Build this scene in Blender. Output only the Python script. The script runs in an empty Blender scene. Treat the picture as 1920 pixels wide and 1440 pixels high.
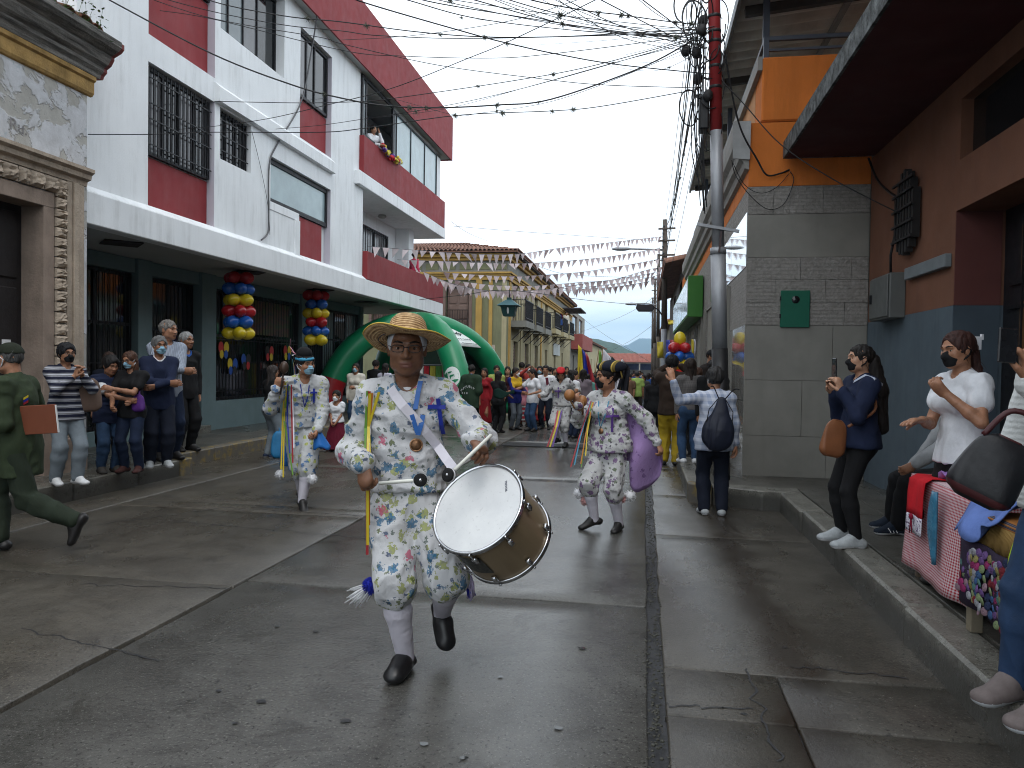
import bpy, bmesh, math, random
import numpy as np
from mathutils import Vector, Matrix, noise as mnoise
R_ = math.radians
random.seed(7)
scn = bpy.context.scene
COL = scn.collection
# ------------------------------------------------------------------ camera, sky, sun, exposure
FPX, CAMH = 1450.0, 1.55               # focal length in pixels of a 1920 px wide frame, eye height
def _axes():
 yv = np.array([(1208-960)/FPX, -(690-720)/FPX, 1.0]); yv /= np.linalg.norm(yv)   # street axis seen by the camera
 up = np.array([math.sin(.019), math.cos(.019), 0.0]); up = up-yv*up.dot(yv); up /= np.linalg.norm(up)
 xv = np.cross(yv, up)
 if xv[0] < 0: xv = -xv
 return np.stack([xv, yv, up])
CR = _axes()
cam = bpy.data.cameras.new('camera'); camo = bpy.data.objects.new('camera', cam); COL.objects.link(camo)
cam.sensor_width = 36.0; cam.lens = 36.0*FPX/1920.0; cam.clip_start = .05; cam.clip_end = 12000
_m = Matrix(((CR[0][0], CR[0][1], -CR[0][2], 0), (CR[1][0], CR[1][1], -CR[1][2], 0), (CR[2][0], CR[2][1], -CR[2][2], CAMH), (0, 0, 0, 1)))
camo.matrix_world = _m
scn.camera = camo
SUN_EL, SUN_AZ = R_(62), R_(200)
def make_world():
 w = bpy.data.worlds.new('World'); scn.world = w; w.use_nodes = True
 nt = w.node_tree; N = nt.nodes; L = nt.links; N.clear()
 out = N.new('ShaderNodeOutputWorld'); bg = N.new('ShaderNodeBackground'); L.new(bg.outputs[0], out.inputs[0])
 sky = N.new('ShaderNodeTexSky'); sky.sky_type = 'NISHITA'; sky.sun_disc = False; sky.sun_elevation = SUN_EL; sky.sun_rotation = SUN_AZ
 tc = N.new('ShaderNodeTexCoord')
 mp = N.new('ShaderNodeMapping'); mp.inputs['Scale'].default_value = (2.2, 2.2, 15); L.new(tc.outputs['Generated'], mp.inputs[0])
 nz = N.new('ShaderNodeTexNoise'); nz.inputs['Scale'].default_value = 1.6; nz.inputs['Detail'].default_value = 6; nz.inputs['Roughness'].default_value = .52
 L.new(mp.outputs[0], nz.inputs[0])
 sep = N.new('ShaderNodeSeparateXYZ'); L.new(tc.outputs['Generated'], sep.inputs[0])
 # low clouds: thinner and bluer towards the horizon all round
 mr = N.new('ShaderNodeMapRange'); mr.inputs[1].default_value = .015; mr.inputs[2].default_value = .22; mr.inputs[3].default_value = .13; mr.inputs[4].default_value = -.30
 L.new(sep.outputs[2], mr.inputs[0])
 ad = N.new('ShaderNodeMath'); ad.operation = 'ADD'; L.new(nz.outputs[0], ad.inputs[0]); L.new(mr.outputs[0], ad.inputs[1])
 cr = N.new('ShaderNodeValToRGB'); L.new(ad.outputs[0], cr.inputs[0])
 cr.color_ramp.elements[0].position = .38; cr.color_ramp.elements[0].color = (10.1, 10.8, 11.4, 1)
 cr.color_ramp.elements[1].position = .74; cr.color_ramp.elements[1].color = (5.6, 7.2, 8.4, 1)
 mx = N.new('ShaderNodeMix'); mx.data_type = 'RGBA'; mx.inputs[0].default_value = .93
 L.new(sky.outputs[0], mx.inputs[6]); L.new(cr.outputs[0], mx.inputs[7])
 L.new(mx.outputs[2], bg.inputs[0]); bg.inputs[1].default_value = .105
make_world()
sl = bpy.data.lights.new('sun', 'SUN'); sl.energy = .6; sl.angle = R_(25); sl.color = (1, .97, .93)
slo = bpy.data.objects.new('sun', sl); COL.objects.link(slo); slo.rotation_euler = (R_(28), 0, R_(20))
slo.location = (0, 0, 30)
vs = scn.view_settings; vs.view_transform = 'Standard'; vs.look = 'None'; vs.gamma = 1; vs.use_curve_mapping = False; vs.exposure = .70
scn.display_settings.display_device = 'sRGB'
scn.render.engine = 'CYCLES'
scn.cycles.use_denoising = True; scn.cycles.filter_width = 1.05; scn.cycles.max_bounces = 7; scn.cycles.diffuse_bounces = 4; scn.cycles.glossy_bounces = 3
scn.cycles.transmission_bounces = 4; scn.cycles.transparent_max_bounces = 6; scn.cycles.sample_clamp_indirect = 6
scn.cycles.caustics_reflective = False; scn.cycles.caustics_refractive = False
# ------------------------------------------------------------------ survey helpers: a sighting through the lens, cut with a wall or floor plane
def ray(px, py):
 return CR @ np.array([(px-960)/FPX, -(py-720)/FPX, 1.0])
def onz(px, py, z=0.0): r = ray(px, py); t = (z-CAMH)/r[2]; return Vector((r[0]*t, r[1]*t, z))
def onx(px, py, x): r = ray(px, py); t = x/r[0]; return Vector((x, r[1]*t, CAMH+r[2]*t))
def ony(px, py, y): r = ray(px, py); t = y/r[1]; return Vector((r[0]*t, y, CAMH+r[2]*t))
# ------------------------------------------------------------------ objects
def link(name, me, parent=None, mats=(), loc=None, smooth=False):
 o = bpy.data.objects.new(name, me); COL.objects.link(o)
 if parent is not None: o.parent = parent
 if loc is not None: o.location = loc
 if me is not None:
  for m in mats: me.materials.append(m)
  if smooth: me.polygons.foreach_set('use_smooth', [True]*len(me.polygons))
 return o
def tag(o, label=None, cat=None, group=None, kind=None):
 if label: o['label'] = label
 if cat: o['category'] = cat
 if group: o['group'] = group
 if kind: o['kind'] = kind
 return o
def empty(name, loc=(0, 0, 0), rz=0.0):
 o = bpy.data.objects.new(name, None); COL.objects.link(o); o.location = loc; o.rotation_euler = (0, 0, rz); o.empty_display_size = .1
 return o
class MB:
 """collects polygons; build() links them as one mesh object"""
 def __init__(s): s.v = []; s.f = []; s.mi = []; s.cm = 0
 def add(s, vs, fs):
  b = len(s.v); s.v += [tuple(v) for v in vs]
  for f in fs: s.f.append(tuple(i+b for i in f)); s.mi.append(s.cm)
  return s
 def box(s, x0, x1, y0, y1, z0, z1):
  return s.add([(x0, y0, z0), (x1, y0, z0), (x1, y1, z0), (x0, y1, z0), (x0, y0, z1), (x1, y0, z1), (x1, y1, z1), (x0, y1, z1)],
      [(0, 3, 2, 1), (4, 5, 6, 7), (0, 1, 5, 4), (1, 2, 6, 5), (2, 3, 7, 6), (3, 0, 4, 7)])
 def bar(s, a, b, w, h=None, up=(0, 0, 1)):
  a = Vector(a); b = Vector(b); h = h or w; d = (b-a).normalized(); u = Vector(up)
  if abs(d.dot(u)) > .98: u = Vector((1, 0, 0))
  x = d.cross(u).normalized(); z = x.cross(d)
  vs = [p+x*sx*w/2+z*sz*h/2 for p in (a, b) for sx, sz in ((-1, -1), (1, -1), (1, 1), (-1, 1))]
  return s.add(vs, [(0, 1, 2, 3), (7, 6, 5, 4), (0, 4, 5, 1), (1, 5, 6, 2), (2, 6, 7, 3), (3, 7, 4, 0)])
 def prism(s, poly, axis, a, b):
  """poly: 2D points in the plane square to the axis (x: (y,z); y: (x,z); z: (x,y)), extruded a..b"""
  def P(p, t): return {'x': (t, p[0], p[1]), 'y': (p[0], t, p[1]), 'z': (p[0], p[1], t)}[axis]
  n = len(poly); ar = sum(poly[i][0]*poly[(i+1) % n][1]-poly[(i+1) % n][0]*poly[i][1] for i in range(n))
  sg = 1 if (ar > 0) == (b > a) else -1
  if axis == 'y': sg = -sg
  vs = [P(p, a) for p in poly]+[P(p, b) for p in poly]; fs = [tuple(range(n)), tuple(range(n, 2*n))]
  fs = [tuple(reversed(fs[0])), fs[1]]+[(i, (i+1) % n, n+(i+1) % n, n+i) for i in range(n)]
  if sg < 0: fs = [tuple(reversed(f)) for f in fs]
  return s.add(vs, fs)
 def tube(s, pts, r, n=6, cap=True):
  pts = [Vector(p) for p in pts]; rs = r if isinstance(r, (list, tuple)) else [r]*len(pts)
  b = len(s.v); ref = None; vs = []
  for i, p in enumerate(pts):
   d = (pts[min(i+1, len(pts)-1)]-pts[max(i-1, 0)]).normalized()
   if ref is None: ref = Vector((0, 0, 1)) if abs(d.z) < .9 else Vector((1, 0, 0))
   x = d.cross(ref).normalized(); ref = x.cross(d).normalized()
   for k in range(n):
    a = 2*math.pi*k/n; vs.append(p+x*math.cos(a)*rs[i]+ref*math.sin(a)*rs[i])
  fs = [(i*n+k, i*n+(k+1) % n, (i+1)*n+(k+1) % n, (i+1)*n+k) for i in range(len(pts)-1) for k in range(n)]
  if cap: fs += [tuple(reversed(range(n))), tuple(range((len(pts)-1)*n, len(pts)*n))]
  return s.add(vs, fs)
 def lathe(s, prof, n=24, M=None):
  """prof: (r,z) pairs round the z axis"""
  vs = []; fs = []
  for r, z in prof:
   for k in range(n):
    a = 2*math.pi*k/n; v = Vector((r*math.cos(a), r*math.sin(a), z)); vs.append(M @ v if M else v)
  for i in range(len(prof)-1):
   for k in range(n): fs.append((i*n+k, i*n+(k+1) % n, (i+1)*n+(k+1) % n, (i+1)*n+k))
  return s.add(vs, fs)
 def ball(s, c, r, n=12, m=8, M=None):
  c = Vector(c); rr = r if isinstance(r, (tuple, list)) else (r, r, r); vs = []; fs = []
  for i in range(m+1):
   t = math.pi*i/m
   for k in range(n):
    a = 2*math.pi*k/n; v = Vector((rr[0]*math.sin(t)*math.cos(a), rr[1]*math.sin(t)*math.sin(a), -rr[2]*math.cos(t)))
    vs.append(c+(M @ v if M else v))
  for i in range(m):
   for k in range(n): fs.append((i*n+k, i*n+(k+1) % n, (i+1)*n+(k+1) % n, (i+1)*n+k))
  return s.add(vs, fs)
 def sheet(s, f, nu, nv):
  vs = [f(u/nu, v/nv) for v in range(nv+1) for u in range(nu+1)]
  return s.add(vs, [(v*(nu+1)+u, v*(nu+1)+u+1, (v+1)*(nu+1)+u+1, (v+1)*(nu+1)+u) for v in range(nv) for u in range(nu)])
 def mesh(s, name, bevel=0, weld=False):
  me = bpy.data.meshes.new(name); me.from_pydata(s.v, [], s.f)
  if any(s.mi): me.polygons.foreach_set('material_index', s.mi)
  if bevel or weld:
   bm = bmesh.new(); bm.from_mesh(me)
   if weld: bmesh.ops.remove_doubles(bm, verts=bm.verts, dist=1e-5)
   if bevel: bmesh.ops.bevel(bm, geom=bm.edges[:], offset=bevel, segments=1, affect='EDGES', clamp_overlap=True)
   bm.to_mesh(me); bm.free()
  me.update(); return me
 def build(s, name, mat, parent=None, smooth=False, bevel=0, weld=False, loc=None, thick=0):
  me = s.mesh(name, bevel, weld)
  o = link(name, me, parent, mat if isinstance(mat, (list, tuple)) else [mat], loc, smooth)
  if thick:
   md = o.modifiers.new('thickness', 'SOLIDIFY'); md.thickness = thick; md.offset = 0
  return o
# ------------------------------------------------------------------ materials
MATS = {}
def text_mesh(name, body, size, mat, parent, loc, rot, ext=.001):
 fc = bpy.data.curves.new(name, 'FONT'); fc.body = body; fc.size = size; fc.extrude = ext; fc.align_x = 'CENTER'; o = bpy.data.objects.new(name, fc)
 COL.objects.link(o); me = bpy.data.meshes.new_from_object(o.evaluated_get(bpy.context.evaluated_depsgraph_get())); bpy.data.objects.remove(o)
 o = link(name, me, parent, [mat], loc); o.rotation_euler = rot; return o
def ncol(c): return (c[0], c[1], c[2], 1)
class NT:
 """small node-tree writer"""
 def __init__(s, name):
  s.m = bpy.data.materials.new(name); s.m.use_nodes = True; s.t = s.m.node_tree; s.N = s.t.nodes; s.L = s.t.links
  s.b = s.N['Principled BSDF']; s.tc = None
 def n(s, typ, **kw):
  nd = s.N.new('ShaderNode'+typ)
  for k, v in kw.items():
   if k in nd.inputs: s.put(nd.inputs[k], v)
   else: setattr(nd, k, v)
  return nd
 def put(s, sock, v):
  if isinstance(v, bpy.types.NodeSocket): s.L.new(v, sock)
  elif isinstance(v, (tuple, list)) and sock.type == 'RGBA' and len(v) == 3: sock.default_value = ncol(v)
  else: sock.default_value = v
 def co(s, kind='Object', scale=(1, 1, 1), rot=(0, 0, 0), loc=(0, 0, 0)):
  if kind == 'World':
   src = s.n('NewGeometry').outputs['Position']
  else:
   if s.tc is None: s.tc = s.n('TexCoord')
   src = s.tc.outputs[kind]
  mp = s.n('Mapping'); s.L.new(src, mp.inputs[0]); mp.inputs['Scale'].default_value = scale; mp.inputs['Rotation'].default_value = rot; mp.inputs['Location'].default_value = loc
  return mp.outputs[0]
 def noise(s, co, scale=5, detail=3, rough=.5, dist=0):
  nd = s.n('TexNoise', Scale=scale, Detail=detail, Roughness=rough, Distortion=dist); s.L.new(co, nd.inputs['Vector']); return nd.outputs[0]
 def ramp(s, fac, stops, interp='LINEAR'):
  nd = s.n('ValToRGB'); s.L.new(fac, nd.inputs[0]); cr = nd.color_ramp; cr.interpolation = interp
  while len(cr.elements) < len(stops): cr.elements.new(.5)
  for e, (p, c) in zip(cr.elements, stops):
   e.position = p; e.color = ncol(c) if isinstance(c, (tuple, list)) else (c, c, c, 1)
  return nd.outputs[0]
 def mix(s, f, a, b, blend='MIX'):
  nd = s.n('Mix', data_type='RGBA', blend_type=blend)
  s.put(nd.inputs[0], f); s.put(nd.inputs[6], a); s.put(nd.inputs[7], b); return nd.outputs[2]
 def math(s, op, a, b=0, c=None):
  nd = s.n('Math', operation=op); s.put(nd.inputs[0], a); s.put(nd.inputs[1], b)
  if c is not None: s.put(nd.inputs[2], c)
  return nd.outputs[0]
 def bump(s, h, strength=.3, dist=.01):
  nd = s.n('Bump', Strength=strength, Distance=dist); s.L.new(h, nd.inputs['Height']); s.L.new(nd.outputs[0], s.b.inputs['Normal']); return nd
 def out(s, col=None, rough=None, metal=None, spec=None):
  if col is not None: s.put(s.b.inputs['Base Color'], col)
  if rough is not None: s.put(s.b.inputs['Roughness'], rough)
  if metal is not None: s.put(s.b.inputs['Metallic'], metal)
  if spec is not None: s.put(s.b.inputs['Specular IOR Level'], spec)
  return s.m
def M(name, col, rough=.75, var=.14, vs_=2.5, bump=.15, bs=60, metal=0, spec=.35, bd=.004, dirt=None, dirt_amt=.45, coords='Object'):
 """plain surface with its own blotches, fine relief and, if asked, dirt"""
 if name in MATS: return MATS[name]
 t = NT(name); co = t.co(coords)
 n1 = t.noise(co, vs_, 5, .6)
 c0 = tuple(min(1, x*(1+var)) for x in col); c1 = tuple(x*(1-var) for x in col)
 c = t.ramp(n1, [(.3, c1), (.7, c0)])
 if dirt:
  st = t.noise(t.co(coords, (5, 5, .55)), 1.3, 5, .65)
  sp = t.noise(co, 1.1, 6, .7)
  f = t.math('MULTIPLY', t.ramp(st, [(.47, 0.0), (.72, 1.0)]), t.ramp(sp, [(.4, .15), (.65, 1.0)]))
  f = t.math('MULTIPLY', f, dirt_amt); c = t.mix(f, c, dirt)
 if bump: t.bump(t.noise(co, bs, 4, .6), bump, bd)
 rr = t.ramp(t.noise(co, vs_*3, 3), [(.3, max(.02, rough-.08)), (.7, min(1, rough+.08))])
 MATS[name] = t.out(c, rr, metal, spec); return MATS[name]
# ------------------------------------------------------------------ body modeller: signed distance solids -> one skin of quads
def V3(*a): return np.array(a if len(a) == 3 else a[0], dtype=np.float64)
def unit(v): v = V3(v); return v/(np.linalg.norm(v)+1e-12)
def vnoise(P, seed=0):
 i = np.floor(P).astype(np.int64); f = P-i; f = f*f*(3-2*f); r = 0
 for dx in (0, 1):
  for dy in (0, 1):
   for dz in (0, 1):
    h = (i[:, 0]+dx)*374761393+(i[:, 1]+dy)*668265263+(i[:, 2]+dz)*2147483647+seed*974711
    h = (h ^ (h >> 13))*1274126177; h = (h ^ (h >> 16)) & 0xffff
    r = r+h/65535.0*(f[:, 0] if dx else 1-f[:, 0])*(f[:, 1] if dy else 1-f[:, 1])*(f[:, 2] if dz else 1-f[:, 2])
 return r*2-1
class Shape:
 def __init__(s): s.o = []
 def cap(s, a, b, ra, rb=None, k=.02, n=None, sq=1.0, mode='u'):
  s.o.append(('c', V3(a), V3(b), ra, ra if rb is None else rb, k, None if n is None else unit(n), sq, mode)); return s
 def ell(s, c, r, X=None, k=.02, mode='u'):
  s.o.append(('e', V3(c), V3(r), np.eye(3) if X is None else np.array(X), k, mode)); return s
 def cut(s, p, n): s.o.append(('p', V3(p), unit(n))); return s      # keep the side the normal points away from
 def chain(s, pts, rs, k=.02, n=None, sq=1.0):
  for i in range(len(pts)-1): s.cap(pts[i], pts[i+1], rs[i], rs[i+1], k, n, sq)
  return s
 def mesh(s, h):
  lo = np.full(3, 1e9); hi = -lo
  for o in s.o:
   if o[0] == 'c' and o[8] == 'u':
    m = max(o[3], o[4]); lo = np.minimum(lo, np.minimum(o[1], o[2])-m); hi = np.maximum(hi, np.maximum(o[1], o[2])+m)
   elif o[0] == 'e' and o[5] == 'u':
    m = max(o[2]); lo = np.minimum(lo, o[1]-m); hi = np.maximum(hi, o[1]+m)
  lo -= 3*h; hi += 3*h
  n = np.ceil((hi-lo)/h).astype(int)+1; D = np.full(n, 1.0, np.float32)
  ax = [np.arange(n[i], dtype=np.float32)*h+np.float32(lo[i]) for i in range(3)]
  for o in s.o:
   if o[0] == 'p':
    d = ((ax[0]-o[1][0])*o[2][0])[:, None, None]+((ax[1]-o[1][1])*o[2][1])[None, :, None]+((ax[2]-o[1][2])*o[2][2])[None, None, :]
    np.maximum(D, d, out=D); continue
   if o[0] == 'c':
    _, a, b, ra, rb, k, fn, sq, mode = o; m = max(ra, rb)+max(k, 2*h)+h
    l2 = np.minimum(a, b)-m; h2 = np.maximum(a, b)+m
   else:
    _, c, r, X, k, mode = o; m = max(r)+max(k, 2*h)+h; l2 = c-m; h2 = c+m
   i0 = np.clip(np.floor((l2-lo)/h).astype(int), 0, n); i1 = np.clip(np.ceil((h2-lo)/h).astype(int)+1, 0, n)
   if np.any(i1 <= i0): continue
   sl_ = tuple(slice(i0[i], i1[i]) for i in range(3))
   x = ax[0][sl_[0]][:, None, None]; y = ax[1][sl_[1]][None, :, None]; z = ax[2][sl_[2]][None, None, :]
   if o[0] == 'c':
    qx, qy, qz = x-np.float32(a[0]), y-np.float32(a[1]), z-np.float32(a[2]); ba = b-a
    if fn is not None and sq != 1:
     g = 1/sq-1; dn = (qx*fn[0]+qy*fn[1]+qz*fn[2])*g; qx = qx+dn*fn[0]; qy = qy+dn*fn[1]; qz = qz+dn*fn[2]; ba = ba+fn*(ba.dot(fn)*g)
    t = np.clip((qx*ba[0]+qy*ba[1]+qz*ba[2])/(ba.dot(ba)+1e-9), 0, 1)
    d = np.sqrt((qx-ba[0]*t)**2+(qy-ba[1]*t)**2+(qz-ba[2]*t)**2)-(ra+(rb-ra)*t)
   else:
    px, py, pz = x-np.float32(c[0]), y-np.float32(c[1]), z-np.float32(c[2])
    u = [(px*X[i][0]+py*X[i][1]+pz*X[i][2])/r[i] for i in range(3)]
    d = (np.sqrt(u[0]**2+u[1]**2+u[2]**2)-1)*min(r)
   E = D[sl_]
   if mode == 'u':
    hh = np.maximum(k-np.abs(E-d), 0)/k; D[sl_] = np.minimum(E, d)-hh*hh*k*.25
   else:
    d = -d; hh = np.maximum(k-np.abs(E-d), 0)/k; D[sl_] = np.maximum(E, d)+hh*hh*k*.25
  return nets(D.astype(np.float32), lo, h)
def nets(D, lo, h):
 ins = D < 0; n = np.array(D.shape)
 c = np.zeros(n-1, np.int8)
 offs = [(i, j, k) for i in (0, 1) for j in (0, 1) for k in (0, 1)]
 for i, j, k in offs: c += ins[i:n[0]-1+i, j:n[1]-1+j, k:n[2]-1+k]
 act = np.argwhere((c > 0) & (c < 8))
 if len(act) == 0: return np.zeros((0, 3)), np.zeros((0, 4), int)
 idx = np.full(n-1, -1, np.int64); idx[tuple(act.T)] = np.arange(len(act))
 cv = {o: D[act[:, 0]+o[0], act[:, 1]+o[1], act[:, 2]+o[2]] for o in offs}
 P = np.zeros((len(act), 3)); W = np.zeros(len(act))
 for a in offs:
  for x in range(3):
   if a[x] == 0:
    b = tuple(1 if q == x else a[q] for q in range(3)); va, vb = cv[a], cv[b]
    m = (va < 0) != (vb < 0); t = np.where(m, va/np.where(m, va-vb, 1), 0)
    for q in range(3): P[:, q] += m*(a[q]+(t if q == x else 0))
    W += m
 P = (P/W[:, None]+act)*h+lo
 F = []
 for x in range(3):
  y, z = (x+1) % 3, (x+2) % 3
  s0 = [slice(None)]*3; s1 = [slice(None)]*3; s0[x] = slice(0, -1); s1[x] = slice(1, None)
  e = np.argwhere(ins[tuple(s0)] != ins[tuple(s1)])
  e = e[(e[:, y] > 0) & (e[:, z] > 0) & (e[:, y] < n[y]-1) & (e[:, z] < n[z]-1)]
  if len(e) == 0: continue
  def cell(dy, dz):
   q = e.copy(); q[:, y] += dy; q[:, z] += dz; return idx[tuple(q.T)]
  quad = np.stack([cell(-1, -1), cell(0, -1), cell(0, 0), cell(-1, 0)], 1)
  fl = ~ins[tuple(e.T)]; quad[fl] = quad[fl][:, ::-1]
  F.append(quad)
 F = np.concatenate(F); F = F[(F >= 0).all(1)]
 return P, F
def vnormals(V, F):
 a = V[F[:, 2]]-V[F[:, 0]]; b = V[F[:, 3]]-V[F[:, 1]]; fn = np.cross(a, b); N = np.zeros_like(V)
 for i in range(4): np.add.at(N, F[:, i], fn)
 return N/(np.linalg.norm(N, axis=1)[:, None]+1e-12)
def wrinkle(V, F, amp, freq, seed=0, ridge=True):
 if len(V) == 0: return V
 N = vnormals(V, F); P = V*V3(freq)
 w = V3(1, 1, 1)*.35; P = P+w*np.stack([vnoise(P*.6+7, seed+3), vnoise(P*.6+3, seed+4), vnoise(P*.6, seed+5)], 1)*2
 n = vnoise(P, seed)
 if ridge: n = (1-np.abs(n)*2.2)
 n = n+.4*vnoise(P*2.3+11, seed+1)
 return V+N*(amp*n)[:, None]
def quadmesh(name, parts, mats, mfun=None):
 """parts: list of (V,F,material index) -> one mesh datablock"""
 Vs = []; Fs = []; mi = []; b = 0
 for V, F, m in parts:
  if len(V) == 0: continue
  Vs.append(V); Fs.append(F+b); mi.append(np.full(len(F), m)); b += len(V)
 V = np.concatenate(Vs); F = np.concatenate(Fs); mi = np.concatenate(mi)
 if mfun is not None: mi = mfun(V[F].mean(1), mi)
 me = bpy.data.meshes.new(name)
 me.vertices.add(len(V)); me.vertices.foreach_set('co', V.astype(np.float32).ravel())
 me.loops.add(len(F)*4); me.loops.foreach_set('vertex_index', F.astype(np.int32).ravel())
 me.polygons.add(len(F)); me.polygons.foreach_set('loop_start', np.arange(0, len(F)*4, 4, dtype=np.int32))
 me.polygons.foreach_set('use_smooth', np.ones(len(F), bool)); me.polygons.foreach_set('material_index', mi.astype(np.int32))
 for m in mats: me.materials.append(m)
 me.update(calc_edges=True); me.validate(); return me
def Rz(a): c, s = math.cos(a), math.sin(a); return np.array([[c, -s, 0], [s, c, 0], [0, 0, 1.]])
def Rx(a): c, s = math.cos(a), math.sin(a); return np.array([[1., 0, 0], [0, c, -s], [0, s, c]])
def Ry(a): c, s = math.cos(a), math.sin(a); return np.array([[c, 0, s], [0, 1., 0], [-s, 0, c]])
def ik(a, t, l1, l2, hint):
 a, t = V3(a), V3(t); d = t-a; L = np.linalg.norm(d); mx = (l1+l2)*.995
 if L > mx: d = d*(mx/L); t = a+d; L = mx
 L = max(L, abs(l1-l2)+.01); u = d/np.linalg.norm(d); x = (l1*l1-l2*l2+L*L)/(2*L); y = math.sqrt(max(l1*l1-x*x, 0))
 hn = V3(hint)-u*V3(hint).dot(u); hn = hn/(np.linalg.norm(hn)+1e-9)
 return a+u*x+hn*y, t
# ---- materials of people
SKIN = {}
def skin(tone='mid'):
 if tone in SKIN: return SKIN[tone]
 c = {'mid': (.34, .165, .095), 'dark': (.17, .078, .042), 'light': (.45, .245, .155), 'tan': (.26, .12, .065)}[tone]
 t = NT('skin_'+tone); co = t.co()
 col = t.ramp(t.noise(co, 26, 5, .7), [(.3, tuple(x*.74 for x in c)), (.7, tuple(x*1.18 for x in c))])
 t.bump(t.math('ADD', t.noise(co, 220, 2), t.math('MULTIPLY', t.noise(co, 45, 4, .7), 1.5)), .22, .003); t.b.inputs['Subsurface Weight'].default_value = .08; t.b.inputs['Subsurface Radius'].default_value = (.02, .008, .004)
 SKIN[tone] = t.out(col, t.ramp(t.noise(co, 30, 3), [(.3, .36), (.7, .62)]), 0, .4); return SKIN[tone]
def cloth(name, col, rough=.85, var=.16):
 k = 'fabric_'+name
 if k not in MATS:
  t = NT(k); co = t.co(); n = t.noise(co, 7, 5, .65); c = t.ramp(n, [(.3, tuple(x*(1-var) for x in col)), (.7, tuple(x*(1+var) for x in col))])
  fo = t.noise(t.co('Object', (1, 1, .45)), 16, 4, .6, .8); t.bump(t.math('ADD', fo, t.math('MULTIPLY', t.noise(co, 280, 2), .12)), .5, .012); MATS[k] = t.out(c, rough, 0, .2)
 return MATS[k]
def hairmat(col=(.012, .009, .008), rough=.42):
 k = 'hair_%.3f_%.3f' % (col[0], col[1])
 if k in MATS: return MATS[k]
 t = NT(k); co = t.co('Object', (1, 1, .16)); n = t.noise(co, 130, 3, .6)
 c = t.ramp(n, [(.3, tuple(x*.5 for x in col)), (.75, tuple(x*1.9+.004 for x in col))]); t.bump(n, .4, .003)
 MATS[k] = t.out(c, .62, 0, .22); return MATS[k]
# ---- skeleton
def skel(h=1.7, g=1.0, fem=False, pel=(0, 0, .525), lean=0, side=0, twist=0, hipyaw=0, head=(0, 0, 0), LH=None, RH=None, LE=(.5, .6, -.6), RE=(-.5, .6, -.6),
   LF=(.06, .01, .045), RF=(-.06, .01, .045), LK=(0.1, -1, 0), RK=(-.1, -1, 0), Ld=(.15, -1, 0), Rd=(-.15, -1, 0), shw=1.0, child=1.0, neckf=0.0):
 J = {}; J['h'] = h; J['g'] = g; J['fem'] = fem
 P = V3(pel)*h; T = Rz(R_(twist)) @ Ry(R_(side)) @ Rx(R_(lean)); up = T @ V3(0, 0, 1)
 sd = T @ V3(1, 0, 0); fr = T @ V3(0, -1, 0); hs = Rz(R_(hipyaw)) @ V3(1, 0, 0)
 J.update(P=P, up=up, sd=sd, fr=fr, hs=hs, hf=Rz(R_(hipyaw)) @ V3(0, -1, 0))
 J['W'] = P+(V3(0, 0, 1)*.5+up*.5)*.105*h; J['C'] = J['W']+up*.115*h; J['N'] = J['W']+up*.215*h
 w = (.098 if fem else .108)*h*shw*(.92+.08*g)
 J['LS'] = J['W']+up*.185*h+sd*w; J['RS'] = J['W']+up*.185*h-sd*w
 ha, hw = .178*h, .155*h
 LH = V3(LH) if LH is not None else V3(.135, -.03, .47); RH = V3(RH) if RH is not None else V3(-.135, -.03, .47)
 J['LE'], J['LW'] = ik(J['LS'], LH*h, ha, hw, LE); J['RE'], J['RW'] = ik(J['RS'], RH*h, ha, hw, RE)
 hp = .052*h
 J['LP'] = P+hs*hp-V3(0, 0, .012*h); J['RP'] = P-hs*hp-V3(0, 0, .012*h)
 J['LK'], J['LA'] = ik(J['LP'], V3(LF)*h, .245*h, .245*h, LK); J['RK'], J['RA'] = ik(J['RP'], V3(RF)*h, .245*h, .245*h, RK)
 J['Ld'] = unit(Ld); J['Rd'] = unit(Rd)
 hh = .141*h*(1.0 if child == 1 else child); J['hh'] = hh
 y, p, r = head; H = T @ Rz(R_(y)) @ Rx(R_(p)) @ Ry(R_(r)); J['H'] = H
 nk = unit(up+fr*.22+fr*neckf); J['HB'] = J['N']+nk*.045*h
 J['HC'] = J['HB']+H @ V3(0, -.06, .42)*hh
 return J
def hd(J, s, f, w): return J['HC']+J['H'] @ (V3(s, -f, w)*J['hh'])
def HX(J): return np.array([J['H'] @ V3(1, 0, 0), J['H'] @ V3(0, -1, 0), J['H'] @ V3(0, 0, 1)])
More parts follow.
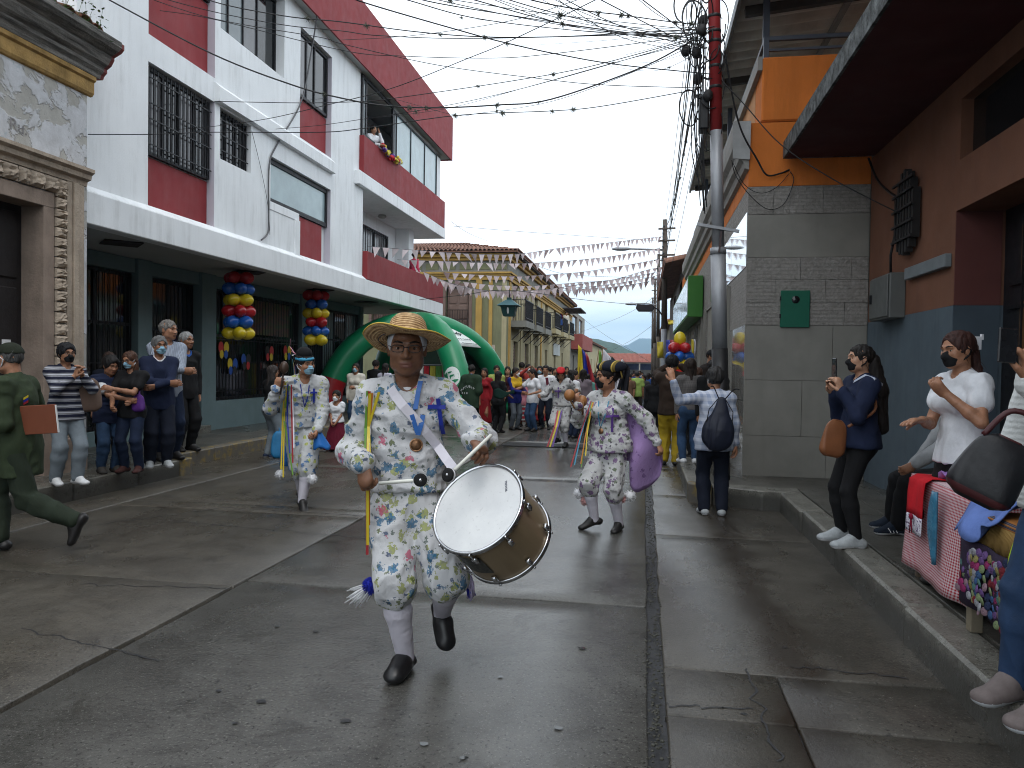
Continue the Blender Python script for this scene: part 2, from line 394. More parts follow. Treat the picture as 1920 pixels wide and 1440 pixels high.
def head_shape(J, s, age=0):
 e = J['hh']; X = HX(J); p = lambda a, b, c: hd(J, a, b, c)
 s.ell(p(0, -.05, .13), V3(.335, .43, .37)*e, X, .03*e)
 s.ell(p(0, .10, -.14), V3(.275, .30, .34)*e, X, .12*e)
 s.ell(p(0, .25, -.40), V3(.13, .10, .09)*e, X, .12*e)
 for q in (-1, 1):
  s.ell(p(q*.17, .24, -.09), V3(.12, .12, .12)*e, X, .08*e)
  s.ell(p(q*.235, .05, -.28), V3(.07, .16, .11)*e, X, .1*e)
  s.cap(p(q*.05, .375, .105), p(q*.2, .33, .105), .042*e, .035*e, .05*e)
 for q in (-1, 1): s.ell(p(q*.145, .42, .015), V3(.085, .075, .055)*e, X, .05*e, 's')
 s.cap(p(0, .365, .05), p(0, .455, -.12), .032*e, .05*e, .05*e)
 for q in (-1, 1):
  s.ell(p(q*.06, .405, -.135), V3(.045, .05, .035)*e, X, .03*e)
  s.ell(p(q*.335, -.05, -.03), V3(.035, .085, .14)*e, X, .03*e)
 s.ell(p(0, .362, -.255), V3(.12, .05, .028)*e, X, .03*e); s.ell(p(0, .352, -.315), V3(.10, .05, .03)*e, X, .03*e)
 s.cap(p(-.1, .41, -.284), p(.1, .41, -.284), .008*e, .008*e, .02*e, mode='s')
 s.cap(p(0, -.10, -.22), J['N']-J['up']*.02*J['h'], .215*e, .25*e, .10*e)
def hand_shape(s, w, d, n, size, curl=.35, spread=.5, thumb=.5, side=1):
 """w wrist, d towards the fingers, n palm normal (the way the palm faces), side +1 left hand"""
 d = unit(d); n = unit(V3(n)-d*V3(n).dot(d)); x = np.cross(d, n)*side      # x: towards the thumb
 L = size; pc = w+d*.24*L
 s.cap(w-d*.18*L, w+d*.1*L, .125*L, .13*L, .05*L, n, .72)
 s.cap(w+d*.12*L+x*.02*L, w+d*.44*L, .20*L, .225*L, .06*L, n, .52)
 for i, (ln, o) in enumerate(((.40, .17), (.45, .055), (.42, -.06), (.34, -.165))):
  b = w+d*.50*L+x*o*L; c = curl*(1+.12*i); dd = unit(d*math.cos(c*1.2)+n*math.sin(c*1.2)+x*o*spread*.5); r = .062*L*(1 if i < 3 else .88)
  k1 = b+dd*ln*.45*L; d2 = unit(d*math.cos(c*2.6)+n*math.sin(c*2.6)+x*o*spread*.3); k2 = k1+d2*ln*.34*L
  d3 = unit(d*math.cos(c*3.5)+n*math.sin(c*3.5)); k3 = k2+d3*ln*.25*L
  s.cap(b-d*.06*L, k1, r*1.1, r, .012*L); s.cap(k1, k2, r, r*.92, .01*L); s.cap(k2, k3, r*.92, r*.75, .01*L)
 tb = w+d*.14*L+x*.16*L+n*.03*L; td = unit(d*.62+x*.62*(1-thumb*.6)+n*(.25+thumb*.5)); t1 = tb+td*.25*L
 t2 = t1+unit(d*.8+x*.1*(1-thumb)+n*(.2+.5*thumb)-x*.15*thumb)*.2*L
 s.cap(tb-d*.05*L, t1, .095*L, .07*L, .03*L); s.cap(t1, t2, .07*L, .055*L, .01*L)
def limb_shape(J, s, f=1.0):
 h, g = J['h'], J['g']; q = (.93 if J['fem'] else 1.0)
 for a in 'LR':
  s.cap(J[a+'S'], J[a+'E'], .0285*h*q*g**.5*f, .0235*h*q*f, .02); s.cap(J[a+'E'], J[a+'E']*.65+J[a+'W']*.35, .0235*h*q*f, .0245*h*q*f, .015); s.cap(J[a+'E']*.65+J[a+'W']*.35, J[a+'W'], .0245*h*q*f, .0165*h*q*f, .015)
  s.cap(J[a+'P'], J[a+'K'], .049*h*g**.5*f, .033*h*f, .03)
  m = J[a+'K']*.68+J[a+'A']*.32+(J[a+'A']-J[a+'K'])*0
  s.cap(J[a+'K'], m, .032*h*f, .034*h*f, .02); s.cap(m, J[a+'A'], .034*h*f, .0215*h*f, .02)
def torso_shape(J, s, i=0.0, hem=None, k=.05, belly=0.0):
 h, g, fem = J['h'], J['g'], J['fem']; P, W, C = J['P'], J['W'], J['C']
 wp, ww, wc = (.093, .070, .080) if fem else (.084, .077, .090)
 s.cap(P, W, wp*h*g+i, ww*h*g+i, k, J['hf'], .70); s.cap(W, C, ww*h*g+i, wc*h*g**.7+i, k, J['fr'], .68)
 s.cap(J['LS'], J['RS'], .032*h+i*.8, None, k); s.cap(C+J['up']*.02*h, (J['LS']+J['RS'])/2, .072*h+i, .05*h, k, J['fr'], .8)
 for a in 'LR': s.cap(J['N']+J['up']*.005*h, J[a+'S'], .027*h+i*.5, .028*h+i*.6, .03)
 if fem:
  for q in (-1, 1): s.ell(C+J['fr']*(.045*h*g+i*.6)+J['sd']*q*.042*h-J['up']*.002*h, V3(.04, .034, .036)*h+i*.3, None, .05)
 if belly: s.ell(W+J['hf']*(.03*h+i)-V3(0, 0, .01*h), V3(.075, .05, .08)*h*belly, None, .06)
 if hem is not None: s.cap(W, P, ww*h*g+i, wp*h*g+i*1.25, k, J['hf'], .72).cap(P, V3(P[0], P[1], min(hem*h, P[2])), wp*h*g+i*1.2, wp*h*g+i*1.4, k, J['hf'], .74).cut(V3(0, 0, hem*h), (0, 0, -1))
from mathutils.bvhtree import BVHTree
# ------------------------------------------------------------------ people
EYEW = M('eye_white', (.34, .30, .27), .25, .05, 5, 0); EYED = M('eye_iris', (.02, .012, .008), .15, .05, 5, 0)
_t = NT('mask_blue'); _co = _t.co(); _s = _t.n('SeparateXYZ'); _t.L.new(_co, _s.inputs[0]); _t.bump(_t.math('SINE', _t.math('MULTIPLY', _s.outputs[2], 330)), .5, .006); MASKBLUE = _t.out(_t.ramp(_t.noise(_co, 9, 3), [(.3, (.22, .40, .52)), (.7, (.30, .50, .62))]), .85, 0, .2); MASKBLACK = cloth('mask_black', (.012, .012, .013)); MASKWHITE = cloth('mask_white', (.72, .74, .76))
STRAP = M('ear_loop', (.6, .62, .64), .8, .05, 5, 0); GLASSF = M('spectacle_frame', (.015, .012, .012), .3, .05, 5, 0); BROW = hairmat((.01, .008, .007))
SOLEW = M('sole_white', (.66, .66, .68), .5, .05, 9, 0); LIP = M('lips', (.15, .062, .045), .45, .1, 9, 0)
class Person:
 def __init__(s, label, loc, yaw=0, tone='mid', res=.010, lod=0, group=None, name='person', hands=None, **k):
  s.J = skel(**k); s.res = res; s.lod = lod; s.tone = tone; s.label = label; s.loc = Vector(loc); s.yaw = R_(yaw); s.group = group
  s.vf = {}; s.hands = hands or {}; s.root = None; s.seed = random.randint(0, 9999); s.nm = name
 # the body itself, one mesh and the top of the hierarchy
 def body(s, face=True):
  J = s.J; h = J['h']; parts = []
  b = Shape(); torso_shape(J, b, -.006); limb_shape(J, b)
  for a in 'LR':
   d = J[a+'d']; u_ = unit(np.cross(np.cross(d, V3(0, 0, 1)), d)); b.cap(J[a+'A']-u_*.010*h, J[a+'A']+d*.060*h-u_*.022*h, .018*h, .012*h, .02)
  if s.lod >= 1: head_shape(J, b)
  hs = {}
  for a in 'LR':
   hp = s.hands.get(a, {}); fd = unit(J[a+'W']-J[a+'E']); sg = 1 if a == 'L' else -1
   d = hp.get('d', fd); n = hp.get('n', -J['sd']*sg)
   q = b if s.lod >= 2 else hs.setdefault(a, Shape())
   if s.lod >= 2: q.cap(J[a+'W'], J[a+'W']+unit(d)*.075*h, .02*h, .018*h, .01, n, .6)
   else:
    q.cap(J[a+'E']*.3+J[a+'W']*.7, J[a+'W'], .0195*h, .0165*h, .01)
    hand_shape(q, J[a+'W'], d, n, .108*h, hp.get('curl', .35), hp.get('spread', .5), hp.get('thumb', .5), sg)
  V, F = b.mesh(s.res if s.lod else s.res*1.2); parts.append((V, F, 0))
  if s.lod == 0:
   q = Shape(); head_shape(J, q); q.cut(J['N']-J['up']*.03*h, -J['up']); V, F = q.mesh(min(s.res, .0055)); parts.append((V, F, 0))
  for a, q in hs.items(): V, F = q.mesh(.0042 if s.lod == 0 else .006); parts.append((V, F, 0))
  X = HX(J); e = J['hh']; C = J['HC']
  def lips(c, mi):
   q = (c-C) @ X.T/e
   return np.where((np.abs(q[:, 0]) < .115) & (q[:, 1] > .30) & (q[:, 2] < -.232) & (q[:, 2] > -.338), 1, mi)
  me = quadmesh('person', parts, [skin(s.tone), LIP if s.lod == 0 else skin(s.tone)], lips if s.lod == 0 else None)
  o = link(s.nm, me, None, (), s.loc); o.rotation_euler = (0, 0, s.yaw); tag(o, s.label, 'person', s.group); s.root = o
  if s.lod == 0 and face: s.face()
  elif face:
   for q in (-1, 1): mb = MB(); mb.ball(hd(J, q*.15, .345, .03), (.075*e, .03*e, .035*e), 8, 5); mb.ball(hd(J, q*.15, .375, .125), (.10*e, .03*e, .018*e), 8, 5); s.addmb('eye', mb, EYED)
   mb = MB(); mb.ball(hd(J, 0, .375, -.285), (.12*e, .04*e, .028*e), 8, 5); s.addmb('mouth', mb, LIP)
  return s
 def add(s, name, V_F, mats, mfun=None):
  parts = V_F if isinstance(V_F, list) else [(V_F[0], V_F[1], 0)]
  if sum(len(p[0]) for p in parts) == 0: return None
  s.vf[name] = parts[0][:2]
  me = quadmesh(name, parts, mats if isinstance(mats, (list, tuple)) else [mats], mfun)
  return link(name, me, s.root)
 def addmb(s, name, mb, mat, smooth=True, thick=0, parent=None): return mb.build(name, mat, parent or s.root, smooth, thick=thick)
 def face(s):
  J = s.J; e = J['hh']; Mx = Matrix((J['H']).tolist())
  for q in (-1, 1):
   mb = MB(); mb.ball(hd(J, q*.145, .300, .012), (.058*e, .05*e, .026*e), 12, 8); mb.cm = 1
   mb.ball(hd(J, q*.145, .336, .013), .027*e, 10, 6); s.addmb('eye', mb, [EYEW, EYED])
   mb = MB(); mb.tube([hd(J, q*.06, .405, .115), hd(J, q*.15, .395, .14), hd(J, q*.235, .335, .12)], [.018*e, .02*e, .01*e], 6); s.addmb('eyebrow', mb, BROW)
 def wr(s, V, F, amp, freq=(9, 9, 5), ridge=True):
  return wrinkle(V, F, amp, freq, s.seed, ridge) if amp else V
 def top(s, mat, sleeve='long', hem=.47, i=.016, sl=.012, amp=.004, freq=(10, 10, 6), name='shirt', cuff=None, neck=.030, belly=0, mfun=None, cufft=.0, front=0):
  J = s.J; h = J['h']; q = Shape(); torso_shape(J, q, i, hem, .05, belly)
  fl = .93 if J['fem'] else 1.0
  for a in 'LR':
   S_, E_, W_ = J[a+'S'], J[a+'E'], J[a+'W']
   if sleeve == 'none': continue
   r0 = .0285*h*fl*J['g']**.5+sl
   if sleeve == 'short': q.cap(S_, S_*.42+E_*.58, r0+.004, r0+.008, .03)
   elif sleeve == 'puff': q.cap(S_, S_*.52+E_*.48, r0+.005, r0+.010, .03)
   else:
    e_ = .93 if sleeve == 'long' else (.55 if sleeve == 'rolled' else .8)
    q.cap(S_, E_, r0, .0235*h*fl+sl, .03); en = E_*(1-e_)+W_*e_
    q.cap(E_, en, .0235*h*fl+sl, .0175*h*fl+sl*(.8+cufft), .02)
  if neck: q.cap(J['N']-J['up']*.02*h+J['fr']*.008*h, J['N']+J['up']*.08*h+J['fr']*.03*h, neck*h, (neck+.012)*h, .01, mode='s')
  V, F = q.mesh(s.res); V = s.wr(V, F, amp, freq)
  return s.add(name, (V, F), mat, mfun)
 def legs(s, mat, i=.012, il=.012, to=.98, amp=.004, freq=(10, 10, 6), name='trousers', end=None, hi=.56, mfun=None):
  J = s.J; h = J['h']; g = J['g']; q = Shape(); wp = .093 if J['fem'] else .084; P = J['P']
  q.cap(P-V3(0, 0, .01*h), P+V3(0, 0, .045*h), wp*h*g+i, wp*h*g*.93+i, .04, J['hf'], .72); q.cut(V3(0, 0, hi*h)+V3(0, 0, P[2]-.525*h), (0, 0, 1))
  if J['fem']: q.cap(J['LP']-J['hf']*.022*h+V3(0, 0, .012*h), J['RP']-J['hf']*.022*h+V3(0, 0, .012*h), .052*h*g+i, None, .05)
  for a in 'LR':
   k_, a_ = J[a+'K'], J[a+'A']; e_ = k_*(1-to)+a_*to
   q.cap(J[a+'P'], k_, .051*h*g**.5+i, .034*h+il, .03); m_ = k_*.68+e_*.32; q.cap(k_, m_, .034*h+il, .036*h+il, .02); q.cap(m_, e_, .036*h+il, end if end else .024*h+il*1.1, .02)
  V, F = q.mesh(s.res); V = s.wr(V, F, amp, freq)
  return s.add(name, (V, F), mat, mfun)
 def skirt(s, mat, hem=.1, r=.16, amp=.012, sq=.8, top=.60, name='skirt', mfun=None):
  J = s.J; h = J['h']; q = Shape(); P = J['P']
  q.cap(V3(P[0], P[1], top*h), V3(P[0], P[1], .47*h), .075*h, .105*h, .03, J['hf'], sq)
  q.cap(V3(P[0], P[1], .47*h), V3(P[0], P[1], hem*h), .105*h, r*h, .03, J['hf'], sq); q.cut(V3(0, 0, hem*h), (0, 0, -1))
  V, F = q.mesh(s.res); V = s.wr(V, F, amp, (14, 14, 1.2), True)
  return s.add(name, (V, F), mat, mfun)
 def shoes(s, mat, sole=None, name='shoe', w=.0285, ln=.112, top=.03, clog=False, lace=None):
  J = s.J; h = J['h']
  for a in 'LR':
   A, d = J[a+'A'], J[a+'d']; dn = unit(np.cross(np.cross(d, V3(0, 0, 1)), d))*-1; up = -dn
   q = Shape(); b0 = A-up*.030*h-d*.022*h; b1 = A-up*.032*h+d*ln*h
   q.cap(b0+up*.008*h, b1+up*.004*h-d*.02*h, w*h*.92, w*h, .01, up, .62)
   q.cap(b0+up*.008*h, A+up*.002*h+d*.02*h, w*h*.95, w*h*(.95 if clog else .85), .02); q.cap(A+d*.03*h-up*.006*h, b1-d*.03*h, w*h*.95, w*h*.8, .02)
   q.cut(A-up*.045*h, -up)
   V, F = q.mesh(min(s.res, .008))
   z0 = A-up*.045*h
   mf = (lambda c, mi, z0=z0, up=up: np.where((c-z0) @ up < .013*h, 1, mi)) if sole is not None else None
   o = s.add(name, (V, F), [mat, sole] if sole is not None else [mat], mf)
   if sole is not None and s.lod == 0:
    mb = MB(); rt = unit(np.cross(d, up))
    for k in range(4): c = A+d*(.032+.011*k)*h+up*(.014-.0055*k)*h; mb.tube([Vector(c-rt*.014*h-up*.004*h), Vector(c+up*.003*h), Vector(c+rt*.014*h-up*.004*h)], .0035, 4)
    mb.build('laces', lace or SOLEW, o, True)
  return s
 def socks(s, mat, to=.55, name='stocking', i=.004):
  J = s.J; h = J['h']
  for a in 'LR':
   K, A = J[a+'K'], J[a+'A']; q = Shape(); m = K*.62+A*.38; st = K*to+A*(1-to)
   q.cap(K*.9+A*.1, m, .034*h+i, .0365*h+i, .02); q.cap(m, A, .0365*h+i, .0235*h+i, .02); q.cap(A-V3(0, 0, .010*h), A+J[a+'d']*.03*h-V3(0, 0, .016*h), .0225*h, .016*h, .02)
   V, F = q.mesh(min(s.res, .008)); V = s.wr(V, F, .0012, (20, 20, 30)); s.add(name, (V, F), mat)
  return s
 def hair(s, style='short', col=(.012, .009, .008), i=.03):
  J = s.J; e = J['hh']; X = HX(J); p = lambda a, b, c: hd(J, a, b, c); q = Shape()
  q.ell(p(0, -.055, .14), V3(.335+i, .43+i, .375+i*1.1)*e, X, .03*e)
  fl = {'bald': .62}.get(style, .40)
  q.ell(p(0, .46, -.10), V3(.30, .30, fl)*e, X, .06*e, 's')
  if style in ('short', 'bald', 'grey'):
   q.ell(p(0, .30, -.5), V3(.6, .48, .5)*e, X, .06*e, 's'); q.ell(p(0, 0, -.65), V3(.6, .8, .42)*e, X, .06*e, 's')
   if style == 'bald': q.ell(p(0, .25, .50), V3(.26, .42, .14)*e, X, .06*e, 's')
  elif style in ('bun', 'pony', 'long', 'bob'):
   q.ell(p(0, .32, -.5), V3(.6, .46, .5)*e, X, .06*e, 's')
  if style == 'bun': q.ell(p(0, -.52, .12), V3(.17, .15, .17)*e, X, .05*e)
  dn = V3(0, 0, -1)
  if style in ('pony', 'bun2'):
   a = p(0, -.48, .05); q.cap(p(0, -.42, .12), a, .10*e, .11*e, .05*e); q.cap(a, a+dn*.75*e-J['fr']*.16*e, .12*e, .14*e, .05*e); q.cap(a+dn*.75*e-J['fr']*.16*e, a+dn*1.7*e-J['fr']*.05*e, .14*e, .07*e, .05*e)
  if style in ('long', 'bob'):
   ln = 1.75 if style == 'long' else .75
   for sx in (-1, 0, 1):
    a = p(sx*.24, -.16-.14*(sx == 0), -.05); b_ = a+dn*ln*e-J['fr']*.12*e; q.cap(a, b_, .17*e, .13*e, .08*e)
  V, F = q.mesh(min(s.res, .007)); V = wrinkle(V, F, .010*e/.23 if style in ('short', 'grey') else .006, (45, 45, 12), s.seed)
  o = s.add('hair', (V, F), hairmat(col))
  if s.lod < 2 and len(V):
   rnd = random.Random(s.seed); N = vnormals(V, F); mb = MB(); ln = {'short': .018, 'bald': .012}.get(style, .040); fc_ = (V-J['HC']) @ X[1]
   for k in range(90 if s.lod == 0 else 40):
    i_ = rnd.randrange(len(V))
    if fc_[i_] > .02*e/.23: continue
    a = Vector(V[i_])-Vector(N[i_])*.004; d = Vector(N[i_])*.5+Vector((rnd.gauss(0, .35), rnd.gauss(0, .35), -1.0 if style != 'short' else rnd.uniform(-1, .5))); q_ = ln*rnd.uniform(.5, 1.3); mb.tube([a, a+d*q_*.5, a+d*q_+Vector((0, 0, -.25*q_))], [.0016, .0013, .0005], 3, False)
   mb.build('hair_strands', hairmat(col), o, True)['kind'] = 'stuff'
  return o
 def mask(s, mat, big=False):
  J = s.J; e = J['hh']; X = HX(J); p = lambda a, b, c: hd(J, a, b, c); q = Shape()
  q.ell(p(0, .12, -.19), V3(.30, .31, .27)*e, X, .05*e); q.cap(p(0, .36, -.02), p(0, .46, -.15), .06*e, .075*e, .10*e); q.ell(p(0, .28, -.36), V3(.15, .10, .10)*e, X, .1*e)
  q.cut(p(0, .13 if not big else .06, 0), -X[1]); q.cut(p(0, .4, .005 if not big else .03), unit(X[2]-X[1]*.15)); q.cut(p(0, .3, -.47), -X[2])
  V, F = q.mesh(min(s.res, .006)); o = s.add('face_mask', (V, F), mat)
  if s.lod == 0:
   mb = MB()
   for sx in (-1, 1):
    mb.tube([p(sx*.29, .14, -.05), p(sx*.36, -.02, .06), p(sx*.37, -.11, -.02), p(sx*.35, -.04, -.16), p(sx*.27, .12, -.30)], .006, 5)
   s.addmb('ear_loop', mb, STRAP if mat is not MASKBLACK else MASKBLACK, parent=o)
  return s
 def glasses(s):
  J = s.J; mb = MB(); p = lambda a, b, c: hd(J, a, b, c)
  for q in (-1, 1):
   pts = [p(q*.15+.108*math.copysign(abs(math.cos(a))**.55, math.cos(a)), .425, .012+.062*math.copysign(abs(math.sin(a))**.6, math.sin(a))) for a in np.linspace(0, 2*math.pi, 21)]
   mb.tube(pts, .0022, 5); mb.tube([p(q*.255, .42, .04), p(q*.33, .15, .05), p(q*.35, -.06, .03)], .002, 4)
  mb.tube([p(-.05, .43, .04), p(.05, .43, .04)], .002, 4); s.addmb('glasses', mb, GLASSF); return s
 def cap_hat(s, mat, brim=True, crown=.36, name='cap'):
  J = s.J; e = J['hh']; X = HX(J); p = lambda a, b, c: hd(J, a, b, c); q = Shape()
  q.ell(p(0, -.05, .15), V3(.39, .48, .42)*e, X, .03*e); q.cut(p(0, 0, .19), -unit(X[2]+X[1]*-.12))
  V, F = q.mesh(min(s.res, .007)); Q = [(V, F, 0)]
  if brim:
   b = Shape(); b.ell(p(0, .42, .17), V3(.30, .34, .035)*e, X, .02*e); V2, F2 = b.mesh(.006); Q.append((V2, F2, 0))
  s.add(name, Q, mat); return s
 def at(s, v): return Vector(s.loc)+Matrix.Rotation(s.yaw, 3, 'Z') @ Vector(v)
 def loc_of(s, w): return Matrix.Rotation(-s.yaw, 3, 'Z') @ (Vector(w)-s.loc)
 def bvh(s, names):
  vs = []; fs = []
  for n in names:
   if n in s.vf: b = len(vs); vs += s.vf[n][0].tolist(); fs += (s.vf[n][1]+b).tolist()
  return BVHTree.FromPolygons(vs, fs)
 def sight(s, px, py, tree, off=.006, y=None):
  """where the sight line through a photo point meets the clothes (local), lifted off them a little"""
  o = s.loc_of((0, 0, CAMH)); d = (Matrix.Rotation(-s.yaw, 3, 'Z') @ Vector(ray(px, py))).normalized()
  hit = tree.ray_cast(o, d)
  if hit[0] is None: return s.loc_of(ony(px, py, s.loc.y-.12 if y is None else y)), Vector((0, -1, 0))
  n = hit[1] if hit[1].dot(d) < 0 else -hit[1]
  return hit[0]+n*off, n
def sheet_strip(mb, pts, w, wd, n=None):
 """ribbon through pts, width w along direction wd"""
 wd = Vector(wd).normalized(); vs = []
 for p in pts: p = Vector(p); vs += [p-wd*w/2, p+wd*w/2]
 mb.add(vs, [(2*i, 2*i+1, 2*i+3, 2*i+2) for i in range(len(pts)-1)])
# ------------------------------------------------------------------ ground, street, pavements, hills
def wet_concrete(name, c, wet=.5, scale=1.0, run=None, darkening=None):
 t = NT(name); co = t.co('World'); oi = t.n('ObjectInfo')
 big = t.noise(co, .55*scale, 5, .6); mid = t.noise(co, 3.2*scale, 6, .65); fine = t.noise(co, 45, 5, .75); spk = t.noise(co, 75, 3, .6)
 col = t.ramp(mid, [(.25, tuple(x*.5 for x in c)), (.5, c), (.8, tuple(x*1.55 for x in c))])
 pa = t.noise(co, 1.1*scale, 3, .5, 1.2); col = t.mix(t.ramp(pa, [(.52, 0.0), (.56, .42)]), col, tuple(x*1.5 for x in c)); col = t.mix(t.ramp(t.noise(co, 2.1*scale, 5, .7, .7), [(.58, 0.0), (.66, .7)]), col, tuple(x*y for x, y in zip(c, (.36, .33, .30))))
 col = t.mix(t.ramp(big, [(.35, 0.0), (.65, .55)]), col, tuple(x*y for x, y in zip(c, (.52, .50, .46))))
 col = t.mix(t.ramp(spk, [(.58, 0.0), (.68, .62)]), col, tuple(min(1, x*2.2) for x in c))
 col = t.mix(t.ramp(t.noise(co, 52, 4, .65), [(.34, .9), (.43, 0.0)]), col, tuple(x*.22 for x in c))
 if run:      # a track left by running water
  sx = t.n('SeparateXYZ'); t.L.new(co, sx.inputs[0]); wv = t.math('ADD', t.math('ADD', sx.outputs[0], t.math('MULTIPLY', sx.outputs[1], -.012)), t.math('MULTIPLY', t.math('SUBTRACT', t.noise(co, 1.6, 4, .6), .5), .55)); dd = t.math('ABSOLUTE', t.math('SUBTRACT', wv, run)); rf = t.ramp(dd, [(.05, .9), (.16, 0.0)]); col = t.mix(rf, col, tuple(x*y for x, y in zip(c, (.34, .26, .19))))
 if darkening:  # colour darkens towards the foot, with an uneven upper edge
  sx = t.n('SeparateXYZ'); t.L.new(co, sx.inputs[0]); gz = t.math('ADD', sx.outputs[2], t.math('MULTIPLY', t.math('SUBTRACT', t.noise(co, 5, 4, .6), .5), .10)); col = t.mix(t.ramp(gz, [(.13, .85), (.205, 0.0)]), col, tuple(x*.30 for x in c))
 tone = t.math('ADD', .93, t.math('MULTIPLY', oi.outputs['Random'], .14)); cb = t.n('CombineColor')
 for i in range(3): t.L.new(tone, cb.inputs[i])
 col = t.mix(1.0, col, cb.outputs[0], 'MULTIPLY')
 lo, hi = .36-.31*wet, .70-.44*wet
 film = t.noise(t.co('World', (1.0, .45, 1)), .8*scale, 5, .62)
 rg = t.ramp(film, [(.40, lo), (.50, (lo+hi)/2), (.60, hi)]); rg = t.math('ADD', rg, t.math('MULTIPLY', t.math('SUBTRACT', fine, .5), .22))
 hgt = t.math('ADD', t.math('MULTIPLY', fine, .8), t.math('MULTIPLY', mid, .5)); t.bump(hgt, .58-.26*wet, .010)
 return t.out(col, rg, 0, .40)
CONC_MID = wet_concrete('wet_concrete_centre', (.076, .074, .068), .90); CONC_LEFT = wet_concrete('damp_concrete_left', (.066, .059, .048), .58); CONC_RIGHT = wet_concrete('damp_concrete_right', (.056, .050, .041), .60, 1.0, .72)
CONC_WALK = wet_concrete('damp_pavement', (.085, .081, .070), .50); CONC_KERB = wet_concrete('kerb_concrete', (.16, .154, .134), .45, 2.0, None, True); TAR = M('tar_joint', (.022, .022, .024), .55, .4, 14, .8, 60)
def ground():
 mb = MB(); mb.box(-4000, 4000, -60, 7000, -1.2, -.10); o = mb.build('ground', M('earth', (.09, .085, .07), .9)); tag(o, 'bare earth under the town', None, kind='structure')
 mb = MB(); mb.box(-6.75, 2.2, -6, 190, -.099, -.028); road = mb.build('road', TAR); tag(road, 'wet grey concrete street of cast slabs', None, kind='structure')
 def slab(x0, x1, y0, y1, mat, dz=0.0, wob=.012):
  # slab with uneven edges, top crowned a little
  rnd = random.Random(int(x0*97+y0*31)); n = max(4, int((y1-y0)/.22)); mx = max(4, int((x1-x0)/.35)); mb = MB(); ins = lambda q, m, ln: 0 if q == 0 else 1 if q == m else (.009+(ln-.018)*(q-1)/(m-2))/ln
  ed = lambda k, s: (mnoise.noise((k*.9, s*7.1, x0))*wob)
  L = [(x0+ed(i, 1)+abs(ed(i*2.7, 2))*.6, y0+(y1-y0)*ins(i, n, y1-y0)) for i in range(n+1)]; Rr = [(x1-ed(i, 3)-abs(ed(i*2.7, 4))*.6, L[i][1]) for i in range(n+1)]
  top = []; 
  for i in range(n+1):
   for k in range(mx+1):
    u = ins(k, mx, x1-x0); x = L[i][0]*(1-u)+Rr[i][0]*u; y = L[i][1]+(ed(k, 5) if i == 0 else -ed(k, 6) if i == n else 0)
    top.append((x, y, dz+.0035*mnoise.noise((x*1.1, y*1.1, 3.3))-(.006 if k in (0, mx) or i in (0, n) else 0)))
  w = mx+1; fs = [(i*w+k, i*w+k+1, (i+1)*w+k+1, (i+1)*w+k) for i in range(n) for k in range(mx)]; mb.add(top, fs)
  rim = [k for k in range(w)]+[i*w+mx for i in range(1, n+1)]+[n*w+k for k in range(mx-1, -1, -1)]+[i*w for i in range(n-1, 0, -1)]
  b = len(mb.v); mb.v += [(mb.v[i][0], mb.v[i][1], -.09) for i in rim]; m = len(rim)
  for i in range(m): mb.f.append((rim[i], b+i, b+(i+1) % m, rim[(i+1) % m])); mb.mi.append(0)
  o = mb.build('slab', mat, road, True); return o
 cuts = [-6, -.6, 5.06, 10.52, 15.6, 21.2, 27, 33, 39.5, 46, 53, 61, 70, 80, 92, 106, 122, 140, 160, 190]
 for i in range(len(cuts)-1):
  g = .012; slab(-2.752, .045, cuts[i]+g, cuts[i+1]-g, CONC_MID, random.uniform(-.003, .003))
 cl = [-6, -.9, 4.93, 7.42, 7.78, 10.9, 16.2, 21.8, 27.5, 34, 41, 48, 56, 65, 75, 87, 101, 118, 138, 160, 190]
 for i in range(len(cl)-1): slab(-5.55 if cl[i] < 60 else -6.7, -2.780, cl[i]+.01, cl[i+1]-.01, CONC_LEFT, random.uniform(-.003, .004), .016)
 for y0, y1 in ((-6, 3), (3, 9.2), (9.2, 15), (15, 26), (26, 44), (44, 60)): slab(-6.74, -5.57, y0+.006, y1-.006, CONC_LEFT, .004, .006)          # gutter strip
 cr_ = [-6, .4, 3.50, 4.06, 7.3, 9.6, 12.2, 15.5, 20, 26, 33, 41, 50, 60, 72, 86, 102, 122, 150, 190]
 for i in range(len(cr_)-1):
  y0, y1 = cr_[i]+.008, cr_[i+1]-.008
  if y1 <= 3.51 or (3.49 < y0 < 4.0): slab(.125, .682, y0, y1, CONC_RIGHT, .002, .008); slab(.69, 2.1, y0, y1, CONC_RIGHT, -.001)
  else: slab(.125, 2.1, y0, y1, CONC_RIGHT, random.uniform(-.002, .003), .018)
 # loose stones and crumbled edge in the open joint
 rnd = random.Random(5); mb = MB()
 for i in range(2600):
  y = 1.2+15*rnd.random()**1.6; x = .085+rnd.gauss(0, .026+.012*math.sin(y*5))+.012*math.sin(y*3); r = .002+.009*rnd.random()**2.5; mb.ball((x, y, -.006+r*.4), (r, r*rnd.uniform(.7, 1.3), r*.6), 5, 3)
 tag(mb.build('gravel', M('joint_gravel', (.048, .047, .038), .7, .6, 90, .5), None), 'loose gravel and grit in the open slab joint', 'gravel', kind='stuff')
 # small pits left by lost stones, some holding water
 water = NT('standing_water'); water = water.out((.03, .032, .03), .03, 0, .5)
 pits = [(490, 1316, 1), (440, 1357, 1), (648, 1353, 1), (410, 1296, 1), (938, 1270, 0), (1046, 1366, 0), (1092, 1216, 0), (520, 1175, 1), (1395, 1340, 1), (1560, 1060, 1), (795, 1396, 0), (870, 1422, 0), (592, 1185, 1), (1470, 1215, 1)]
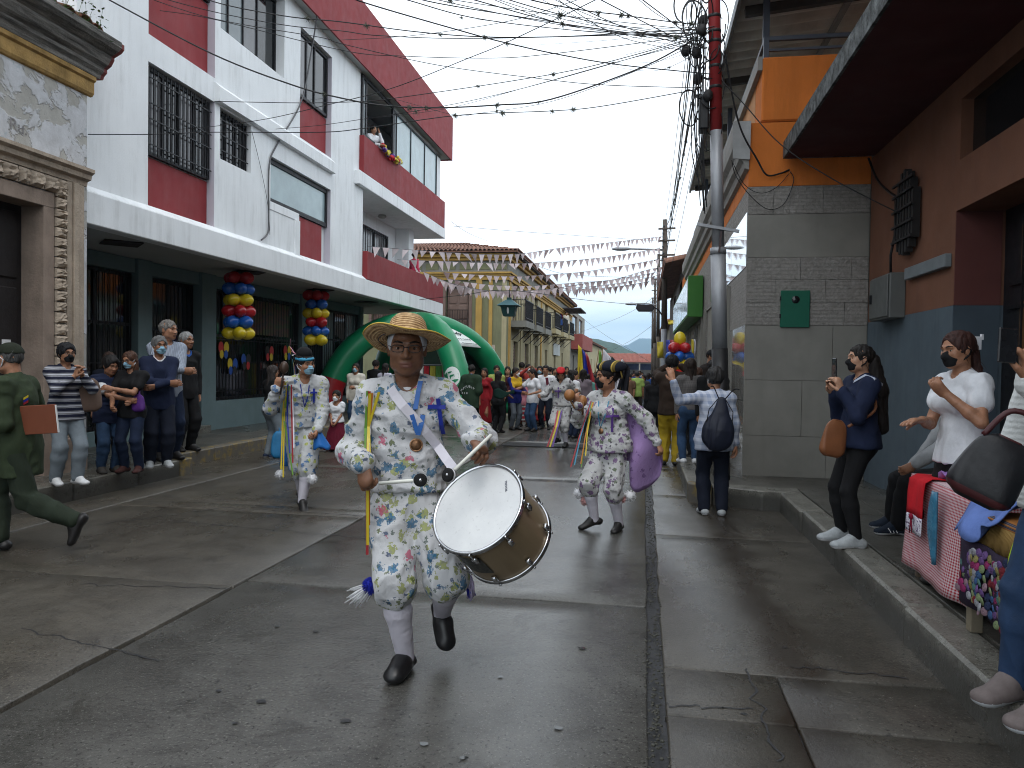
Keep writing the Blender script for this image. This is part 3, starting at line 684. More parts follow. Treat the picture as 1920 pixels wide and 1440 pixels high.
 for i, (x, y, dk) in enumerate(pits):
  c = onz(x, y); rnd = random.Random(i); mb = MB(); r = rnd.uniform(.010, .020)
  mb.add([(c.x+r*1.25*math.cos(a)*(1+.3*rnd.uniform(-1, 1)), c.y+r*math.sin(a)*(1+.3*rnd.uniform(-1, 1)), .0042) for a in [k*2*math.pi/11 for k in range(11)]], [tuple(range(11))])
  mb.build('pit' if dk else 'puddle', TAR if dk else water, road)
 # cracks
 rnd = random.Random(17)
 for i, (a, b) in enumerate((((180, 985), (420, 952)), ((330, 978), (690, 1010)), ((420, 952), (690, 968)), ((150, 1097), (430, 1104)), ((1235, 1322), (1415, 1332)), ((890, 870), (960, 905)), ((40, 1180), (300, 1240)), ((1480, 1250), (1700, 1272)), ((1400, 1255), (1460, 1430)), ((1240, 1010), (1330, 1012)))):
  A, B = onz(*a), onz(*b); n = 26; pts = [A.lerp(B, k/n)+Vector((mnoise.noise((k*.35, i, 0)), mnoise.noise((k*.35, i, 5)), 0))*.05 for k in range(n+1)]; mb = MB(); d = (B-A).normalized(); sd = Vector((-d.y, d.x, 0)); vs = []
  for k, p in enumerate(pts): w = .004+.006*abs(mnoise.noise((k*.8, i, 9))); vs += [(p.x-sd.x*w, p.y-sd.y*w, .0052), (p.x+sd.x*w, p.y+sd.y*w, .0052)]
  mb.add(vs, [(2*k, 2*k+1, 2*k+3, 2*k+2) for k in range(n)]); mb.build('crack', TAR, road)
 # drain grate across the lane
 e = empty('drain_grate', (-1.55, 15.0, .006)); tag(e, 'long iron drain grate set across the concrete street', 'grate')
 iron = M('grate_iron', (.035, .035, .036), .5, .3, 9, .3, 60, .6)
 mb = MB(); mb.box(-1.15, 1.15, -.30, .30, 0, .003); mb.build('pit_shadow', TAR, e)
 for i in range(5): mb = MB(); mb.box(-1.15, 1.15, -.28+i*.125, -.28+i*.125+.06, .004, .012); mb.build('grate_bar', iron, e)
ground()
def pavements():
 # left pavement, two lengths with a step back at the corner
 W = .22
 mb = MB(); mb.box(-8.9, -6.33, -5, 9.70, -.05, W-.004); wl = mb.build('pavement', CONC_WALK); tag(wl, 'raised damp pavement before the old house', None, kind='structure')
 ys = [-5, -3.6, -2.2, -.8, .6, 2.0, 3.4, 4.8, 6.2, 7.5, 8.6, 9.72]
 for i in range(len(ys)-1):
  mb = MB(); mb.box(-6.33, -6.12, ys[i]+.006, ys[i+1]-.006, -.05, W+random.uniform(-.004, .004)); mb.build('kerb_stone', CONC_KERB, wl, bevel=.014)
 YEL = NT('worn_yellow_paint'); co = YEL.co('World'); f = YEL.ramp(YEL.noise(co, 7, 6, .75), [(.36, 0.0), (.52, 1.0)]); c = YEL.mix(f, (.26, .18, .04), (.11, .10, .085)); YEL.bump(YEL.noise(co, 70, 3), .4, .006); YEL = YEL.out(c, .65, 0, .4)
 mb = MB(); mb.box(-8.9, -6.86, 9.72, 26.2, -.05, W-.030); wl2 = mb.build('pavement', CONC_WALK); tag(wl2, 'damp pavement under the white building canopy', None, kind='structure')
 ys = [9.73, 11.2, 12.7, 14.2, 15.7, 17.2, 18.7, 20.2, 21.7, 23.2, 24.7, 26.2]
 for i in range(len(ys)-1):
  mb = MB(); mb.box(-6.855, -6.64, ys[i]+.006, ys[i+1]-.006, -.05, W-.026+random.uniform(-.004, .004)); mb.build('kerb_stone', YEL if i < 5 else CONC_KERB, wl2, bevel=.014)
 mb = MB(); mb.box(-6.34, -6.105, 9.45, 9.735, -.05, W+.006); mb.build('painted_kerb_end', YEL, wl, bevel=.012)
 mb = MB(); mb.box(-30, -6.3, 34.2, 95, -.05, .15); o = mb.build('pavement', CONC_WALK); tag(o, 'pavement along the green and yellow house', None, kind='structure')
 # side street between the two left blocks
 mb = MB(); mb.box(-40, -6.72, 26.2, 34.2, -.09, -.004); o = mb.build('side_street', CONC_LEFT); tag(o, 'wet side street beyond the white building', None, kind='structure')
 # right pavement: the near length, the step out at the tiled building, the far length
 mb = MB(); mb.box(1.73, 3.3, -6, 9.02, -.05, W-.004); wr = mb.build('pavement', CONC_WALK); tag(wr, 'narrow near pavement below the maroon canopy', None, kind='structure')
 ys = [-6, -4, -2, -.2, 1.4, 3.05, 4.72, 6.4, 7.7, 8.8]
 for i in range(len(ys)-1):
  mb = MB(); y0, y1 = ys[i]+.006, ys[i+1]-.006; w0 = .0
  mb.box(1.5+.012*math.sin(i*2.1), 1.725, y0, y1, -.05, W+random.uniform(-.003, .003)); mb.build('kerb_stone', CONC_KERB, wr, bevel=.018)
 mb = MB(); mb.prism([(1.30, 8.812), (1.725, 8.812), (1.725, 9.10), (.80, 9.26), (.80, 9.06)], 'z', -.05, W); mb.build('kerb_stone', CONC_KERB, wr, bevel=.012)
 mb = MB(); mb.prism([(.74, 9.27), (1.727, 9.11), (3.3, 9.03), (3.3, 60), (.74, 60)], 'z', -.05, W-.012); wf = mb.build('pavement', CONC_WALK); tag(wf, 'damp pavement at the foot of the tiled building', None, kind='structure')
 ys = [9.36, 11.2, 13, 15, 17, 19, 21, 24, 27, 30, 34, 38, 43, 48, 54, 60]
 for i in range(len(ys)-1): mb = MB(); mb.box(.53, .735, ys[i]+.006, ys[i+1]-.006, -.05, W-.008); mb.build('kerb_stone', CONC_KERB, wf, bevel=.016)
 mb = MB(); mb.prism([(.53, 9.352), (.53, 9.14), (.79, 9.07), (.79, 9.262), (.735, 9.27), (.735, 9.352)], 'z', -.05, W+.002); mb.build('painted_kerb_end', YEL, wf, bevel=.01)
 # cast bays of the right pavement
 for i, (y0, y1) in enumerate(((-6, -2.5), (-2.5, .6), (.6, 3.4), (3.4, 5.9), (5.9, 7.6), (7.6, 9.0))):
  mb = MB(); mb.box(1.735, 2.21, y0+.008, y1-.008, W-.006, W+.001+.001*(i % 2)); mb.build('paving_slab', CONC_WALK, wr, bevel=.004)
  mb = MB(); mb.box(2.225, 2.698, y0+.3+.008, y1+.3-.008, W-.006, W+.002); mb.build('paving_slab', CONC_WALK, wr, bevel=.004)
pavements()
def hills():
 def leafy(name, a, b, sc):
  t = NT(name); co = t.co('World'); n = t.noise(co, sc, 6, .7); c = t.ramp(n, [(.32, a), (.66, b)]); t.bump(n, .8, 2.5); return t.out(c, .95, 0, .1)
 def ridge(name, label, y0, depth, x0, x1, prof, mat, rough, nx=150, ny=9):
  """prof: ridge height as (x, z) pairs; the slope runs towards the viewer from the crest"""
  xs = [p[0] for p in prof]; zs = [p[1] for p in prof]; mb = MB()
  def f(u, v):
   x = x0+(x1-x0)*u; zc = float(np.interp(x, xs, zs)); s = math.sin(min(v/.7, 1)*math.pi/2) if v < .7 else 1-(v-.7)/.3*.8
   z = zc*s+(mnoise.fractal((x/rough, v*3, y0*.01), 1.0, 2.0, 5)*rough*.16 if v > .02 else -6)
   return Vector((x, y0+depth*v, z-2 if v < .02 else z))
  mb.sheet(f, nx, ny); o = mb.build(name, mat, None, True); tag(o, label, None, kind='structure'); return o
 ridge('hill', 'dark wooded near hill closing the street', 330, 120, -190, 120, [(-190, 26), (-60, 20), (-27, 13.5), (-13, 8.5), (-5, 4.5), (5, 2.0), (120, 1.5)], leafy('wood_near', (.012, .026, .012), (.045, .075, .030), .30), 9)
 ridge('hill', 'green middle hill sloping down to the right', 900, 400, -700, 500, [(-700, 75), (-200, 60), (-88, 47), (-55, 41), (-36, 33), (-15, 25), (0, 18), (15, 11), (40, 7), (500, 5)], leafy('wood_mid', (.02, .04, .02), (.055, .085, .04), .09), 26)
 ridge('mountain', 'pale blue mountain on the horizon', 4300, 700, -2500, 2500, [(-2500, 240), (-400, 200), (-180, 120), (-112, 140), (-41, 178), (20, 184), (50, 176), (89, 140), (160, 130), (600, 190), (2500, 240)], leafy('wood_far', (.03, .05, .03), (.06, .09, .05), .01), 60)
hills()
# ------------------------------------------------------------------ buildings
class Face:
 """a wall plane: u along it, v up, w out of it towards the street"""
 def __init__(s, kind, at):
  s.k, s.a = kind, at            # 'L': faces +x at x=at, u=y ; 'R': faces -x ; 'F': faces -y (the viewer) at y=at, u=x
 def p(s, u, v, w=0.0): return {'L': (s.a+w, u, v), 'R': (s.a-w, u, v), 'F': (u, s.a-w, v)}[s.k]
 def box(s, mb, u0, u1, v0, v1, w0, w1):
  vs = [s.p(*q) for q in ((u0, v0, w0), (u1, v0, w0), (u1, v1, w0), (u0, v1, w0), (u0, v0, w1), (u1, v0, w1), (u1, v1, w1), (u0, v1, w1))]
  fs = [(0, 3, 2, 1), (4, 5, 6, 7), (0, 1, 5, 4), (1, 2, 6, 5), (2, 3, 7, 6), (3, 0, 4, 7)]
  if s.k in ('R', 'F') and False: fs = [tuple(reversed(f)) for f in fs]
  a, b, c = [Vector(vs[i]) for i in (0, 1, 3)]; d = Vector(vs[4])-a
  if (b-a).cross(c-a).dot(d) < 0: fs = [tuple(reversed(f)) for f in fs]
  mb.add(vs, fs)
 def holed(s, mb, u0, u1, v0, v1, w0, w1, holes):
  us = sorted({u0, u1, *[min(max(x, u0), u1) for h in holes for x in h[:2]]}); vs = sorted({v0, v1, *[min(max(x, v0), v1) for h in holes for x in h[2:]]})
  for j in range(len(vs)-1):
   run = None
   for i in range(len(us)-1):
    cu, cv = (us[i]+us[i+1])/2, (vs[j]+vs[j+1])/2; solid = not any(h[0] < cu < h[1] and h[2] < cv < h[3] for h in holes)
    if solid: run = [us[i], us[i+1]] if run is None else [run[0], us[i+1]]
    if (not solid or i == len(us)-2) and run: s.box(mb, run[0], run[1], vs[j], vs[j+1], w0, w1); run = None
 def quick(s, name, mat, par, u0, u1, v0, v1, w0, w1, bevel=0):
  mb = MB(); s.box(mb, u0, u1, v0, v1, w0, w1); return mb.build(name, mat, par, bevel=bevel)
 def prof(s, name, mat, par, pr, u0, u1):
  """moulding: profile of (w, v) run along u"""
  mb = MB(); n = len(pr); vs = [s.p(u0, v, w) for w, v in pr]+[s.p(u1, v, w) for w, v in pr]
  fs = [tuple(range(n)), tuple(reversed(range(n, 2*n)))]+[(i, n+i, n+(i+1) % n, (i+1) % n) for i in range(n)]
  mb.add(vs, fs); return mb.build(name, mat, par)
GLASS = {}
def glass(kind='dark'):
 if kind in GLASS: return GLASS[kind]
 c, r = {'dark': ((.012, .014, .015), .06), 'pale': ((.30, .40, .42), .12), 'grey': ((.16, .19, .20), .08), 'curtain': ((.10, .10, .105), .12)}[kind]
 t = NT('glass_'+kind); co = t.co('World'); n = t.noise(co, 1.5, 2); t.bump(n, .03, .05); GLASS[kind] = t.out(t.ramp(t.noise(co, 2.5, 3), [(.3, tuple(x*.8 for x in c)), (.7, c)]), r, 0, .6); return GLASS[kind]
BLACKM = M('black_iron', (.012, .012, .014), .5, .2, 9, .1, 60, .3); ALU = M('aluminium_frame', (.34, .36, .38), .4, .1, 5, .05, 60, .7)
def window(F, par, u0, u1, v0, v1, w=-.10, fr=.05, fm=None, gm=None, mull=(), trans=(), bars=0, hbars=(), barw=.014, name='window', bw=None, open_=None):
 fm = fm or BLACKM; gm = gm or glass('dark'); mb = MB()
 for q in ((u0, u1, v0, v0+fr), (u0, u1, v1-fr, v1), (u0, u0+fr, v0+fr, v1-fr), (u1-fr, u1, v0+fr, v1-fr)): F.box(mb, *q, w-.03, w+.03)
 for m in mull: F.box(mb, m-fr*.4, m+fr*.4, v0+fr, v1-fr, w-.025, w+.025)
 o = mb.build(name, fm, par)
 for m in trans: F.quick('transom', fm, o, u0+fr, u1-fr, m-fr*.4, m+fr*.4, w-.02, w+.034)
 cu = [u0+fr]+list(mull)+[u1-fr]
 for i in range(len(cu)-1):
  if open_ and open_ == i: continue
  F.quick('pane', gm[i % len(gm)] if isinstance(gm, list) else gm, o, cu[i]+.004, cu[i+1]-.004, v0+fr, v1-fr, w-.008, w+.002+i*.0005)
 if bars:
  bw = bw if bw is not None else w+.07
  for i in range(bars):
   u = u0+(u1-u0)*(i+.5)/bars; mb = MB(); F.box(mb, u-barw/2, u+barw/2, v0+.01, v1-.01, bw-barw/2, bw+barw/2); mb.build('bar', fm, o)
  for hb in hbars: mb = MB(); F.box(mb, u0+.01, u1-.01, hb-barw*.6, hb+barw*.6, bw+barw*.5+.001, bw+barw*1.5); mb.build('cross_bar', fm, o)
 return o
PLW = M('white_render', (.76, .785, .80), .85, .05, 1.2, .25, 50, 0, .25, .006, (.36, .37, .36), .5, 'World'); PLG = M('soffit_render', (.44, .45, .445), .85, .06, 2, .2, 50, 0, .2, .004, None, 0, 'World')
REDP = M('dark_red_paint', (.235, .030, .034), .7, .10, 1.5, .3, 60, 0, .3, .005, (.30, .10, .10), .35, 'World'); LILAC = M('lilac_reveal', (.50, .48, .54), .85, .05, 2, .2, 60, 0, .2, .004, None, 0, 'World')
TEAL = M('teal_paint', (.15, .215, .225), .7, .08, 2.0, .2, 60, 0, .3, .004, (.08, .12, .12), .4, 'World')
def apartment():
 e = empty('apartment_building', (-7, 17, 0)); tag(e, 'three storey white and dark red apartment block over shops', 'building'); K = Matrix.Translation((7, -17, 0))
 def P(o): o.matrix_parent_inverse = K; return o
 class Par:  # parent proxy so that world coordinates can be used for parts
  pass
 F = Face('L', -6.92); mb = MB()
 holes = [(9.9, 11.6, 3.60, 5.74), (9.9, 11.6, 6.12, 8.30), (11.76, 12.77, 4.88, 5.72), (11.76, 14.02, 7.0, 8.5), (13.5, 14.72, 4.55, 5.39), (14.72, 16.3, 3.60, 5.39), (14.72, 16.3, 6.09, 8.3)]
 F.holed(mb, 8.52, 18.28, 3.60, 8.66, -.30, 0, holes); W = mb.build('wall', PLW, e)
 # the body behind: party wall, set back wall of the balcony bay, roof slab
 mb = MB(); mb.box(-16, -7.23, 8.53, 18.27, 3.6, 9.9); mb.build('rear_block', PLW, e)
 FB = Face('L', -7.9); mb = MB(); FB.holed(mb, 18.29, 24.3, 3.5, 8.6, -.25, 0, [(19.6, 23.1, 4.2, 5.5), (18.6, 24.0, 6.9, 8.4)]); mb.build('balcony_wall', PLW, e)
 mb = MB(); mb.box(-16, -8.16, 18.29, 25.4, 3.5, 9.9); mb.build('rear_block', PLW, e)
 mb = MB(); mb.box(-7.89, -7.45, 23.75, 24.28, 3.64, 5.86); mb.build('pier', PLW, e)
 # recesses: back wall with red panels, lilac reveals
 def recess(u0, u1, v0, v1, red):
  F.quick('recess_back', PLW, e, u0, u1, v0, v1, -.31, -.155); F.quick('reveal', LILAC, e, u1-.004, u1+.012, v0+.003, v1-.003, -.15, -.003)
  for a, b in red: F.quick('red_panel', REDP, e, u0+.003, u1-.008, a, b, -.155, -.13)
 recess(9.9, 11.6, 3.60, 5.74, [(3.72, 4.46)]); recess(9.9, 11.6, 6.12, 8.30, [(6.13, 7.3)]); recess(14.72, 16.3, 6.09, 8.3, [(6.10, 6.95)])
 F.quick('recess_back', PLW, e, 14.72, 16.3, 3.60, 4.55, -.31, -.155); F.quick('red_panel', REDP, e, 14.725, 16.05, 3.66, 4.54, -.155, -.10); F.quick('reveal', LILAC, e, 16.296, 16.31, 3.61, 5.38, -.15, -.003)
 window(F, e, 9.94, 11.57, 4.48, 5.72, -.11, .05, mull=(10.36, 10.75, 11.15), gm=[glass('curtain'), glass('dark'), glass('curtain'), glass('dark')], bars=16, hbars=(4.62, 4.98, 5.2, 5.56), bw=-.05)
 window(F, e, 11.77, 12.76, 4.89, 5.71, -.13, .04, mull=(12.1, 12.43), gm=glass('dark'), bars=9, hbars=(5.05, 5.3, 5.55), bw=-.06)
 window(F, e, 11.77, 14.01, 7.01, 8.49, -.20, .05, mull=(12.3, 12.8, 13.3), gm=[glass('grey'), glass('grey'), glass('curtain'), glass('dark')])
 window(F, e, 13.51, 16.28, 4.56, 5.38, -.10, .085, gm=glass('pale'), mull=()); window(F, e, 14.76, 16.26, 6.97, 8.28, -.11, .06, mull=(15.2, 15.6), gm=[glass('curtain'), glass('dark'), glass('dark')])
 window(F, e, 9.94, 11.57, 7.32, 8.28, -.11, .05, mull=(10.7,), gm=glass('dark'))
 # hood running over the second floor windows
 F.prof('hood', PLW, e, [(0.0, 5.745), (.10, 5.755), (.10, 5.98), (0.0, 6.07)], 11.58, 16.34)
 F.quick('sill', PLW, e, 13.46, 14.70, 4.40, 4.548, -.02, .012); F.quick('pilaster', PLW, e, 14.50, 14.70, 3.66, 4.40, -.02, .035)
 # roof edge
 F.prof('fascia', REDP, e, [(.20, 8.62), (.24, 8.62), (.24, 10.08), (.20, 10.08)], 7.6, 26.2); F.quick('fascia', REDP, e, 26.16, 26.2, 8.622, 10.078, -3.0, .198)
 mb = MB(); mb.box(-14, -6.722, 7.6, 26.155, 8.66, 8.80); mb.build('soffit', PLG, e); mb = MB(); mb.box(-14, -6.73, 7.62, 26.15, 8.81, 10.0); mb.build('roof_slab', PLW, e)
 # third floor balcony
 B = Face('L', -6.80)
 B.quick('balcony_slab', PLW, e, 17.7, 25.75, 5.86, 6.19, -1.1, .012, .01); B.quick('balcony_parapet', REDP, e, 18.0, 25.72, 6.195, 7.10, -.16, 0, .008); B.quick('balcony_parapet', REDP, e, 25.58, 25.715, 6.197, 7.095, -1.1, -.162)
 o = window(B, e, 18.05, 20.45, 7.104, 8.60, -.10, .09, mull=(18.35,), gm=glass('grey'), open_=1)
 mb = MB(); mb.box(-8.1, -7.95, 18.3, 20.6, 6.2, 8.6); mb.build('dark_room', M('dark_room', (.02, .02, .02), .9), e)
 window(B, e, 20.47, 24.9, 7.104, 8.50, -.10, .05, fm=BLACKM, mull=(20.72, 22.05, 23.5), gm=[glass('grey'), glass('pale'), glass('pale'), glass('pale')])
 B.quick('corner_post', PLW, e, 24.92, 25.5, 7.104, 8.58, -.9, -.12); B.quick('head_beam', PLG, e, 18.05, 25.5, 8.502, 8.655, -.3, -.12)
 mb = MB(); mb.lathe([(0, 0), (.10, 0), (.13, -.05), (.09, -.09), (0, -.10)], 16, Matrix.Translation((-7.55, 21.5, 5.858))); mb.build('ceiling_lamp', M('lamp_dish', (.35, .35, .33), .5), e, True)
 # second floor balcony and the canopy over the pavement
 B.quick('balcony_parapet', REDP, e, 18.3, 25.6, 3.64, 4.34, -.14, .004, .008); B.quick('balcony_parapet', REDP, e, 25.46, 25.595, 3.642, 4.335, -1.09, -.142)
 window(FB, e, 19.62, 23.08, 4.22, 5.48, -.06, .05, mull=(20.7, 21.9), gm=glass('curtain'), bars=18)
 B.quick('canopy', PLW, e, 8.52, 25.62, 3.23, 3.635, -.22, 0, .012)
 B.prof('canopy_weathering', PLW, e, [(-.215, 3.637), (-.012, 3.637), (-.125, 3.735), (-.215, 3.74)], 8.53, 18.28)
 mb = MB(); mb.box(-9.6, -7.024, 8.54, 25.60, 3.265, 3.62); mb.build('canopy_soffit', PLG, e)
 for y, x in ((10.2, -7.55), (13.7, -7.45), (17.1, -7.5), (20.4, -7.6), (23.3, -7.55)):
  mb = MB(); s_ = .36; mb.prism([(x-s_, y), (x, y-s_*1.0), (x+s_, y), (x, y+s_)], 'z', 3.244, 3.262); mb.build('soffit_vent', M('vent_brown', (.03, .022, .02), .8), e)
 # shop front
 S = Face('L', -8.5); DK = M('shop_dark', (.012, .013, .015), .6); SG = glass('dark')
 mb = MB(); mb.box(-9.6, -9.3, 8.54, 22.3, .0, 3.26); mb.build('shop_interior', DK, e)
 for a, b in ((8.56, 8.9), (11.78, 12.16), (13.68, 14.19), (18.1, 18.42), (22.1, 22.35)): S.quick('column', TEAL, e, a, b, .18, 3.262, -.28, .10, .008)
 S.quick('plinth', TEAL, e, 14.195, 18.095, .18, .76, -.2, .06, .006); S.quick('plinth', TEAL, e, 18.425, 22.095, .18, .62, -.2, .05, .006); S.quick('lintel', TEAL, e, 8.9, 22.1, 3.02, 3.255, -.25, .04); S.quick('plinth', TEAL, e, 8.905, 11.775, .18, .42, -.2, .05, .006)
 window(S, e, 8.92, 11.76, .43, 3.01, -.05, .06, mull=(9.9, 10.9), trans=(2.15,), gm=SG, bars=22, hbars=(.9, 1.5), barw=.012, bw=.02)
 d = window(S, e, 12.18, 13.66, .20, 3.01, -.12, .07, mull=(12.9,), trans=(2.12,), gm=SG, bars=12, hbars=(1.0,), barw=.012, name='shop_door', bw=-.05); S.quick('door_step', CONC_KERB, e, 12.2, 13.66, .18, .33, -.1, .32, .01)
 big = window(S, e, 14.21, 18.08, .77, 3.01, -.04, .06, mull=(16.15,), trans=(2.08,), gm=SG, bars=30, hbars=(.95, 2.0), barw=.012, bw=.03)
 window(S, e, 18.44, 22.08, .63, 3.01, -.04, .06, mull=(19.6, 20.4, 21.2), trans=(2.2,), gm=[SG, glass('pale'), SG, glass('pale')], bars=26, hbars=(.85,), barw=.012, bw=.03)
 # paper butterflies and poster behind the glass, shown on its face
 rnd = random.Random(3); cols = [RIBP['red'], RIBP['yellow'], RIBP['blue'], RIBP['black']]
 for i, (y, z) in enumerate(((14.55, 1.78), (14.9, 1.45), (15.45, 1.55), (16.5, 1.75), (17.4, 1.78))):
  ob = empty('paper_butterfly', S.p(y, z, .05)); tag(ob, 'paper butterfly ornament on the shop window, %s from the left' % ('first', 'second', 'third', 'fourth', 'fifth')[i], 'ornament', 'butterflies on the shop window')
  for sx in (-1, 1):
   for k, (du, dv, r) in enumerate(((.10, .06, .12), (.08, -.08, .09))):
    mb = MB(); n = 12; mb.add([(.004*k+.002*sx, sx*du+r*math.cos(a)*.8, dv+r*math.sin(a)) for a in [2*math.pi*q/n for q in range(n)]], [tuple(range(n))]); mb.build('wing', cols[(i+k+(sx > 0)) % 4], ob, thick=.003)
 S.quick('poster', RIBP['poster'], e, 14.6, 17.6, 2.16, 2.92, -.02, -.003)
 for o in [x for x in COL.objects if x.parent == e]: o.matrix_parent_inverse = K
RIBP = {k: M('paper_'+k, c, .7, .1, 6, 0) for k, c in dict(red=(.45, .03, .03), yellow=(.6, .45, .03), blue=(.02, .08, .35), black=(.02, .02, .02), white=(.7, .7, .7)).items()}
_t = NT('paper_poster'); _co = _t.co('World'); RIBP['poster'] = _t.out(_t.ramp(_t.noise(_t.co('World', (1, 1.2, 3)), 2.2, 4), [(.3, (.05, .05, .05)), (.45, (.16, .05, .035)), (.6, (.10, .09, .02)), (.8, (.05, .08, .06))]), .5)
apartment()
def old_house():
 e = empty('old_house', (-7, 5, 0)); tag(e, 'old house with peeling plaster and carved stone door frame', 'building'); K = Matrix.Translation((7, -5, 0)); F = Face('L', -6.75)
 t = NT('peeling_plaster'); co = t.co('World'); n1 = t.noise(co, 1.6, 6, .62, .6); n2 = t.noise(co, 5, 6, .7, .4); n3 = t.noise(co, 30, 4, .7)
 c = t.ramp(n2, [(.3, (.44, .44, .45)), (.55, (.56, .57, .59)), (.8, (.66, .67, .70))])
 pe = t.ramp(n1, [(.52, 0.0), (.545, 1.0)]); c = t.mix(pe, c, t.ramp(n2, [(.3, (.34, .33, .30)), (.7, (.48, .47, .44))]))
 pe2 = t.ramp(t.noise(co, 3.1, 6, .7, .8), [(.66, 0.0), (.68, 1.0)]); c = t.mix(pe2, c, (.22, .18, .14)); c = t.mix(t.ramp(t.noise(co, 2.4, 5, .7, .3), [(.66, 0.0), (.70, .8)]), c, (.34, .42, .46))
 h = t.math('ADD', t.math('MULTIPLY', pe, -.7), t.math('ADD', t.math('MULTIPLY', n3, .25), t.math('MULTIPLY', pe2, -.5))); t.bump(h, .9, .02); PEEL = t.out(c, .9, 0, .2)
 t = NT('old_moulding'); co = t.co('World'); st = t.noise(t.co('World', (3, .5, 7)), 3, 6, .7); c = t.ramp(st, [(.30, (.035, .033, .03)), (.48, (.14, .135, .125)), (.62, (.27, .26, .24)), (.8, (.40, .39, .37))]); t.bump(t.noise(co, 25, 5, .7), .9, .02); MOULD = t.out(c, .95, 0, .15)
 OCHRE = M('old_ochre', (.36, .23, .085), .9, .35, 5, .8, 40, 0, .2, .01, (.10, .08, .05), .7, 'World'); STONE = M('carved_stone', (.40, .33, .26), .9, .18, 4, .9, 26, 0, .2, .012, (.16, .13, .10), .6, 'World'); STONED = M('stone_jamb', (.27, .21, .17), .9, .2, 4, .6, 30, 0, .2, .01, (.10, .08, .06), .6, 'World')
 D0, D1 = 4.9, 7.78; DT = 3.30
 mb = MB(); F.holed(mb, -2, 8.48, .0, 4.9, -.5, 0, [(D0, D1, .0, DT)]); mb.build('wall', PEEL, e)
 mb = MB(); mb.box(-14, -7.26, -2, 8.47, 0, 4.89); mb.build('house_body', PEEL, e)
 # cornice
 F.prof('frieze_band', OCHRE, e, [(0, 4.76), (.03, 4.77), (.05, 4.80), (.05, 4.93), (.08, 4.95), (.08, 5.0), (0, 5.0)], -2, 8.54)
 F.prof('cornice', MOULD, e, [(-.3, 5.003), (.085, 5.003), (.10, 5.05), (.14, 5.09), (.14, 5.13), (.20, 5.17), (.24, 5.24), (.24, 5.27), (.34, 5.32), (.38, 5.36), (.38, 5.43), (.30, 5.46), (-.3, 5.50)], -2, 8.60)
 BR = M('brick_red_end', (.20, .055, .05), .9, .25, 9, .8, 40)
 F.prof('cornice_end', BR, e, [(-.3, 5.01), (.08, 5.01), (.095, 5.05), (.135, 5.09), (.135, 5.13), (.195, 5.17), (.235, 5.24), (.235, 5.27), (.335, 5.32), (.37, 5.36), (.37, 5.42), (.29, 5.45), (-.3, 5.49)], 8.602, 8.66)
 # roof tiles over the cornice
 TILE = M('clay_tile', (.17, .075, .05), .9, .35, 6, .6, 40, 0, .2, .01, (.05, .045, .035), .8)
 for i in range(22):
  y = 3.4+i*.235; mb = MB(); x0 = .30-random.uniform(0, .10)
  mb.sheet(lambda u, v: Vector(F.p(y+.10*math.cos(math.pi*u), 5.47+.075*math.sin(math.pi*u)+v*.30, x0-v*1.0)), 6, 1); mb.build('roof_tile', TILE, e, True, thick=.014)
 mb = MB(); mb.add([F.p(-2, 5.45, .26), F.p(8.58, 5.45, .26), F.p(8.58, 6.9, -4), F.p(-2, 6.9, -4)], [(0, 1, 2, 3)]); mb.build('roof', TILE, e, thick=.05)
 # weeds in the gutter
 GR = M('weed_green', (.07, .13, .03), .8, .5, 9, 0); rnd = random.Random(4)
 for k, y in enumerate((6.9, 7.25, 7.6, 7.75, 7.95, 8.1, 8.3)):
  mb = MB(); b = Vector(F.p(y, 5.46, .30))
  for i in range(26):
   a = rnd.uniform(0, 6.28); r = rnd.uniform(.02, .16); hgt = rnd.uniform(-.10, .22); c = b+Vector((math.cos(a)*r*.6+.03, math.sin(a)*r, hgt)); s_ = rnd.uniform(.014, .034); d = Vector((math.cos(a), math.sin(a), rnd.uniform(-.6, .5))).normalized(); sd = d.cross(Vector((0, 0, 1))).normalized()
   mb.add([c-d*s_, c+sd*s_*.55, c+d*s_*1.2, c-sd*s_*.55], [(0, 1, 2, 3)])
   if i < 8: mb.tube([b, c], [.003, .0015], 3)
  o = mb.build('weed', GR); o.location = b; o.data.transform(Matrix.Translation(-b)); tag(o, 'small green weed rooted in the old house cornice, %s from the left' % ('first', 'second', 'third', 'fourth', 'fifth', 'sixth', 'seventh')[k], 'weed', 'weeds on the old cornice')
 # stone door frame: jamb, carved blocks, outer moulding
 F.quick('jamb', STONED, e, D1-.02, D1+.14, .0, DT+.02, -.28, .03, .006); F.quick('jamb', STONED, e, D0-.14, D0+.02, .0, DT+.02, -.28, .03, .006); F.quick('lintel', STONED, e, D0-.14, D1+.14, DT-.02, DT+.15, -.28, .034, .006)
 rnd = random.Random(8)
 def rough_block(u0, u1, v0, v1):
  mb = MB(); n = 5
  mb.sheet(lambda a, b: Vector(F.p(u0+(u1-u0)*a, v0+(v1-v0)*b, .045 if a in (0, 1) or b in (0, 1) else .062+.045*rnd.random())), n, n); F.box(mb, u0, u1, v0, v1, .005, .044); mb.build('carved_stone', STONE, e, False)
 z = .25
 while z < DT+.2:
  hgt = rnd.uniform(.10, .15); rough_block(D1+.155, D1+.30, z+.006, z+hgt-.006); z += hgt
 u = D0-.2
 while u < D1+.28:
  ln = rnd.uniform(.14, .22); rough_block(u+.006, min(u+ln, D1+.30)-.006, DT+.165, DT+.335); u += ln
 F.prof('architrave', STONE, e, [(0, DT+.345), (.05, DT+.345), (.06, DT+.40), (.11, DT+.42), (.12, DT+.47), (.16, DT+.50), (.16, DT+.54), (0, DT+.56)], D0-.6, D1+.64)
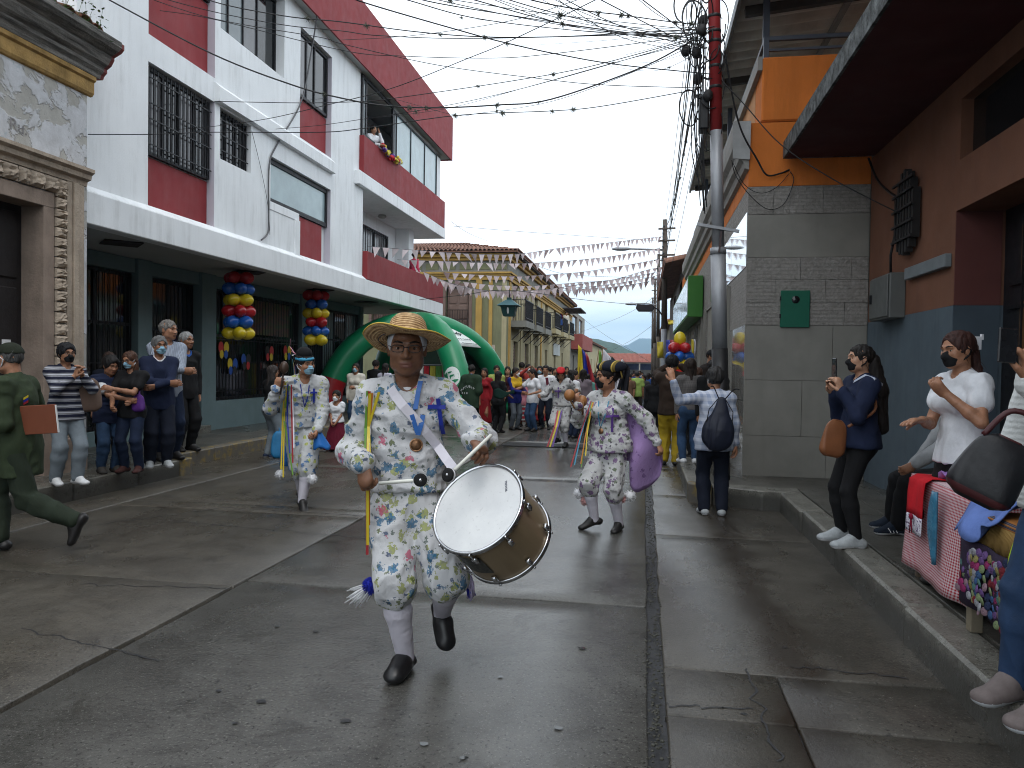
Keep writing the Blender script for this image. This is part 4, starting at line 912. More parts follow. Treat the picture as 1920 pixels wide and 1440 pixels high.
 for w, a, b in ((.05, .315, .40), (.075, .405, .49), (.05, .495, .60)): F.quick('moulding', STONE, e, D1+a, D1+b, .22, DT+.343, 0, w, .006)
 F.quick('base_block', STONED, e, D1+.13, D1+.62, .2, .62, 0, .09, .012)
 # door of dark boards
 DW = M('old_black_door', (.017, .014, .014), .6, .3, 5, .5, 40)
 o = F.quick('door', DW, e, D0+.02, D1-.02, .2, DT-.02, -.36, -.26)
 for r, (a, b) in enumerate(((.3, 1.0), (1.1, 1.55), (1.65, 2.35), (2.45, 3.2))):
  for c0 in (D1-.60, D1-1.25, D1-1.9): F.quick('door_panel', DW, o, c0, c0+.5, a, b, -.262, -.235, .02)
 F.quick('paper_scrap', RIBP['white'], e, D1-.32, D1-.20, 1.62, 1.76, -.234, -.231)
 # painted letters, faded
 p = onx(35, 248, -6.745); text_mesh('painted_letters', 'Ru.', .19, M('faded_paint', (.26, .25, .25), .9, .3, 20), e, (-6.745, p.y, p.z), (R_(90), 0, R_(90)))
 for o in [x for x in COL.objects if x.parent == e]: o.matrix_parent_inverse = K
old_house()
def reparent(e, K):
 for o in [x for x in COL.objects if x.parent == e]: o.matrix_parent_inverse = K
OCH = M('ochre_trim', (.43, .27, .075), .8, .12, 2, .3, 40, 0, .25, .006, (.22, .15, .06), .5, 'World'); OLIVE = M('olive_wall', (.20, .205, .12), .85, .12, 1.2, .35, 40, 0, .2, .008, (.12, .12, .08), .5, 'World'); CREAM = M('cream_wall', (.40, .355, .22), .85, .1, 1.5, .35, 40, 0, .2, .008, (.20, .17, .12), .6, 'World')
BRWOOD = M('brown_shutter', (.17, .115, .095), .7, .15, 4, .3, 40, 0, .3, .004, None, 0, 'World'); DKWOOD = M('dark_wood', (.035, .022, .018), .7, .2, 4, .3, 40); ROOFT = M('roof_tile_clay', (.20, .105, .075), .9, .35, 3, .5, 40, 0, .2, .01, (.06, .05, .045), .7, 'World'); GREYF = M('grey_frieze', (.22, .22, .20), .85, .1, 3, .3, 40, 0, .2, .006, None, 0, 'World')
def tiled_roof(e, A, B, C, D, n, name='roof_tiles', mat=None):
 """rows of half-round tiles from eave edge A-B up to D-C"""
 A, B, C, D = map(Vector, (A, B, C, D)); mb = MB(); nrm = (B-A).cross(D-A).normalized()
 if nrm.z < 0: nrm = -nrm
 wd = (B-A).length/n*.5
 ax = (B-A).normalized()
 for i in range(n):
  u = (i+.5)/n; a = A.lerp(B, u); d = D.lerp(C, u); rows = 6
  for r in range(rows):
   p0 = a.lerp(d, r/rows); p1 = a.lerp(d, (r+1)/rows+.02)
   lift = nrm*(.03*1.0); vs = []
   for p, k in ((p0, 1.0), (p1, .85)):
    for t in range(5): th = math.pi*t/4; vs.append(p+ax*(-math.cos(th)*wd*.9*k)+nrm*(math.sin(th)*wd*.9*k+(.03 if p is p0 else .0)))
   mb.add(vs, [(t, t+1, t+6, t+5) for t in range(4)])
 o = mb.build(name, mat or ROOFT, e, True); o['kind'] = 'stuff'
 mb = MB(); mb.add([A, B, C, D], [(0, 1, 2, 3)]); mb.build('roof', mat or ROOFT, e, thick=.06); return o
def green_house():
 e = empty('colonial_house', (-9, 40, 0)); tag(e, 'two storey olive and ochre colonial house with tiled roof and balconies', 'building'); K = Matrix.Translation((9, -40, 0))
 Y0, X0, Y1 = 34.6, -6.2, 65.0; A = Face('F', Y0); S = Face('L', X0)
 mb = MB(); A.holed(mb, -18, X0, 0, 6.3, -.4, 0, [(-9.05, -7.95, 3.2, 5.15), (-12.6, -11.5, 3.2, 5.15)]); mb.build('wall', OLIVE, e)
 doors = [36.6, 40.2, 43.9]; hol = [(y, y+1.3, .1, 2.75) for y in doors]+[(y, y+1.3, 3.7, 6.0) for y in (36.3, 39.9, 43.6)]+[(48.3, 49.6, 3.9, 6.1), (53.0, 54.3, 3.9, 6.1), (57.8, 59.1, 3.9, 6.1), (48.6, 49.7, .8, 2.6), (53.4, 54.5, .1, 2.7), (58.4, 59.4, .8, 2.6)]
 mb = MB(); S.holed(mb, Y0+.41, Y1, 0, 6.3, -.4, 0, hol); mb.build('wall', CREAM, e)
 mb = MB(); mb.box(-18, X0-.42, Y0+.42, Y1, 0, 6.29); mb.build('house_body', DKWOOD, e)
 for u in (-9.05, -12.6):
  o = A.quick('shutter', BRWOOD, e, u+.06, u+.98+.06, 3.26, 5.10, -.2, -.12)
  for a, b in ((3.35, 3.62), (3.7, 4.3), (4.4, 5.02)):
   for q in (.08, .56): A.quick('shutter_panel', BRWOOD, o, u+.06+q, u+.06+q+.36, a, b, -.12, -.095, .012)
  A.holed(mb := MB(), u-.14, u+1.24, 3.05, 5.30, -.02, .06, [(u, u+1.1, 3.2, 5.15)]); mb.build('window_frame', BRWOOD, e)
  for i in range(9): A.quick('bar', DKWOOD, e, u+.08+i*.118, u+.10+i*.118, 3.22, 4.1, .0, .025)
  A.quick('cross_bar', DKWOOD, e, u+.04, u+1.06, 3.62, 3.66, .026, .045); A.quick('cross_bar', DKWOOD, e, u+.04, u+1.06, 4.06, 4.10, .026, .045)
 # pilasters, plinth and cornices in ochre
 for u0, u1, w in ((-7.62, -7.34, .10), (-7.02, -6.86, .07), (-6.42, -6.2, .03)): A.quick('pilaster', OCH if w > .05 else CREAM, e, u0, u1, .9, 5.45, 0, w)
 A.quick('plinth', OCH, e, -7.6, -6.16, .15, .9, 0, .12)
 for v0, v1, w, m in ((5.45, 5.62, .10, OCH), (5.62, 5.72, .16, OCH), (5.72, 5.80, .24, OCH), (5.80, 6.32, .06, GREYF), (6.32, 6.46, .20, OCH), (6.46, 6.62, .34, OCH)):
  A.quick('cornice', m, e, -18, X0+w, v0+.001, v1-.001, -.05, w); S.quick('cornice', m, e, Y0+.05, Y1, v0+.002, v1-.002, -.04, w*.98)
 for i in range(9): A.quick('frieze_panel', OLIVE, e, -13.2+i*.8, -12.6+i*.8, 5.92, 6.2, .061, .085)
 # doors and windows on the street side
 for y in doors:
  o = S.quick('door', DKWOOD, e, y+.04, y+1.26, .12, 2.72, -.24, -.16)
  for q in range(2): S.quick('door_panel', DKWOOD, o, y+.12+q*.6, y+.60+q*.6, .3, 1.5, -.16, -.13, .015)
  for q in range(6): S.quick('slat', BRWOOD, o, y+.1, y+1.2, 1.75+q*.15, 1.84+q*.15, -.16, -.12)
 for y in (36.3, 39.9, 43.6): o = S.quick('balcony_door', BRWOOD, e, y+.04, y+1.26, 3.72, 5.96, -.24, -.16); S.quick('door_panel', DKWOOD, o, y+.14, y+.6, 3.9, 5.8, -.16, -.13); S.quick('door_panel', DKWOOD, o, y+.7, y+1.16, 3.9, 5.8, -.16, -.13)
 for y in (48.3, 53.0, 57.8): S.quick('balcony_door', DKWOOD, e, y+.04, y+1.26, 3.92, 6.06, -.24, -.16)
 for a, b, c, d in ((48.6, 49.7, .8, 2.6), (53.4, 54.5, .1, 2.7), (58.4, 59.4, .8, 2.6)): S.quick('door', BRWOOD, e, a+.03, b-.03, c+.02, d-.02, -.22, -.14)
 for y in (35.1, 38.5, 42.1, 46.2): S.quick('pilaster', OCH if y < 36 or y > 46 else CREAM, e, y, y+.4, .15, 5.44, 0, .05)
 BASE = M('pale_green_base', (.20, .42, .36), .85, .1, 2, .3, 40); S.quick('painted_base', BASE, e, 35.0, 36.58, .14, 1.3, .052, .06); S.quick('painted_base', BASE, e, 38.0, 40.1, .14, 1.25, .052, .06)
 A.quick('torn_poster', M('torn_paper', (.42, .36, .30), .9, .25, 6, .3), e, -7.02, -6.72, 1.5, 2.5, .0, .012)
 S.quick('sign_board', M('sign_grey', (.50, .54, .54), .7), e, 52.6, 56.4, 2.35, 3.15, .05, .09)
 # balconies: slab, brackets, iron railing
 def balcony(y0, y1, z, dep, name):
  b = S.quick('balcony', CREAM if y0 > 46 else GREYF, e, y0, y1, z-.30, z, 0, dep)
  for q in range(int((y1-y0)/.13)+1): y = y0+.05+q*.13; S.quick('baluster', BLACKM, b, y-.009, y+.009, z+.001, z+.95, dep-.06, dep-.042)
  for q in range(int(dep/.13)):
   w = .08+q*.13
   for yy in (y0+.05, y1-.05): S.quick('baluster', BLACKM, b, yy-.009, yy+.009, z+.002, z+.95, w, w+.018)
  S.quick('rail', BLACKM, b, y0+.02, y1-.02, z+.95, z+.99, dep-.075, dep-.028); S.quick('rail', BLACKM, b, y0+.03, y0+.07, z+.952, z+.988, 0, dep-.08); S.quick('rail', BLACKM, b, y1-.07, y1-.03, z+.952, z+.988, 0, dep-.08)
  S.quick('lower_rail', BLACKM, b, y0+.02, y1-.02, z+.12, z+.15, dep-.07, dep-.033)
  for yy in (y0+.3, y1-.3): mb = MB(); mb.bar(S.p(yy, z-.9, .01), S.p(yy, z-.31, dep-.15), .035); mb.build('bracket', BLACKM, b)
  return b
 for y0, y1 in ((35.7, 38.3), (39.3, 41.9), (43.0, 45.6)): balcony(y0, y1, 3.68, .75, 'b')
 for y0, y1 in ((47.4, 50.4), (52.2, 55.2), (56.8, 60.2)): balcony(y0, y1, 3.9, .8, 'b')
 # eaves
 tiled_roof(e, (-18, Y0-.55, 6.70), (X0+.55, Y0-.55, 6.66), (X0-3.2, Y0+4, 7.72), (-18, Y0+4, 7.72), 62); tiled_roof(e, (X0+.55, Y1, 6.60), (X0+.55, Y0-.55, 6.66), (X0-3.2, Y0+4, 7.72), (X0-3.2, Y1, 7.72), 110)
 mb = MB(); mb.box(-18, X0+.50, Y0-.50, Y0+.3, 6.625, 6.665); mb.build('eave_board', DKWOOD, e); mb = MB(); mb.box(X0, X0+.50, Y0+.31, Y1, 6.56, 6.60); mb.build('eave_board', DKWOOD, e)
 mb = MB(); mb.box(X0+.02, X0+1.5, 57.2, 62.6, 5.85, 5.93); mb.build('awning', M('awning_dark', (.05, .04, .05), .8), e)
 reparent(e, K)
green_house()
def small_house(name, label, x0, y0, y1, dep, h, wall, roof, left=True, wins=(), balc=None, over=.4):
 """simple street house: walls, openings with panes, pitched roof"""
 e = empty(name, (x0, (y0+y1)/2, 0)); tag(e, label, 'building'); K = Matrix.Translation((-x0, -(y0+y1)/2, 0)); S = Face('L' if left else 'R', x0); sg = 1 if left else -1
 mb = MB(); S.holed(mb, y0, y1, 0, h, -.3, 0, [w[:4] for w in wins]); mb.build('wall', wall, e)
 mb = MB(); xs = sorted((x0-sg*.31, x0-sg*dep)); mb.box(xs[0], xs[1], y0, y1, 0, h-.01); mb.build('house_body', wall, e)
 for w in wins:
  o = S.quick('door' if w[2] < .5 else 'window', DKWOOD, e, w[0]+.02, w[1]-.02, w[2]+.01, w[3]-.02, -.2, -.12); S.quick('pane', glass('dark'), o, w[0]+.12, (w[0]+w[1])/2-.03, w[2]+.3, w[3]-.15, -.12, -.11); S.quick('pane', glass('dark'), o, (w[0]+w[1])/2+.03, w[1]-.12, w[2]+.3, w[3]-.15, -.12, -.11)
 if balc: S.quick('balcony', balc[5], e, balc[0], balc[1], balc[2], balc[3], 0, balc[4])
 if roof is not None:
  tiled_roof(e, (x0+sg*over, y1+.1, h+.02), (x0+sg*over, y0-.1, h+.02), (x0-sg*dep*.5, y0-.1, h+1.3), (x0-sg*dep*.5, y1+.1, h+1.3), max(12, int((y1-y0)/.3)), mat=roof)
 reparent(e, K); return e
PINK = M('pink_wall', (.30, .085, .075), .85, .12, 1.5, .3, 40, 0, .2, .006, (.12, .06, .05), .5, 'World'); GREYW = M('grey_block_wall', (.26, .25, .22), .9, .15, 1.5, .4, 30, 0, .2, .008, (.1, .09, .08), .6, 'World')
small_house('balcony_house', 'grey house with red balcony full of plants beyond the colonial house', -6.3, 66, 82, 9, 6.6, GREYW, None, True, [(69, 70.4, .1, 2.6), (74, 75.4, .1, 2.6), (68, 73, 4.6, 6.2), (75, 79, 4.6, 6.2)], (67, 80, 3.1, 4.4, 1.0, PINK))
small_house('tiled_house', 'low weathered house with clay roof further down the left side', -6.0, 84, 118, 9, 4.2, CREAM, ROOFT, True, [(88, 89.5, .1, 2.5), (95, 96.4, 1, 2.4), (104, 105.5, .1, 2.5), (111, 112.4, 1, 2.4)])
small_house('far_house', 'far pale house on the left near the street end', -6.4, 120, 150, 9, 3.4, GREYW, ROOFT, True, [(124, 126, .1, 2.5), (134, 136, 1, 2.4)])
small_house('shop_house', 'dark shop house with clay roof beyond the tiled building', 1.35, 28.2, 44, 9, 5.3, M('dark_front', (.06, .05, .045), .8), ROOFT, False, [(30, 32, .1, 3.0), (35, 37, .1, 3.0), (30, 32, 3.4, 4.9), (36, 38, 3.4, 4.9)], None, .7)
small_house('corner_shop', 'grey far house on the right behind the street poles', 1.5, 46, 80, 9, 4.2, GREYW, ROOFT, False, [(50, 52, .1, 2.6), (58, 60, .1, 2.6), (68, 70, .1, 2.6)])
def market():
 e = empty('market_hall', (-4, 152, 0)); tag(e, 'open market hall with long red roof across the street end', 'building'); K = Matrix.Translation((4, -152, 0))
 tiled_roof(e, (-10.5, 146, 2.6), (4, 146, 2.6), (4, 154, 4.3), (-10.5, 154, 4.3), 60, mat=M('red_roof', (.26, .085, .06), .9, .2, .6, .3, 20)); mb = MB(); mb.box(-10.5, 4, 155, 160, 0, 3.0); mb.build('rear_wall', GREYW, e)
 for x in (-10, -7, -4, -1, 2): mb = MB(); mb.box(x, x+.25, 146.2, 146.45, -.1, 2.6); mb.build('post', GREYW, e)
 mb = MB(); mb.box(-10, 3.5, 150, 150.3, 1.2, 2.3); mb.build('stall_front', M('blue_stall', (.05, .07, .16), .8), e); reparent(e, K)
market()
# ------------------------------------------------------------------ right hand side
def tile_building():
 e = empty('tiled_bank_building', (2, 16, 0)); tag(e, 'corner building faced with grey stone tiles below orange plaster', 'building'); K = Matrix.Translation((-2, -16, 0))
 Y0, X0, Y1 = 10.15, 1.25, 27.5; A = Face('F', Y0); S = Face('R', X0)
 ORANGE = M('orange_plaster', (.60, .175, .035), .85, .10, 2.2, .45, 26, 0, .2, .01, (.26, .085, .012), .55, 'World')
 t = NT('split_stone_tile'); co = t.co('World'); br = t.n('TexBrick', offset=.5); br.inputs['Scale'].default_value = 1.0; br.inputs['Brick Width'].default_value = .20; br.inputs['Row Height'].default_value = .045; br.inputs['Mortar Size'].default_value = .006
 sp = t.n('SeparateXYZ'); t.L.new(co, sp.inputs[0]); cb = t.n('CombineXYZ'); t.L.new(t.math('ADD', sp.outputs[0], sp.outputs[1]), cb.inputs[0]); t.L.new(sp.outputs[2], cb.inputs[1]); t.L.new(cb.outputs[0], br.inputs['Vector'])
 br.inputs['Color1'].default_value = (.9, .9, .9, 1); br.inputs['Color2'].default_value = (.45, .45, .45, 1); br.inputs['Mortar'].default_value = (.2, .2, .2, 1)
 n = t.noise(co, 22, 5, .65); c = t.ramp(n, [(.3, (.24, .225, .205)), (.7, (.36, .34, .315))]); c = t.mix(.22, c, br.outputs['Color'], 'MULTIPLY'); t.bump(t.math('ADD', t.math('MULTIPLY', br.outputs['Color'], .6), n), .8, .03); ROUGH = t.out(c, .75, 0, .3)
 SMOOTH = M('smooth_stone_tile', (.225, .215, .19), .55, .10, 3, .2, 60, 0, .4, .004, (.13, .12, .10), .35, 'World')
 t = NT('polished_granite'); co = t.co('World'); n = t.noise(co, 90, 4, .7); POL = t.out(t.ramp(n, [(.3, (.20, .19, .17)), (.7, (.34, .33, .30))]), .05, 0, .6)
 MIR = NT('mirror_glass'); MIR = MIR.out((.62, .66, .68), .03, .9, .5)
 # core
 mb = MB(); mb.box(X0+.03, 6, Y0+.03, Y1, 0, 4.60); mb.build('core', SMOOTH, e)
 # tile courses on the side facing the viewer: (z0,z1,material,joints)
 courses = [(.20, .72, SMOOTH, [1.25, 2.25, 2.70]), (.72, 1.42, SMOOTH, [1.25, 1.95, 2.70]), (1.42, 2.11, SMOOTH, [1.25, 2.3, 2.70]), (2.11, 2.40, ROUGH, [1.25, 1.83, 2.43, 2.70]), (2.40, 2.68, ROUGH, [1.25, 1.60, 2.2, 2.70]), (2.68, 2.96, ROUGH, [1.25, 1.9, 2.5, 2.70]), (2.96, 3.50, SMOOTH, [1.25, 2.70]), (3.50, 3.85, ROUGH, [1.25, 1.56, 2.15, 2.70])]
 for z0, z1, m, xs in courses:
  for i in range(len(xs)-1): A.quick('tile', m, e, xs[i]+.002, xs[i+1]-.002, z0+.002, z1-.002, -.028, (.004 if m is ROUGH else .0)+random.uniform(0, .002), .002)
 # front facing the street: polished slabs, mirror glass, rough stone
 ops = [(12.5, 14.4, .2, 2.75), (15.2, 16.6, .2, 2.75), (18.0, 19.6, .2, 2.6), (21, 22.5, .2, 2.6), (24, 25.5, .2, 2.6)]
 mb = MB(); S.holed(mb, Y0+.03, Y1, .2, 3.85, -.028, -.002, [(Y0+.03, 12.45, .2, 2.12), (Y0+.03, 15.5, 2.85, 3.55)]+ops); mb.build('stone_facing', ROUGH, e)
 for a, b, c_, d in ((10.18, 11.1, .2, 1.15), (11.1, 12.45, .2, 1.15), (10.18, 11.1, 1.15, 2.12), (11.1, 12.45, 1.15, 2.12)): S.quick('tile', POL, e, a+.003, b-.003, c_+.003, d-.003, -.028, .002)
 for a, b in ((10.18, 11.9), (11.9, 13.7), (13.7, 15.5)): S.quick('mirror_pane', MIR, e, a+.006, b-.006, 2.856, 3.544, -.028, .004)
 for a, b, c_, d in ops: o = S.quick('shop_window', DKWOOD, e, a, b, c_, d, -.5, -.32); S.quick('pane', glass('dark'), o, a+.08, b-.08, c_+.3, d-.08, -.32, -.31)
 for yy in (12.0, 12.46, 14.42, 16.62, 17.4, 19.7, 22.8): S.quick('pier', SMOOTH, e, yy, yy+.03, .2, 2.8, .0, .05)
 # orange plaster band, cornice, parapet storey
 A.quick('orange_wall', ORANGE, e, X0+.005, 2.70, 3.853, 4.645, -.03, .0); S.quick('orange_wall', ORANGE, e, Y0+.035, Y1, 3.853, 4.60, -.028, .0)
 CORN = M('grey_cornice', (.30, .29, .27), .85, .12, 2, .4, 40, 0, .2, .006, (.12, .11, .10), .6, 'World')
 S.prof('cornice', CORN, e, [(.0, 4.06), (.05, 4.08), (.07, 4.16), (.12, 4.20), (.13, 4.30), (.19, 4.36), (.20, 4.46), (.20, 4.60), (.14, 4.64), (.0, 4.65)], Y0-.02, 23.5)
 mb = MB(); mb.prism([(1.05, 4.20), (1.255, 4.18), (1.26, 4.66), (1.04, 4.66)], 'y', Y0-.05, Y0-.021); mb.build('cornice_end', M('pale_stucco', (.42, .43, .43), .9, .12, 6, .6, 30), e)
 mb = MB(); mb.box(1.39, 4.5, Y0-.004, Y0+.6, 4.66, 5.46); mb.build('parapet', ORANGE, e, bevel=.02); mb = MB(); mb.box(1.39, 1.55, Y0+.61, 23, 4.66, 5.44); mb.build('parapet', M('pale_orange', (.50, .24, .10), .85, .1, 2, .4, 30), e, bevel=.02)
 mb = MB(); mb.box(1.33, 1.388, Y0+.0, 23, 5.30, 5.47); mb.build('coping', CORN, e)
 # steel rail and corrugated roof on posts
 mb = MB(); mb.bar((1.44, Y0+.1, 5.72), (3.4, Y0+.1, 5.72), .05); mb.bar((1.44, Y0+.1, 5.58), (3.4, Y0+.1, 5.58), .03); mb.bar((1.44, Y0+.1, 5.46), (1.44, Y0+.1, 5.745), .06); mb.bar((1.44, Y0+.13, 5.72), (1.44, 22, 5.72), .05); mb.build('steel_rail', M('rail_grey', (.07, .08, .10), .5, .1, 5, 0, 50, .3), e)
 ROOFS = M('corrugated_sheet', (.62, .62, .58), .65, .18, 1.2, .2, 40, .2, .4, .004, (.25, .23, .2), .5, 'World')
 mb = MB(); ny = 168
 def rf(u, v): y = 7.4+v*14.4; return Vector((1.17+u*5.5, y, 6.45+u*.55+.05*math.sin(v*14.4/.36*2*math.pi)))
 mb.sheet(rf, 2, ny*2); mb.build('roof_sheet', ROOFS, e, True, thick=.004)
 mb = MB()
 for y in (8.3, 10.9, 13.5, 16.1, 18.7, 21.3): mb.bar((1.25, y, 6.36), (6.6, y, 6.9), .10, .12)
 mb.build('rafter', M('rafter_dark', (.06, .055, .05), .8), e); mb = MB(); mb.bar((2.6, 7.4, 6.50), (2.6, 21.8, 6.50), .07); mb.build('purlin', M('purlin_grey', (.22, .21, .20), .7), e)
 mb = MB(); mb.box(1.12, 1.17, 7.4, 21.8, 6.36, 6.52); mb.build('gutter', M('gutter_zinc', (.12, .13, .14), .5), e)
 for y in (10.6, 15, 20.5): mb = MB(); mb.box(1.45, 1.53, y, y+.08, 5.47, 6.42); mb.build('post', M('rail_grey', (.1, .1, .1)), e)
 # green box sign, meter door
 GS = M('sign_green', (.035, .16, .02), .5, .05, 3, .05); o = S.quick('box_sign', GS, e, 17.3, 26, 2.68, 3.58, .02, .34, .01); S.quick('sign_face', M('sign_pale', (.55, .62, .60), .12, .05, 2, 0), o, 17.42, 25.9, 2.74, 3.52, .341, .35)
 DG = M('green_steel_door', (.004, .105, .062), .45, .08, 5, .1, 40); o = A.quick('meter_door', DG, e, 1.665, 2.015, 2.085, 2.545, .006, .035, .006)
 mb = MB(); mb.lathe([(0, .041), (.045, .041), (.048, .036)], 20, Matrix.Translation((1.845, Y0-.0, 2.43)) @ Matrix.Rotation(R_(90), 4, 'X')); mb.build('meter_glass', glass('dark'), o, True)
 for z in (2.2, 2.42): mb = MB(); mb.box(1.655, 1.67, Y0-.045, Y0-.02, z, z+.05); mb.build('hinge', BLACKM, o)
 reparent(e, K)
tile_building()
def near_building():
 e = empty('near_building', (3, 4, 0)); tag(e, 'terracotta and blue house under a deep maroon concrete canopy', 'building'); K = Matrix.Translation((-3, -4, 0)); S = Face('R', 2.70)
 TER = M('terracotta_wall', (.168, .076, .046), .85, .12, 1.8, .3, 50, 0, .25, .006, (.10, .045, .035), .5, 'World'); BLU = M('slate_blue_wall', (.08, .108, .13), .7, .08, 1.5, .2, 50, 0, .35, .004, (.035, .045, .05), .55, 'World'); MAR = M('maroon_soffit', (.075, .020, .022), .8, .15, 1, .3, 40, 0, .25, .006, None, 0, 'World')
 REV = M('maroon_reveal', (.10, .032, .028), .8, .12, 2, .2, 50, 0, .3, .004, None, 0, 'World')
 D0, D1, DT = 4.6, 7.46, 2.98
 mb = MB(); S.holed(mb, -5, 10.12, 2.15, 4.16, -.5, 0, [(D0, D1, 2.15, DT), (3.0, 7.40, 3.42, 3.95)]); mb.build('wall', TER, e)
 mb = MB(); S.holed(mb, -5, 10.12, .0, 2.148, -.5, .004, [(D0, D1, 0, 2.148)]); mb.build('dado', BLU, e)
 mb = MB(); mb.box(3.21, 9, -5, 10.12, 0, 8.5); mb.build('house_body', TER, e)
 S.quick('reveal', REV, e, D1-.012, D1-.002, 2.15, DT, -.38, -.002); S.quick('reveal', M('dark_blue_reveal', (.05, .07, .09), .7), e, D1-.012, D1-.002, .2, 2.148, -.38, .002)
 o = S.quick('door', M('iron_door', (.010, .010, .012), .5), e, D0, D1-.02, .2, DT, -.50, -.40)
 WD = M('varnished_wood', (.16, .075, .022), .5, .2, 6, .2, 40)
 for a, b in ((5.0, 6.0), (6.1, 7.1)):
  S.quick('door_panel', WD, o, a, b, .4, 2.15, -.40, -.385); S.quick('door_panel', WD, o, a, b, 2.4, 2.8, -.40, -.385)
  for q in range(7): S.quick('bar', BLACKM, o, a+.07+q*.14, a+.085+q*.14, .3, 2.85, -.37, -.355)
 for z in (.9, 1.5, 2.1, 2.3): S.quick('cross_bar', BLACKM, o, 4.7, 7.3, z, z+.03, -.384, -.371)
 S.quick('transom_window', glass('dark'), e, 3.0, 7.395, 3.425, 3.945, -.2, -.1)
 # concrete canopy
 mb = MB(); mb.box(1.67, 9, -5, 10.02, 4.165, 4.34); mb.build('canopy', MAR, e)
 t = NT('mossy_edge'); co = t.co('World'); n = t.noise(co, 9, 6, .7); EDGE = t.out(t.ramp(n, [(.40, (.02, .022, .02)), (.58, (.12, .13, .13)), (.78, (.26, .28, .28))]), .9); t.bump(n, .8, .02)
 mb = MB(); mb.box(1.64, 1.668, -5, 10.03, 4.158, 4.36); mb.build('canopy_edge', EDGE, e); mb = MB(); mb.box(1.668, 3.0, 10.022, 10.045, 4.16, 4.355); mb.build('canopy_edge', EDGE, e)
 LED = M('grey_ledge', (.16, .18, .19), .7, .1, 3, .2); S.quick('ledge', LED, e, 7.52, 8.62, 2.50, 2.62, 0, .06, .006)
 # meter cabinet with its cable, and the slatted vent
 CAB = M('grey_cabinet', (.12, .125, .12), .5, .12, 3, .1, 40, .2); b = empty('meter_cabinet', (2.62, 9.1, 2.36)); tag(b, 'grey steel electricity cabinet on the terracotta wall', 'cabinet')
 mb = MB(); mb.box(-.08, .08, -.36, .36, -.24, .24); mb.build('cabinet_body', CAB, b, bevel=.01); mb = MB(); mb.box(-.098, -.082, -.33, .33, -.22, .22); dd = mb.build('cabinet_door', CAB, b, bevel=.006); mb = MB(); mb.box(-.118, -.099, .22, .27, -.05, .05); mb.build('latch', BLACKM, dd)
 mb = MB(); mb.tube([(.0, -.1, .24), (-.02, -.15, .45), (.01, -.2, .7)], .014, 6); mb.build('conduit', BLACKM, b, True)
 v = empty('slatted_vent', (2.66, 8.62, 3.18)); tag(v, 'black slatted ornament fixed high on the terracotta wall', 'vent'); DM = M('vent_black', (.012, .011, .011), .6)
 for i, (y, a, c_) in enumerate(((-.28, -.28, .22), (-.19, -.36, .34), (-.10, -.40, .42), (-.01, -.42, .46), (.08, -.40, .44), (.17, -.36, .36), (.26, -.26, .24))): mb = MB(); mb.box(-.05, .02, y-.025, y+.025, a, c_); mb.build('slat', DM, v)
 for z in (-.26, -.10, .06, .22, .34): mb = MB(); mb.box(-.075, -.051, -.33, .30, z-.012, z+.012); mb.build('rail', DM, v)
 reparent(e, K)
near_building()
# ------------------------------------------------------------------ costume cloths
def floral(name, base, layers, bump=.3):
 """printed cotton: layers of (colour, cells per metre, share of cells that carry a flower, size)"""
 t = NT(name); co = t.co(); wob = t.n('TexNoise', Scale=26, Detail=2); t.L.new(co, wob.inputs['Vector'])
 dv = t.n('VectorMath', operation='SCALE'); t.L.new(wob.outputs['Color'], dv.inputs[0]); dv.inputs['Scale'].default_value = .022
 ad = t.n('VectorMath', operation='ADD'); t.L.new(co, ad.inputs[0]); t.L.new(dv.outputs[0], ad.inputs[1])
 c = t.ramp(t.noise(co, 6, 3), [(.3, tuple(x*.94 for x in base)), (.7, base)])
 for i, (col, sc, share, size) in enumerate(layers):
  mp = t.n('Mapping'); t.L.new(ad.outputs[0], mp.inputs[0]); mp.inputs['Location'].default_value = (i*3.7, i*1.3, i*2.1)
  vo = t.n('TexVoronoi', Scale=sc); t.L.new(mp.outputs[0], vo.inputs['Vector'])
  sp = t.n('SeparateColor'); t.L.new(vo.outputs['Color'], sp.inputs[0])
  pet = t.noise(mp.outputs[0], sc*5, 2, .6)
  d = t.math('ADD', vo.outputs['Distance'], t.math('MULTIPLY', t.math('SUBTRACT', pet, .5), .75))
  f = t.math('MULTIPLY', t.math('MULTIPLY', t.math('LESS_THAN', d, size), t.math('LESS_THAN', sp.outputs[0], share)), .84)
  inner = t.math('GREATER_THAN', t.noise(mp.outputs[0], sc*9, 2), .56)
  cc = t.mix(inner, col, tuple(min(1, x*.45+(.1 if i % 2 else .02)) for x in col))
  c = t.mix(f, c, cc)
 t.bump(t.math('ADD', t.noise(t.co('Object', (1, 1, .6)), 22, 4, .6, .8), t.math('MULTIPLY', t.noise(co, 300, 2), .1)), bump*2, .014)
 return t.out(c, .8, 0, .2)
FLORAL_BLUE = floral('cotton_blue_lime_flowers', (.52, .525, .54), [((.09, .12, .10), 24, .7, .22), ((.27, .30, .07), 12, .95, .29), ((.09, .12, .02), 17, .6, .22), ((.02, .13, .25), 11, .9, .29), ((.04, .07, .15), 19, .5, .2), ((.50, .08, .16), 8.5, .35, .20)])
FLORAL_BLUE2 = floral('cotton_blue_lime_small_flowers', (.47, .48, .49), [((.40, .44, .06), 14, .7, .30), ((.03, .14, .36), 12, .8, .30), ((.04, .05, .06), 22, .45, .2)])
FLORAL_VIOLET = floral('cotton_violet_flowers', (.48, .48, .48), [((.08, .12, .05), 15, .8, .28), ((.13, .04, .18), 12, .95, .30), ((.05, .04, .06), 22, .7, .24)])
FLORAL_GREY = floral('cotton_grey_flowers', (.44, .44, .44), [((.09, .06, .09), 12, .8, .30), ((.05, .05, .05), 17, .7, .25)])
